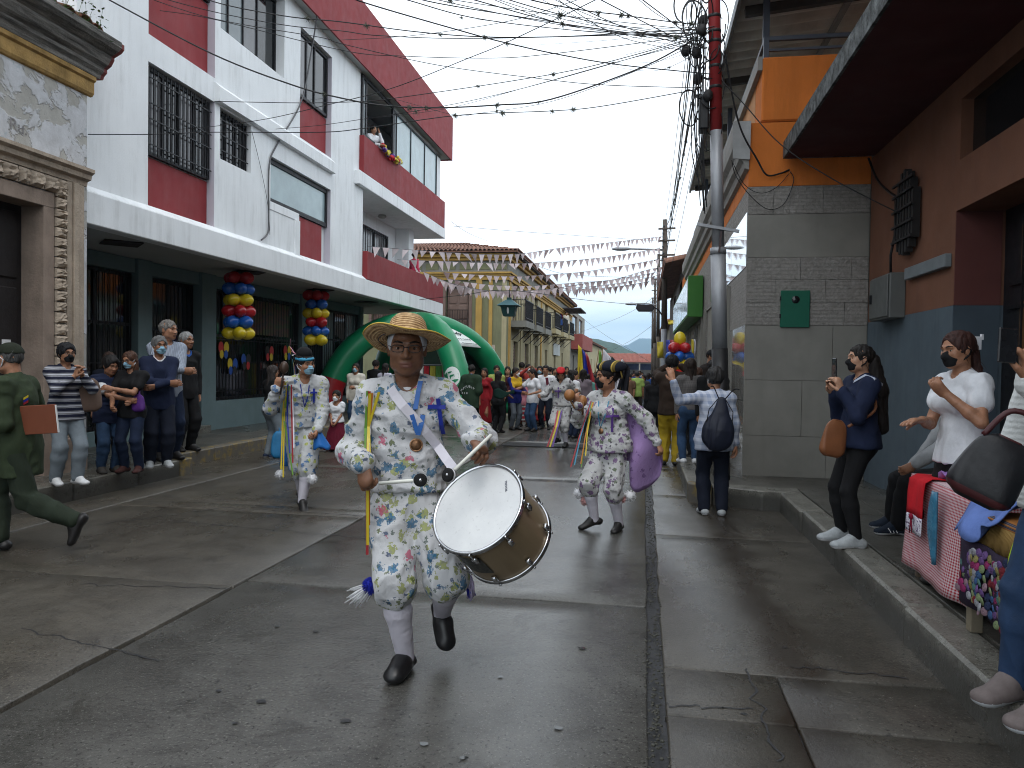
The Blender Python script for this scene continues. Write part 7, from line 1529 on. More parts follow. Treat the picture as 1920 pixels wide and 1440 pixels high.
def dancer_blue():
 loc = (-3.60, 7.80, 0); yw = 32; h = 1.66; f = w2l(loc, yw, h)
 p = Person('masked dancer in blue and lime flowered costume stepping forward, hand at face', loc, yw, 'mid', .010, h=h, lean=16, pel=(0, .03, .52), head=(28, -8, 0), RH=f((-3.74, 7.45, 1.28)), LH=f((-3.36, 7.62, .86)), RE=(-.35, .5, -1), LE=(.6, .9, -.2), RF=f((-3.71, 8.02, .10)), LF=f((-3.54, 7.66, .095)), Rd=(.15, -.8, -.55), Ld=(.1, -.85, -.4), LK=(0, -1, 0), hands={'R': dict(d=(.3, -.3, 1), n=(.4, 1, .2), curl=.6, thumb=.7), 'L': dict(curl=.55)})
 p.body(); blouse(p, FLORAL_BLUE2); breeches(p, FLORAL_BLUE2); p.socks(STOCK, .5); p.shoes(BSHOE, w=.026); p.hair('short'); p.mask(MASKBLUE)
 J = p.J; X = HX(J); e = J['hh']; TURQ = M('hat_turquoise', (.03, .22, .36), .6, .25, 12, .3)
 q = Shape(); q.ell(hd(J, 0, -.05, .25), V3(.40, .50, .15)*e, X, .03); V, F = q.mesh(.008); p.add('hat_brim', (V, F), TURQ)
 q = Shape(); q.ell(hd(J, 0, -.05, .48), V3(.33, .40, .30)*e, X, .03); V, F = q.mesh(.008); o = p.add('hat_crown', (V, F), BLK); rnd = random.Random(3)
 for i, c in enumerate(('pink', 'red', 'white', 'sky', 'yellow', 'pink', 'royal')):
  a = Vector(hd(J, -.30+.02*i, -.3, .45)); b = a+Vector((-.05+.03*i*.5, .03*i, .10-.09*i)); ribbon(p, 'hat_ribbon', RIB[c], [a, a.lerp(b, .5)+Vector((-.03, .02, .03)), b+Vector((0, 0, -.10 if i > 2 else .06))], .022, (.3, 1, .2), parent=o)
 # ribbons and medal cords
 tr = p.bvh(['blouse', 'breeches']); S = lambda x, y, o_=.01: p.sight(x, y, tr, o_)[0]
 for k, (c, x0, x1, x2, y2) in enumerate((('yellow', 535, 530, 527, 880), ('royal', 540, 541, 543, 850), ('red', 546, 549, 549, 868), ('green', 542, 536, 549, 890), ('yellow', 538, 533, 531, 895), ('white', 548, 551, 551, 840))): ribbon(p, 'ribbon', RIB[c], [S(x0, 718+2*k), S(x1, 780, .03), p.loc_of(ony(x2, y2, 7.52))], .015, (1, .2, 0))
 ribbon(p, 'medal_cord', RIB['royal'], [S(563, 720), S(568, 745), S(571, 762)], .010); ribbon(p, 'medal_cord', RIB['royal'], [S(580, 722), S(576, 745), S(571, 762)], .010); cross(p, tr, 588, 738, 14, 26, RIB['royal'], .02)
 # blue cape falling behind and gathered in the left hand
 mb = MB(); hl = p.J['LW']; BC = M('cape_blue', (.015, .13, .42), .6, .15, 6, .3)
 mb.sheet(lambda u, v: Vector(p.J['RS']*(1-u)+p.J['LS']*u)*(1-v)+Vector((-.20+.42*u, .30-.02*math.sin(u*12), .40))*v+Vector((0, .10+.05*math.sin(u*9+v*3), 0)), 14, 10); p.addmb('cape', mb, BC, thick=.006)
 mb = MB(); hw = Vector(hl); mb.sheet(lambda u, v: hw+Vector((.06*math.cos(u*6.28)*(.5+v)+.05*v, .05*math.sin(u*6.28)*(.5+v), -.03-.17*v+.02*math.sin(u*20))), 16, 6); p.addmb('cape_end', mb, BC, thick=.004)
 pompom(p, p.loc_of(ony(585, 898, 7.60)), .055, WOOLW, 160, seed=6); pompom(p, p.loc_of(ony(525, 890, 7.90)), .055, WOOLW, 160, seed=7)
 m = empty('maraca', p.at(p.J['RW']+V3(.04, -.04, .06))); tag(m, 'slim ribboned maraca held up by the blue flowered dancer', 'maraca'); mb = MB(); mb.tube([(0, 0, -.12), (.03, 0, .10)], .011, 8); mb.build('handle', DKWOOD, m, True); mb = MB(); mb.ball((.04, 0, .16), (.045, .045, .065), 12, 8); mb.build('gourd', M('gourd_dark', (.05, .03, .02), .4), m, True)
 return p
def dancer_violet():
 loc = (-.31, 7.42, 0); yw = -28; h = 1.54; f = w2l(loc, yw, h)
 p = Person('masked dancer in violet flowered costume spreading a lilac cape', loc, yw, 'mid', .009, h=h, fem=True, g=1.22, lean=4, pel=(0, 0, .52), head=(-36, -2, 0), child=1.1, RH=f((-.60, 7.18, 1.19)), LH=f((.13, 7.30, .86)), RE=(-.6, .2, -1), LE=(.6, .8, .3), RF=f((-.44, 7.38, .105)), LF=f((-.21, 7.40, .065)), Rd=(-.7, -.75, -.28), Ld=(.22, -1, -.05), hands={'R': dict(d=(-.2, -.3, 1), n=(-.2, 1, .2), curl=.6, thumb=.8), 'L': dict(curl=.5)})
 p.body(); blouse(p, FLORAL_VIOLET, .009, .49); breeches(p, FLORAL_VIOLET, .009); p.socks(STOCK, .5); p.shoes(BSHOE, w=.025); p.hair('bun'); p.mask(MASKBLACK, True)
 J = p.J; X = HX(J); e = J['hh']; HT = stripes('hat_navy_gold', (.010, .013, .022), (.42, .30, .07), 9, .72, 0, .01)
 q = Shape(); q.ell(hd(J, 0, -.10, .40), V3(.44, .52, .24)*e, X, .04); q.ell(hd(J, 0, -.34, .34), V3(.42, .40, .28)*e, X, .06); q.cut(hd(J, 0, 0, .20), -unit(X[2]+X[1]*.15)); V, F = q.mesh(.008); o = p.add('hat', (V, F), HT)
 mb = MB(); rnd = random.Random(4)
 for k in range(12): a = Vector(hd(J, -.40+.07*k, -.45-.04*math.sin(k), .26)); mb.tube([a, a+Vector((.01, .02, -.05-.03*rnd.random()))], .006, 4)
 p.addmb('hat_fringe', mb, M('gold_fringe', (.42, .30, .07), .5, .1, 9, 0), parent=o)
 tr = p.bvh(['blouse', 'breeches']); S = lambda x, y, o_=.01: p.sight(x, y, tr, o_)[0]; cross(p, tr, 1148, 783, 22, 44, RIB['violet'], .022)
 ribbon(p, 'medal_cord', RIB['sky'], [S(1124, 752), S(1122, 775), S(1126, 800)], .010); ribbon(p, 'medal_cord', RIB['sky'], [S(1142, 752), S(1135, 778), S(1128, 800)], .010)
 c, n = p.sight(1128, 808, tr, .012); mb = MB(); mb.lathe([(0, -.003), (.026, -.003), (.026, .003), (0, .003)], 20, Matrix.Translation(c) @ Vector((n.x*.3, -1, 0)).to_track_quat('Z', 'Y').to_matrix().to_4x4()); p.addmb('medal', mb, BRONZE)
 for k, (cn, x0, x1, y1) in enumerate((('red', 1110, 1070, 876), ('sky', 1108, 1077, 872), ('green', 1112, 1090, 876), ('orange', 1115, 1089, 870), ('yellow', 1113, 1098, 855))): a = S(x0, 752+k, .014); b = p.loc_of(ony(x1, y1, 7.15)); ribbon(p, 'ribbon', RIB[cn], [a, a.lerp(b, .5)+Vector((0, -.03, -.03)), b], .011, (1, .2, 0))
 # cape: from the left shoulder to the hand and down to the thigh
 CP = floral('cape_lilac', (.43, .28, .56), [((.24, .13, .34), 12, .6, .25)], .3); sh = Vector(J['LS'])+Vector((0, .07, -.02)); hn = Vector(J['LW'])+Vector((.02, .03, -.02)); edge = [Vector(J['P'])+Vector((.08, .12, .10))]+[p.loc_of(ony(x, y, 7.48)) for x, y in ((1181, 868), (1184, 912), (1192, 925), (1212, 914), (1232, 895), (1243, 868))]+[hn]
 def cp(u, v):
  k = u*(len(edge)-1); a = min(int(k), len(edge)-2); bot = edge[a].lerp(edge[a+1], k-a); return sh.lerp(hn, u).lerp(bot, v)+Vector((0, .05*math.sin(u*9+v*2)*v+.03*math.sin(v*6+u*4), 0))
 mb = MB(); mb.sheet(cp, 18, 14); p.addmb('cape', mb, CP, thick=.005)
 mb = MB(); sh2 = Vector(J['RS'])+Vector((-.02, .08, -.02)); mb.sheet(lambda u, v: sh2.lerp(Vector(J['LS'])+Vector((0, .09, -.02)), u)*(1-v)+Vector((-.19+.34*u, .16+.03*math.sin(u*12), .66))*v, 12, 8); p.addmb('cape_back', mb, CP, thick=.005)
 for x, y, s_ in ((1086, 925, 3), (1098, 938, 4), (1163, 935, 5), (1181, 930, 6)): pompom(p, p.loc_of(ony(x, y, 7.36)), .055, WOOLP if s_ in (4, 5) else WOOLW, 140, seed=s_)
 for k, (x, y, lb) in enumerate(((1068, 741, 'round brown gourd maraca raised by the violet dancer, left one'), (1091, 752, 'round brown gourd maraca raised by the violet dancer, right one'))):
  c = ony(x, y, 7.12+.1*k); m = empty('maraca', c); tag(m, lb, 'maraca', 'maracas of the violet dancer'); mb = MB(); mb.ball((0, 0, 0), (.052, .052, .056), 14, 10); mb.build('gourd', M('gourd_brown', (.30, .13, .045), .4, .15, 12, .1), m, True); w = p.at(J['RW'])+Vector((.0+.05*k, -.02, .04))-c; mb = MB(); mb.tube([(0, 0, -.03), (w.x*.6, w.y*.6, -.12), w], .010, 6); mb.build('handle', M('maraca_stick', (.20, .10, .04), .6), m, True)
def dancer_grey():
 loc = (-1.56, 14.9, 0); yw = -15; h = 1.52; f = w2l(loc, yw, h)
 p = Person('small dancer in grey flowered costume and red cap, head bowed', loc, yw, 'mid', .016, 1, h=h, fem=True, lean=6, head=(20, 30, 0), RH=f((-1.95, 14.65, 1.0)), LH=f((-1.25, 14.75, 1.1)), RF=f((-1.62, 14.9, .15)), LF=f((-1.46, 14.85, .07)))
 p.body(); blouse(p, FLORAL_GREY, .016); breeches(p, FLORAL_GREY, .016); p.socks(STOCK, .5); p.shoes(BSHOE); p.hair('bob'); J = p.J; X = HX(J); q = Shape(); q.ell(hd(J, 0, -.05, .36), V3(.40, .48, .20)*J['hh'], X, .03); V, F = q.mesh(.012); p.add('cap', (V, F), C_('cap_red', .45, .02, .025))
 tr = p.bvh(['blouse', 'breeches']); cross(p, tr, 1047, 734, 12, 20, RIB['violet'], .022); pompom(p, p.loc_of(ony(1062, 805, 14.8)), .06, WOOLP, 60); S = lambda x, y, o_=.012: p.sight(x, y, tr, o_)[0]
 for k, cn in enumerate(('red', 'yellow', 'violet')): ribbon(p, 'ribbon', RIB[cn], [S(1046+4*k, 770), p.loc_of(ony(1040+3*k, 800, 14.5)), p.loc_of(ony(1026+5*k, 838, 14.4))], .03, (1, .2, 0))
dancer_blue(); dancer_violet(); dancer_grey()
# ---- soldier walking out of the picture
def soldier():
 loc = (-4.98, 5.50, 0); yw = -78; h = 1.68; f = w2l(loc, yw, h)
 p = Person('soldier in olive fatigues and cap striding left with a folder', loc, yw, 'mid', .011, h=h, g=1.10, lean=5, pel=(0, 0, .50), head=(-14, 2, 0), LH=f((-5.18, 5.28, 1.02)), RH=f((-5.30, 5.75, 1.0)), LE=(.3, 1, -.6), RE=(-.3, 1, -.5), RF=f((-5.10, 5.44, .08)), LF=f((-4.52, 5.56, .24)), Rd=(-.1, -1, .05), Ld=(.05, -.45, -.9))
 p.body(); p.top(OLIVEC, 'long', .36, .03, .020, .007, (8, 8, 9), 'jacket', neck=.034); p.legs(OLIVED, .022, .026, .93, .008, (8, 8, 7)); p.shoes(BSHOE, name='boot', w=.029, top=.06); p.hair('short', (.06, .06, .06), .0); p.mask(C_('mask_olive', .018, .024, .016), True); p.cap_hat(C_('cap_olive', .018, .022, .014))
 J = p.J
 for k, (cn, dz) in enumerate((('yellow', .0), ('royal', -.022), ('red', -.044))):
  tr = p.bvh(['jacket']); a, n = p.sight(43, 748+k*4.5, tr, .006); b, n2 = p.sight(52, 743+k*4.5, tr, .006); ribbon(p, 'sleeve_badge', RIB[cn], [a, b], .018, (0, 0, 1))
 e = empty('folder', ony(60, 785, 5.42)); tag(e, 'brown card folder clamped under the soldier\'s arm', 'folder'); mb = MB(); mb.box(-.26, .20, -.012, .012, -.125, .105); mb.build('folder_cover', M('folder_brown', (.165, .048, .022), .6, .1, 5, .1), e, bevel=.003); mb = MB(); mb.box(-.255, .207, -.007, .007, -.12, .10); mb.build('papers', M('paper_white', (.6, .6, .62), .8), e); e.rotation_euler = (R_(4), R_(-4), R_(8)); mb = MB(); mb.box(-.262, -.19, -.0145, -.0125, -.12, .07); mb.build('label_strip', RIBP['white'], e)
soldier()
# ---- bystanders on the left pavement
G = .22
def bystander(label, px, top, foot, gz, yaw, tone='mid', Y=None, lod=0, res=.011, **k):
 b = onz(px, foot, gz) if Y is None else Vector((ony(px, 690, Y).x, Y, gz)); h = ony(px, top, b.y).z-gz
 return Person(label, b, yaw, tone, res, lod, h=h*.985, **k)
p = bystander('woman in navy striped sweater and light jeans with hands clasped', 122, 646, 908, G, 66, 'mid', g=1.16, fem=True, head=(0, 0, 0), LH=(.03, -.17, .80), RH=(-.02, -.17, .79), LE=(.7, .2, -.8), RE=(-.7, .2, -.8), RF=(-.06, .02, .045), LF=(.06, -.05, .045), hands={'L': dict(d=(-.3, -.3, 1), n=(-1, 0, 0), curl=.4), 'R': dict(d=(.3, -.3, 1), n=(1, 0, 0), curl=.4)}); p.body(); p.top(STRIPE, 'three', .47, .022, .016, .006, belly=1.0); p.legs(JEANL, .012, .020, .96, .006); p.shoes(WSHOE, SOLEW); p.hair('short', (.008, .008, .010), .06); p.mask(MASKBLACK); p.glasses()
bag('brown shoulder bag hanging from the striped woman\'s arm', p.at((.20, -.08, .95)), .30, .36, .10, BEIGE, [p.at(p.J['LE']+V3(.03, -.03, 0)), p.at((.20, -.12, 1.12))], R_(66))
p = bystander('boy in navy padded vest and white tee beside the striped woman', 203, 672, 886, G, 60, 'mid', head=(8, 14, 0), g=.98, child=1.12, RH=(.06, -.22, .66), LH=(.10, -.20, .64), RE=(-.6, .4, -.8), LE=(.7, .5, -.6)); p.body(); p.top(WHITE, 'short', .50, .014, .012, .004, name='tee'); p.top(NAVY, 'none', .44, .040, .02, .010, (4, 4, 22), 'vest', neck=.036); p.legs(JEAN, .012, .018, .96, .006); p.shoes(C_('boot_grey', .06, .055, .05), name='boot', w=.032); p.hair('short', (.008, .007, .007), .07)
p = bystander('woman in black tee with glasses and blue mask behind the boy', 247, 660, 886, G, 8, 'mid', fem=True, g=1.02, head=(-12, 12, 0), RH=(-.06, -.20, .58), LH=(-.05, -.20, .71), RE=(-.7, .3, -.8), LE=(.8, .3, -.7)); p.body(); p.top(BLK, 'short', .46, .016, .014, .005); p.legs(JEAND, .010, .014, .97, .005); p.shoes(C_('shoe_dark_red', .05, .02, .018), BSHOE); p.hair('long', (.05, .022, .013)); p.mask(MASKBLUE); p.glasses()
bag('small purple bag at the hip of the woman in black tee', p.at((.13, -.10, .83)), .17, .20, .07, M('nylon_purple', (.075, .018, .16), .6, .2, 9, .2), [p.at((.12, -.06, 1.0)), p.at((.14, -.10, .93))], 0, 'purse')
p = bystander('grey haired man in navy sweater with crossed arms and blue mask', 297, 632, 876, G, 42, 'tan', g=1.04, shw=.9, head=(12, 2, 0), RH=(.05, -.17, .665), LH=(-.05, -.19, .64), RE=(-.9, .1, -.7), LE=(.9, .1, -.7)); p.body(); p.top(WHITE, 'none', .70, .014, name='shirt_collar', neck=.028, amp=.002); p.top(NAVY, 'long', .455, .028, .020, .006, neck=.040); p.legs(NAVYD, .016, .022, .98, .006); p.shoes(GSHOE, SOLEW); p.hair('short', (.10, .10, .10), .03); p.mask(MASKBLUE)
p = bystander('tall grey haired man in pale blue shirt looking away to the right', 312, 602, 862, G, 58, 'mid', g=1.0, shw=.92, head=(28, 0, 0), RH=(.03, -.19, .66), LH=(-.06, -.19, .64), RE=(-.9, .2, -.7), LE=(.9, .2, -.7)); p.body(); p.top(BLUEST, 'long', .46, .024, .020, .006); p.legs(JEAND, .012, .018, .98, .005); p.shoes(BSHOE); p.hair('short', (.14, .13, .12), .012)
p = bystander('man in black jacket and trousers with grey hair, hands behind', 346, 624, 846, G-.03, 66, 'tan', g=1.0, shw=.92, head=(10, 0, 0), RH=(-.10, .06, .50), LH=(.12, -.02, .49)); p.body(); p.top(RIB2['blue'], 'none', .60, .014, name='shirt', amp=.003); p.top(BLK, 'long', .45, .030, .022, .006, name='jacket', neck=.045); p.legs(BLK, .014, .020, .98, .005); p.shoes(BSHOE); p.hair('short', (.22, .22, .22), .012)
p = bystander('half hidden woman behind the boy and the woman in black', 205, 662, 868, G, 30, 'mid', Y=9.0, lod=1, res=.014, fem=True); p.body(); p.top(NAVYD, 'long', .46); p.legs(BLK); p.hair('short', (.03, .015, .01)); p.shoes(BSHOE)
# ---- people between the kerb and the tent
p = bystander('woman with long dark hair seen from behind near the canopy kerb', 508, 686, 858, .0, 150, 'mid', res=.012, lod=1, fem=True, RH=(-.10, .10, .58), LH=(.06, -.2, .7)); p.body(); p.top(BLK, 'short', .50); p.legs(JEANL, .010, .014); p.shoes(C_('shoe_navy', .02, .03, .06), SOLEW); p.hair('long', (.03, .024, .022))
bag('sky blue carrier bag beside the long haired woman', p.at((-.16, -.06, .22)), .30, .44, .16, M('bag_sky', (.02, .17, .36), .5, .15, 9, .2), [p.at((-.14, -.04, .55)), p.at((-.16, -.06, .40))], .4, 'carrier_bag')
p = bystander('small girl in white off shoulder blouse and long maroon skirt', 631, 738, 846, .0, -4, 'mid', res=.010, fem=True, child=1.38, g=1.0, LH=(.05, -.12, .52), RH=(-.04, -.12, .52)); p.body(); p.top(WHITE, 'puff', .52, .018, .018, .010, (12, 12, 20), 'blouse', neck=.062); p.skirt(C_('maroon', .11, .008, .022), .04, .24, .016); p.hair('bun', (.01, .008, .008)); p.mask(MASKWHITE); p.shoes(BSHOE)
p = bystander('woman in cream jacket and blue mask by the green tent', 668, 682, 800, .0, 0, 'mid', Y=17.2, lod=1, res=.012, fem=True, RH=(-.12, -.03, .47), LH=(.06, -.2, .66)); p.body(); p.top(OFFW, 'long', .45, .028, .022, .006, name='jacket'); p.legs(JEAN); p.shoes(BSHOE); p.hair('long', (.012, .009, .009)); p.mask(MASKBLUE)
def simple(label, px, top, Y, yaw, topmat, legmat, hair, hcol=(.012, .009, .008), gz=0.0, sleeve='long', shoe=None, mask=None, fem=False, res=.017, tone='mid', skirt=None, x=None, **k):
 p = bystander(label, px, top, 0, gz, yaw, tone, Y=Y, lod=2, res=res, fem=fem, **k)
 if x is not None: p.loc.x = x
 p.body(); p.top(topmat, sleeve, .46, .020, .016, .006)
 if skirt: p.skirt(skirt, .12, .13, .01)
 else: p.legs(legmat, .012, .016)
 p.shoes(shoe or BSHOE)
 if hair: p.hair(hair, hcol)
 if mask is not None: p.mask(mask)
 return p
simple('man in dark jacket under the tent, seen past the straw hat', 704, 676, 19.6, 170, BLK, BLK, 'short'); simple('woman in pale blouse with dark ponytail under the tent', 722, 682, 18.8, 160, C_('pale_lilac', .5, .5, .6), JEAN, 'long', fem=True); simple('person in patterned shirt half hidden behind the tent leg', 872, 682, 21.0, 20, PLAID, BLK, 'short')
# ---- the line of people across the street
p = bystander('man in dark green poncho with white letters, seen from behind', 884, 685, 812, 0, 158, 'mid', Y=17.3, lod=1, res=.014, g=1.12, head=(28, 0, 0), LH=(.16, -.04, .50)); p.body(); PON = C_('poncho_green', .022, .042, .024)
J = p.J; q = Shape(); torso_shape(J, q, .045, .38, .06); q.cap(J['LS'], J['LE'], .075, .11, .06); q.cap(J['RS'], J['RE'], .075, .11, .06); V, F = q.mesh(.014); V = wrinkle(V, F, .012, (7, 7, 2), 4); p.add('poncho', (V, F), PON); p.legs(BLK); p.shoes(BSHOE); p.hair('short', (.012, .01, .009), .02)
q = Shape(); q.cap(J['N'], J['N']-J['up']*.03, .085, .10, .03); V, F = q.mesh(.012); p.add('neckerchief', (V, F), RIB['blue'])
tr = p.bvh(['poncho'])
for i, ch in enumerate('ESCUELA'):
 t = (i-3)/3; x, y = 877+t*12, 727+4.5*t*t-1.5*t; a, n = p.sight(x, y, tr, .012); text_mesh('letter', ch, .075, WHITE, p.root, a, (R_(90), R_(-24*t), math.atan2(n.x, -n.y)), .002)
for i, ch in enumerate('010'):
 a, n = p.sight(867.5+i*4.2, 739, tr, .012); text_mesh('letter', ch, .065, WHITE, p.root, a, (R_(90), 0, math.atan2(n.x, -n.y)), .002)
p = simple('smiling girl in red dress with white shawl next to the poncho', 909, 691, 18.3, -10, C_('dress_red', .24, .012, .018), BLK, 'long', fem=True, skirt=C_('dress_red', .24, .012, .018))
p = simple('woman in black with long hair holding a green cloth, back turned', 934, 697, 17.6, 150, BLK, BLK, 'long', fem=True, sleeve='short', RH=(-.12, -.20, .60), LH=(.10, -.24, .60))
mb = MB(); mb.sheet(lambda u, v: Vector((-.02+.46*u, -.35-.05*math.sin(u*5), 1.0-.20*v*(1-.5*u)+.04*math.sin(u*7+v*2)))*1.0, 10, 5); o = mb.build('folded_cloth', C_('cloth_bottle', .008, .03, .024), None, True, thick=.02, loc=p.at((0, 0, 0))); o.rotation_euler = (0, 0, R_(0)); tag(o, 'dark green cloth held out between the woman in black and the crowd', 'cloth')
p = bystander('woman in yellow and blue jacket with white mask and grey jeans', 966, 690, 806, 0, 48, 'mid', Y=18.5, lod=1, res=.015, fem=True, head=(20, 4, 0), LH=(.06, -.22, .62), RH=(-.04, -.22, .63)); p.body(); YB = [C_('jacket_yellow', .48, .30, .02), C_('jacket_blue', .012, .018, .14), C_('jacket_purple', .06, .02, .08)]; hh_ = p.J['h']
p.top(YB, 'long', .44, .026, .022, .007, name='jacket', mfun=lambda c, mi: np.where((c[:, 2] > .70*hh_) & (np.abs(c[:, 0]) < .17), 0, np.where((c[:, 2] > .66*hh_) & (np.abs(c[:, 0]) < .17), 2, 1))); p.legs(JEANG, .008, .010); p.shoes(BSHOE); p.hair('pony'); p.mask(MASKWHITE)
p = simple('woman in white printed tee and jeans reaching out to the left', 1000, 692, 18.3, -42, WHITE, JEAN, 'pony', fem=True, sleeve='short', head=(-18, 4, 0), RH=(-.26, -.22, .66), LH=(.14, -.14, .62), shoe=BSHOE)
p = simple('young man in white shirt and maroon tie', 1024, 686, 18.9, -8, WHITE, NAVYD, 'short', LH=(.13, -.14, .66)); ribbon(p, 'tie', C_('tie_maroon', .10, .015, .03), [p.loc_of(ony(1025, 708, 18.7)), p.loc_of(ony(1027, 722, 18.68)), p.loc_of(ony(1032, 727, 18.66))], .07)
simple('woman in white shirt with long dark hair facing away right', 1076, 695, 16.8, 130, WHITE, JEAND, 'long', fem=True, head=(-40, 0, 0)); simple('woman with very long dark hair beside the white shirt', 1094, 693, 17.6, 170, C_('dusty', .16, .13, .15), BLK, 'long', fem=True)
simple('dark haired man behind the black dressed woman', 931, 686, 20.2, 20, C_('lime_shirt', .32, .36, .10), BLK, 'short'); simple('pale woman in dark dress behind the yellow jacket', 952, 688, 20.6, 10, C_('dark_red_dress', .05, .012, .016), BLK, 'long', fem=True, tone='light')
simple('man in grey shirt with his back turned at the crowd edge', 978, 680, 23.0, 175, C_('shirt_grey', .30, .33, .36), BLK, 'short', shoe=BSHOE); simple('man filming with both hands up behind the white tee', 991, 684, 22.0, 20, C_('red_top', .35, .05, .04), BLK, 'short', mask=MASKWHITE, RH=(-.07, -.22, .94), LH=(.07, -.22, .94)); simple('masked woman behind the man with the tie', 1013, 687, 20.5, -5, C_('dark_top', .03, .03, .035), BLK, 'long', fem=True, mask=MASKBLUE)
simple('girl in striped folk skirt behind the white tee', 984, 712, 19.6, 0, C_('blouse_rose', .4, .16, .2), BLK, 'bun', fem=True, skirt=stripes('skirt_folk', (.30, .02, .03), (.5, .48, .5), 9, .5)); simple('girl in red folk skirt beside the man with the tie', 1016, 712, 20.0, 0, WHITE, BLK, 'bun', fem=True, skirt=C_('skirt_red', .35, .03, .04))
# ---- the crowd further down the street: each one placed, in view between the nearer figures
rc = random.Random(21); tops = [C_('c%d' % i, *c) for i, c in enumerate(((.4, .4, .42), (.03, .035, .05), (.35, .03, .04), (.08, .16, .2), (.25, .3, .33), (.05, .05, .05), (.42, .36, .2), (.10, .04, .12), (.5, .5, .5), (.14, .08, .05), (.02, .06, .2), (.12, .3, .26)))]; tn = ['grey', 'navy', 'red', 'teal', 'pale blue', 'black', 'sand', 'plum', 'white', 'brown', 'royal blue', 'mint']
far = [(1052, 690, 24, 5), (1062, 688, 27, 3), (1070, 694, 21, 8), (1083, 690, 25, 9), (1102, 702, 20.5, 11), (1108, 698, 24, 2), (1115, 703, 23, 7), (1128, 700, 26, 4), (1137, 702, 24, 0), (1150, 700, 28, 1), (1158, 703, 23, 6), (1172, 700, 27, 3), (1181, 702, 24.5, 9), (1187, 699, 33, 2), (1208, 703, 25.5, 5), (1216, 700, 29, 10), (1222, 702, 31, 4), (1167, 697, 36, 8), (1142, 697, 38, 11), (1119, 697, 37, 6), (1098, 695, 34, 0), (1204, 698, 38, 1), (1040, 690, 25, 6), (1032, 689, 27, 1)]
far += [(rc.uniform(1046, 1236), 0, rc.uniform(27, 46), rc.randrange(12)) for _ in range(22)]; far.sort()
for i, (px, top, Y, c) in enumerate(far):
 top = top or 700-4*rc.random()-(Y-27)*.12
 simple('%s topped onlooker in the far crowd, %s from the left' % (tn[c], ('first', 'second', 'third')[i] if i < 3 else '%d%s' % (i+1, {1: 'st', 2: 'nd', 3: 'rd'}.get((i+1) % 10, 'th') if not 10 < i+1 < 14 else 'th')), px, top, Y, rc.choice((0, 20, -30, 160, 180, 200)), tops[c], rc.choice((JEAN, BLK, NAVYD, JEANG)), rc.choice(('short', 'short', 'long')) if i % 3 != 1 else 'long', fem=i % 3 == 1, res=.024, group='far crowd', sleeve=rc.choice(('long', 'short')), RH=((-.08, -.2, .93) if i % 4 == 0 else None))
simple('man in lime green shirt walking away down the street', 1195, 697, 24.6, 176, C_('lime_polo', .30, .42, .11), C_('trousers_brown', .05, .042, .035), 'short', (.03, .028, .026), sleeve='short', res=.018)
simple('slim woman in black with a shoulder bag, back turned', 1229, 702, 16.2, 172, BLK, BLK, 'long', fem=True, res=.016)
# ---- the group at the right hand kerb
p = bystander('man in brown jacket and mustard trousers filming with raised phone', 1256, 668, 872, 0, 168, 'mid', res=.013, lod=1, g=1.06, RH=(-.05, -.20, .93), LH=(.05, -.20, .94), RE=(-.8, .2, -.6), LE=(.8, .2, -.6)); p.body(); p.top(C_('jacket_brown', .032, .020, .014), 'long', .47, .034, .026, .008, name='jacket'); p.legs(C_('trousers_mustard', .36, .25, .018), .026, .034, .97, .010); p.shoes(BSHOE); p.hair('short', (.01, .009, .009), .07)
phone('phone raised by the man in the brown jacket', p.at((0, -.30, p.J['h']*.97)), (0, 0, 1), (.1, -1, 0))
p = bystander('woman with long wavy hair, grey top and ripped jeans on the kerb', 1291, 674, 868, .2, 190, 'mid', res=.013, lod=1, fem=True, RH=(-.13, -.05, .48), LH=(.12, -.02, .48)); p.body(); p.top(plaid('top_grey', (.10, .09, .09), (.16, .15, .14), 40), 'long', .52, .016, .014, .006); p.legs(JEAN, .008, .012); p.shoes(WSHOE, SOLEW, w=.032); p.hair('long', (.022, .014, .011), .06)
p = bystander('tall man in black cap and dark hooded top leaning on the pole', 1322, 656, 0, .2, 60, 'mid', Y=13.4, res=.013, lod=1, g=1.08, lean=10); p.body(); p.top(C_('hood_dark', .024, .018, .016), 'long', .46, .034, .028, .008, name='hoodie'); p.legs(JEAND); p.shoes(BSHOE); p.hair('short', i=.0); p.cap_hat(BLK); p.mask(MASKBLACK)
p = bystander('masked woman in patterned scarf between the wavy hair and the pole', 1308, 690, 0, .2, 200, 'mid', Y=12.0, res=.014, lod=1, fem=True, head=(30, 0, 0)); p.body(); p.top(C_('scarf_grey', .22, .21, .23), 'long', .48); p.legs(BLK); p.shoes(BSHOE); p.hair('long', (.05, .022, .012)); p.mask(MASKBLUE)
p = bystander('person in black jacket standing close behind the pole', 1338, 676, 0, .2, 190, 'mid', Y=11.2, res=.014, lod=1); p.body(); p.top(BLK, 'long', .46, .026, .02); p.legs(BLK); p.shoes(BSHOE); p.hair('short')
p = bystander('woman in pale plaid shirt with arm raised, back to the viewer', 1336, 692, 965, 0, 184, 'mid', res=.010, fem=True, g=1.16, LH=w2l(onz(1336, 965), 184, 1.52)((.30, 8.20, 1.42)), LE=(.6, .2, -.8), RH=(-.15, -.01, .475), head=(12, 2, 0), hands={'L': dict(d=(.25, -.3, 1), n=(.2, -1, 0), curl=.15, spread=.9)}); p.body(); p.top(PLAID, 'long', .455, .024, .018, .007, (9, 9, 8)); p.legs(NAVYD, .010, .020, .98, .005); p.shoes(GSHOE, SOLEW); p.hair('short', (.020, .019, .019), .08); p.mask(MASKBLUE)
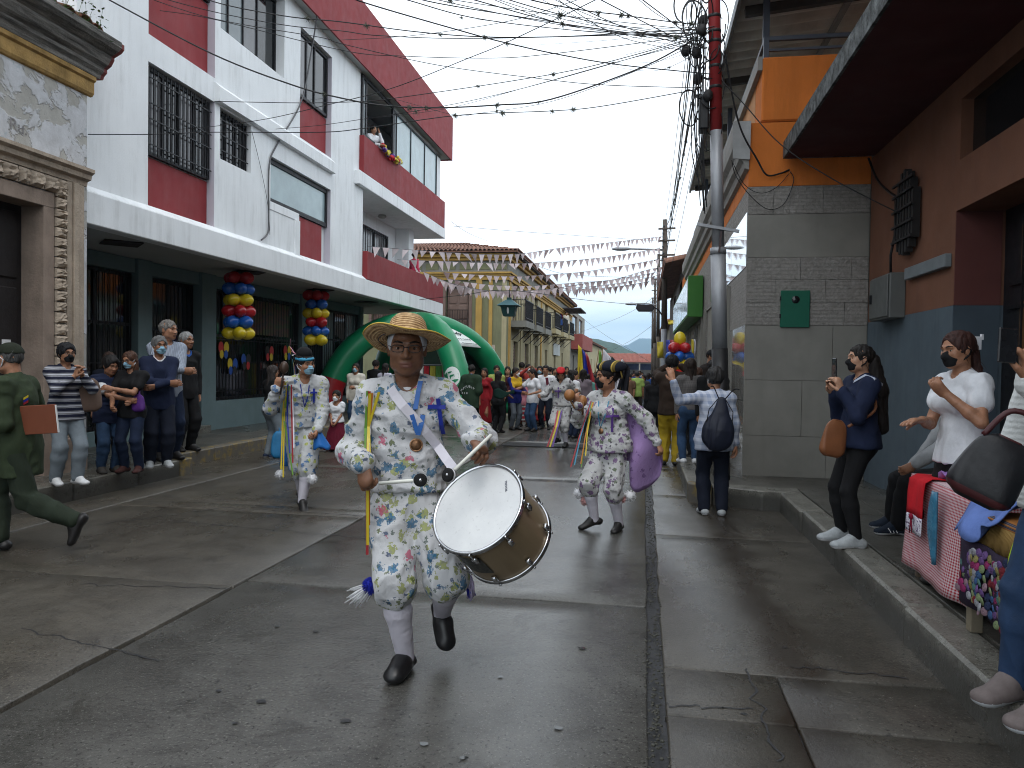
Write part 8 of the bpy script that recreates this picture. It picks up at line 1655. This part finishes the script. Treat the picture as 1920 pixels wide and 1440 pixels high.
b = empty('drawstring_bag', p.at((-.02, .19, 1.02))); tag(b, 'navy drawstring backpack on the plaid shirt woman', 'backpack'); b.rotation_euler = (R_(-4), R_(6), 0); q = Shape(); q.cap((0, 0, -.17), (0, 0, -.10), .155, .15, .05, (0, 1, 0), .42); q.cap((0, 0, -.10), (0, 0, .20), .150, .045, .05, (0, 1, 0), .5); V, F = q.mesh(.009); V = wrinkle(V, F, .006, (16, 16, 3), 3); link('bag_body', quadmesh('bag_body', [(V, F, 0)], [M('nylon_navy', (.008, .011, .024), .55, .15, 9, .2)]), b); mb = MB()
for sx in (-1, 1): mb.tube(smooth([(sx*.03, .02, .22), (sx*.10, -.05, .33), (sx*.14, -.16, .33)], 5), .006, 5); mb.tube([(sx*.14, -.01, -.2), (sx*.12, -.04, .1), (sx*.04, .02, .22)], .005, 5)
mb.build('drawstring', BLK, b, True)
# ---- near right: three women, a seated person
def phone_woman():
 loc = Vector((1.63, 6.30, G)); yw = -82; h = 1.50; f = w2l(loc, yw, h)
 p = Person('woman in navy top and black leggings filming with her phone', loc, yw, 'light', .009, h=h, fem=True, g=1.14, lean=-3, head=(0, 0, 0), LH=f((1.47, 6.16, 1.40)), RH=f((1.46, 6.36, 1.38)), LE=(.5, .3, -.9), RE=(-.5, .3, -.9), LF=f((1.60, 6.16, G+.06)), RF=f((1.56, 6.42, G+.06)), Ld=(0, -1, 0), Rd=(0, -1, 0), hands={'L': dict(d=(-.1, -.35, 1), n=(-.5, -.3, 0), curl=.45), 'R': dict(d=(.2, -.4, 1), n=(1, -.2, 0), curl=.4)})
 p.body(); p.top(NAVY, 'long', .50, .026, .024, .008, (9, 9, 8), name='sweater', neck=.034); p.legs(BLK, .004, .006, .95, .0015); p.shoes(GSHOE, SOLEW, w=.033, ln=.118); p.hair('pony', (.010, .008, .008), .02); p.mask(MASKBLACK, True); J = p.J
 q = Shape(); a = V3(hd(J, 0, -.44, -.05)); q.cap(a, a+V3(0, .05, -.22), .055, .065, .03); q.cap(a+V3(0, .05, -.22), a+V3(0, .09, -.52), .065, .04, .03); V, F = q.mesh(.009); V = wrinkle(V, F, .006, (40, 40, 10), 3); p.add('long_tail', (V, F), hairmat((.012, .009, .009)))
 tr = p.bvh(['sweater']); ribbon(p, 'collar_stripe', C_('collar_pale', .42, .46, .55), [p.sight(1602, 716, tr, .006)[0], p.sight(1622, 705, tr, .006)[0], p.sight(1640, 712, tr, .006)[0], p.sight(1655, 722, tr, .006)[0]], .02, (0, .3, 1))
 phone('black phone held upright by the woman in the navy top', ony(1565, 690, 6.22), (.03, 0, 1), (1, .15, 0), .074, .15)
 c = ony(1564, 822, 6.12); bag('tan leather bag worn across the phone filming woman', c, .20, .28, .09, LEATHER, [p.at((.11, .05, 1.18)), ony(1640, 770, 6.12), ony(1590, 800, 6.10)], R_(15), tilt=R_(10))
def white_woman():
 loc = Vector((1.93, 5.12, G)); yw = -72; h = 1.55; f = w2l(loc, yw, h)
 p = Person('woman in white blouse and black mask, hand at her collar', loc, yw, 'mid', .009, h=h, fem=True, g=1.04, shw=.92, lean=2, head=(2, 4, 0), LH=f((1.76, 4.92, 1.42)), RH=f((1.66, 5.02, 1.26)), LE=(.7, .2, -.9), RE=(-.5, .2, -.9), hands={'L': dict(d=(-.2, -.6, .6), n=(-.4, .6, .3), curl=.55), 'R': dict(d=(.3, -1, -.05), n=(.1, .2, -1), curl=.12, spread=.3)})
 p.body(); p.top(WHITE, 'puff', .50, .018, .014, .007, (10, 10, 7), name='blouse', neck=.030); p.legs(BLK, .010, .014, .98, .004); p.shoes(BSHOE); p.hair('pony', (.035, .014, .011), .03); p.mask(MASKBLACK, True); J = p.J
 mb = MB(); c = Vector(hd(J, .10, -.52, .20)); mb.box(c.x-.008, c.x+.008, c.y-.03, c.y+.03, c.z-.05, c.z+.03); mb.box(c.x-.007, c.x+.007, c.y-.045, c.y-.031, c.z-.055, c.z-.02); mb.box(c.x-.007, c.x+.007, c.y+.031, c.y+.045, c.z+.01, c.z+.045); p.addmb('hair_claw', mb, WHITE, False)
 mb = MB(); mb.tube([p.at(J['RW'])*0+Vector(J['RW'])+Vector((.018*math.cos(a), .0, .018*math.sin(a))) for a in np.linspace(0, 6.28, 13)], .003, 5); p.addmb('bracelet', mb, M('gold', (.5, .36, .14), .3, .1, 5, 0, 50, 1))
def sweater_woman():
 loc = Vector((1.69, 3.36, G)); yw = -58; h = 1.62; f = w2l(loc, yw, h)
 p = Person('woman in white cable knit sweater and jeans at the right edge, holding up a phone', loc, yw, 'mid', .009, h=h, fem=True, g=1.05, LH=f((1.42, 3.20, 1.53)), RH=f((1.54, 3.40, 1.50)), LE=(.5, .3, -.9), RE=(-.4, .3, -.9), LF=f((1.55, 3.22, G+.06)), RF=f((1.53, 3.46, G+.06)), Ld=(-.1, -1, 0), Rd=(-.1, -1, 0), head=(-8, 0, 0), hands={'L': dict(d=(.05, -.2, 1), n=(-.6, -.5, 0), curl=.5, thumb=.6), 'R': dict(curl=.4)})
 t = NT('cable_knit'); co = t.co(); sp = t.n('SeparateXYZ'); t.L.new(co, sp.inputs[0]); w = t.math('SINE', t.math('MULTIPLY', sp.outputs[2], 260)); hg = t.math('ADD', t.math('MULTIPLY', w, .3), t.math('ADD', t.math('MULTIPLY', t.math('SINE', t.math('MULTIPLY', sp.outputs[0], 90)), .5), t.math('MULTIPLY', t.noise(co, 60, 3), 2))); t.bump(hg, .35, .006); KN = t.out((.60, .61, .60), .95, 0, .15)
 p.body(); p.top(KN, 'long', .485, .032, .030, .006, name='sweater', neck=.036); p.legs(M('denim_indigo', (.016, .040, .095), .8, .25, 9, .4, 300), .012, .016, .96, .005); p.shoes(M('shoe_taupe', (.13, .105, .10), .7, .15, 30, .4), M('sole_pale', (.5, .52, .54), .5), w=.034, ln=.118, lace=M('lace_orange', (.6, .12, .03), .8, .05, 9, 0)); p.hair('long', (.02, .014, .012)); J = p.J
 phone('dark phone lifted at the right edge by the knit sweater woman', ony(1889, 648, 3.14), (.06, 0, 1), (.35, -1, .1), .078, .130)
 bag('black and maroon leather bag on the knit sweater woman\'s arm', ony(1858, 882, 3.20), .25, .27, .14, M('leather_black', (.010, .010, .012), .42, .15, 9, .2, 70), None, R_(-14), tilt=R_(26), trim=M('leather_maroon', (.055, .012, .014), .4, .15, 9, .2, 70))
def seated():
 loc = Vector((2.46, 6.62, G)); yw = -82; h = 1.56; f = w2l(loc, yw, h); pz = .50
 p = Person('seated person in grey sleeve and black trousers behind the stall', loc, yw, 'mid', .011, lod=1, h=h, pel=(0, .0, pz/h), lean=-2, LF=f((2.06, 6.72, G+.07)), RF=f((2.10, 6.98, G+.07)), LK=(0, -.6, 1), RK=(0, -.6, 1), Ld=(0, -1, 0), Rd=(-.1, -1, 0), LH=f((2.0, 6.5, .74)), RH=f((2.2, 6.9, .74)), LE=(.6, .6, .1))
 p.body(); p.top(C_('sleeve_grey', .30, .31, .32), 'long', .26, .028, .022, .008, name='jacket'); p.legs(BLK, .016, .022, .97, .006); p.shoes(C_('shoe_navy2', .012, .018, .03), SOLEW, w=.030); p.hair('short'); J = p.J
 for k in range(3):
  a = V3(J['LA']+J['Ld']*(.02+.026*k)); rt = unit(np.cross(J['Ld'], V3(0, 0, 1)))
  mb = MB(); mb.bar(Vector(a+rt*.048-V3(0, 0, .045)), Vector(a+rt*.036+J['Ld']*.02-V3(0, 0, .008)), .009, .006); mb.bar(Vector(a-rt*.048-V3(0, 0, .045)), Vector(a-rt*.036+J['Ld']*.02-V3(0, 0, .008)), .009, .006); p.addmb('shoe_stripe', mb, SOLEW, False)
 s_ = empty('plastic_stool', (2.47, 6.62, G)); tag(s_, 'low dark stool under the seated person', 'stool'); mb = MB(); mb.box(-.17, .17, -.17, .17, .36, .40); mb.build('seat', BLACKM, s_, bevel=.01)
 for sx in (-.14, .14):
  for sy in (-.14, .14): mb = MB(); mb.bar((sx, sy, 0), (sx*.9, sy*.9, .36), .03); mb.build('leg', BLACKM, s_)
phone_woman(); white_woman(); sweater_woman(); seated()
# ---- people at windows and balconies
simple('woman leaning out of the open third floor window', 714, 236, 19.2, 60, WHITE, BLK, 'short', x=-7.02, gz=6.22, res=.013, fem=True, LH=(.02, -.16, .86), RH=(-.02, -.22, .64)); simple('woman in pink top on the second floor balcony', 786, 474, 22.9, 150, C_('top_pink', .55, .05, .11), BLK, 'bun', x=-7.0, gz=3.64, res=.016, fem=True)
for i, (px, top, lb) in enumerate(((1046, 585, 'person with bare arms on the colonial house balcony'), (1031, 594, 'person in blue on the colonial house balcony'))): simple(lb, px, top, 56.5-4*i, 30, (OFFW, RIB2['blue'])[i], BLK, 'short', x=-5.7, gz=3.9, res=.024)
e = empty('flower_garland', onx(735, 290, -6.74)); tag(e, 'garland of paper flowers in pink yellow and violet on the red balcony', 'garland'); rnd = random.Random(5); o0 = Vector(e.location)
for i in range(22):
 t = i/21; c = onx(716+33*t, 276+26*t+5*math.sin(t*3.1), -6.74)-o0+Vector((rnd.uniform(-.02, .05), 0, rnd.uniform(-.06, .06))); mb = MB()
 for k in range(6): d = Vector((rnd.gauss(0, 1), rnd.gauss(0, 1), rnd.gauss(0, 1))).normalized(); mb.ball(c+d*.045, .04, 6, 4)
 mb.build('paper_flower', RIB2[('pink', 'red', 'yellow', 'yellow', 'white')[rnd.randrange(5)]] if rnd.random() > .2 else RIB['violet'], e, True)
# ------------------------------------------------------------------ the stall on the near pavement
def gingham(name, a, b, freq):
 t = NT(name); co = t.co(); sp = t.n('SeparateXYZ'); t.L.new(co, sp.inputs[0]); u = t.math('ADD', sp.outputs[0], sp.outputs[1]); w = lambda s_: t.math('GREATER_THAN', t.math('FRACT', t.math('MULTIPLY', s_, freq)), .5); f = t.math('MULTIPLY', t.math('ADD', w(u), w(sp.outputs[2])), .5); c = t.ramp(f, [(0.0, b), (.5, tuple((x+y)/2 for x, y in zip(a, b))), (1.0, a)], 'CONSTANT' if False else 'LINEAR'); t.bump(t.noise(co, 200, 2), .2, .003); return t.out(c, .85, 0, .2)
def stall():
 T = Vector((1.98, 4.95, G)); e = empty('stall_table', T); tag(e, 'narrow table hidden under red and white gingham cloth', 'table'); WD = M('table_wood', (.16, .12, .085), .75, .2, 5, .3, 40)
 mb = MB(); mb.box(-.22, .22, -.46, .46, .62, .655); mb.build('table_top', WD, e, bevel=.006)
 for sx in (-.19, .19):
  for sy in (-.43, .43): mb = MB(); mb.box(sx-.022, sx+.022, sy-.022, sy+.022, 0, .62); mb.build('leg', WD, e)
 # gingham cloth, draped
 c = MB(); GH = gingham('gingham_red', (.36, .014, .03), (.60, .52, .54), 62); rnd = random.Random(2)
 def rim(u):    # square outline of the table top
  s_ = u*4 % 4; k = int(s_); t = s_-k; P = [(-.235, -.475), (.235, -.475), (.235, .475), (-.235, .475), (-.235, -.475)]; a, b = P[k], P[k+1]; return Vector((a[0]+(b[0]-a[0])*t, a[1]+(b[1]-a[1])*t, 0))
 def f(u, v):
  p = rim(u); n = p.normalized(); fold = .022*math.sin(u*4*9)+.012*math.sin(u*4*17+1); return Vector((p.x, p.y, .664))+n*(.005+fold*v+.035*v)+Vector((0, 0, -.60*v))
 c.sheet(f, 96, 12); c.add([(-.235, -.475, .6645), (.235, -.475, .6645), (.235, .475, .6645), (-.235, .475, .6645)], [(0, 1, 2, 3)]); o = c.build('gingham_cloth', GH, None, True, weld=True, thick=.004, loc=T); tag(o, 'red and white gingham cloth hanging to the pavement', 'tablecloth')
 # red towel with a printed white hem
 t2 = empty('red_towel', T+Vector((-.262, .22, .675))); tag(t2, 'red cloth with a printed white hem over the gingham', 'towel'); RD = C_('towel_red', .50, .012, .02)
 prof = [(.16, .0), (.02, .006), (-.022, -.02), (-.032, -.10), (-.036, -.24)]
 mb = MB(); mb.sheet(lambda u, v: Vector((np.interp(v*4, range(5), [q[0] for q in prof])-.006*math.sin(u*8), -.13+.26*u, np.interp(v*4, range(5), [q[1] for q in prof]))), 8, 12); mb.build('towel_field', RD, t2, True, thick=.004); t = NT('printed_hem'); co = t.co('Object', (1, 26, 40)); f_ = t.ramp(t.noise(co, 1.6, 3, .6), [(.50, 0.0), (.58, 1.0)]); HEM = t.out(t.mix(f_, (.62, .60, .66), (.10, .06, .14)), .85)
 mb = MB(); mb.sheet(lambda u, v: Vector((-.037-.003*v-.006*math.sin(u*8), -.13+.26*u, -.241-.11*v)), 8, 4); mb.build('towel_hem', HEM, t2, True, thick=.004); mb = MB(); mb.ball((-.05, .02, -.25), (.012, .025, .02), 8, 6); mb.tube([(-.05, .02, -.25), (-.05, .045, -.36)], .004, 4); mb.tube([(-.05, .02, -.25), (-.05, .0, -.35)], .004, 4); mb.build('bow', C_('bow_red', .2, .01, .03), t2, True)
 # blue packet hanging beside it, lilac tulle on top
 mb = MB(); mb.sheet(lambda u, v: Vector((-.03-.01*math.sin(u*3.1), -.07+.14*u*math.sin(.5+v*2.4), .02-.42*v)), 5, 8); o = mb.build('blue_packet', M('packet_blue', (.04, .16, .26), .25, .35, 9, .2), None, True, thick=.012, loc=T+Vector((-.275, -.10, .62))); tag(o, 'shiny blue packet hanging beside the red cloth', 'packet')
 mb = MB(); rnd = random.Random(7)
 def tul(u, v): a = u*6.28; r = .04+.20*v+.03*math.sin(a*5); return Vector((r*.6*math.cos(a), r*math.sin(a)*1.15, .05+.045*math.sin(a*7+v*6)*v+.03*(1-v)-.035*v))
 mb.sheet(tul, 40, 6); o = mb.build('lilac_tulle', C_('tulle_lilac', .36, .20, .52), None, True, thick=.004, loc=T+Vector((-.04, .05, .675))); tag(o, 'crumpled lilac tulle heaped on the stall table', 'fabric')
 # second stand: wooden bench with folded goods and a quilt of yarn rounds
 B = Vector((1.95, 4.0, G)); b = empty('goods_bench', B); tag(b, 'wooden bench stand heaped with folded cloths at the kerb', 'bench')
 mb = MB(); mb.box(-.28, .28, -.36, .34, .52, .56); mb.build('bench_top', WD, b, bevel=.006)
 for sx in (-.25, .25):
  for sy in (-.32, .30): mb = MB(); mb.box(sx-.03, sx+.03, sy-.03, sy+.03, 0, .52); mb.build('leg', M('bench_leg', (.20, .17, .12), .8, .2, 5, .4, 30), b, bevel=.004)
 mb = MB(); mb.box(-.25, .25, -.32, .30, .20, .225); mb.build('shelf', WD, b)
 mb = MB(); mb.sheet(lambda u, v: Vector((-.10-.24*v-.02*math.sin(u*11+v*4), .42-.46*u+.03*math.sin(v*5), .70+.03*math.sin(u*9)+.02*math.sin(v*8+u*5)-.22*v*v*(1-.5*u))), 22, 12); o = mb.build('blue_shirt', C_('shirt_cornflower', .12, .19, .46), None, True, thick=.006, loc=B); tag(o, 'cornflower blue shirt draped over the bench corner', 'shirt')
 mb = MB(); mb.box(-.27, .27, -.30, .20, .562, .64); o = mb.build('striped_textile', stripes('textile_woven', (.30, .12, .03), (.10, .10, .14), 60, .4, 2, 0), None, bevel=.02, loc=B); tag(o, 'stack of woven orange and grey striped textiles with fringe', 'textile'); mb = MB()
 for i in range(42): y = -.30+.5*i/41; mb.tube([(-.272, y, .60), (-.285, y, .55), (-.288, y+.004, .46+.02*math.sin(i))], .0035, 3)
 mb.build('fringe', M('fringe_ochre', (.28, .17, .05), .9), o, True)
 mb = MB(); mb.sheet(lambda u, v: Vector((-.30-.03*math.sin(v*3), -.24-.12*u, .60+.03*math.sin(u*4)-.26*v)), 6, 6); o = mb.build('neon_cloth', C_('neon_yellow', .52, .72, .02), None, True, thick=.012, loc=B); tag(o, 'small neon yellow cloth hanging from the bench', 'cloth')
 q_ = empty('yarn_quilt', B+Vector((-.31, -.02, .42))); tag(q_, 'quilt of many coloured yarn rounds hanging over the bench front', 'quilt'); pal = [(.30, .03, .13), (.05, .11, .25), (.36, .36, .40), (.2, .02, .03), (.28, .24, .09), (.10, .22, .20), (.17, .09, .26), (.02, .03, .08), (.30, .19, .23), (.22, .28, .14)]; ym = [M('yarn_%d' % i, tuple(x*.8 for x in c), .9, .2, 30, .5, 120) for i, c in enumerate(pal)]; rr = random.Random(3); mesh_ = {}
 for m in range(10):
  mb = MB(); mb.lathe([(0, -.002), (.004, .004), (.010, .005), (.014, .001), (.019, .003), (.022, -.003)], 9); me = mb.mesh('yarn_round'); me.materials.append(ym[m]); me.polygons.foreach_set('use_smooth', [True]*len(me.polygons)); mesh_[m] = me
 for i in range(11):
  for k in range(17):
   y = -.34+k*.040+.020*(i % 2); z = .06-i*.034+.02*math.sin(k*.7)-.07*k/17; 
   if z < -.30+.10*k/17: continue
   o = bpy.data.objects.new('yarn_round', mesh_[rr.randrange(10)]); COL.objects.link(o); o.parent = q_; o.location = (-.012+.012*math.sin(k*.9+i*.4)-.0012*i, y, z); o.rotation_euler = (rr.uniform(-.3, .3), R_(-90)+rr.uniform(-.3, .3), 0)
 mb = MB(); mb.sheet(lambda u, v: Vector((.004+.012*math.sin(u*12), -.37+.72*u, .07-.34*v)), 14, 6); mb.build('quilt_backing', C_('backing_dark', .03, .02, .04), q_, True, thick=.006)
stall()
# ------------------------------------------------------------------ the air between here and the hills
def haze():
 mb = MB(); mb.box(-2600, 2600, -40, 5300, -1.9, 300); o = mb.build('haze', M('haze_dummy', (1, 1, 1)))
 m = bpy.data.materials.new('valley_haze'); m.use_nodes = True; N = m.node_tree.nodes; N.clear(); out = N.new('ShaderNodeOutputMaterial'); v = N.new('ShaderNodeVolumePrincipled')
 v.inputs['Color'].default_value = (.48, .70, .95, 1); v.inputs['Density'].default_value = .00022; v.inputs['Anisotropy'].default_value = .1; m.node_tree.links.new(v.outputs[0], out.inputs['Volume']); o.data.materials[0] = m; tag(o, 'pale damp air filling the valley', 'haze', kind='stuff')
haze()
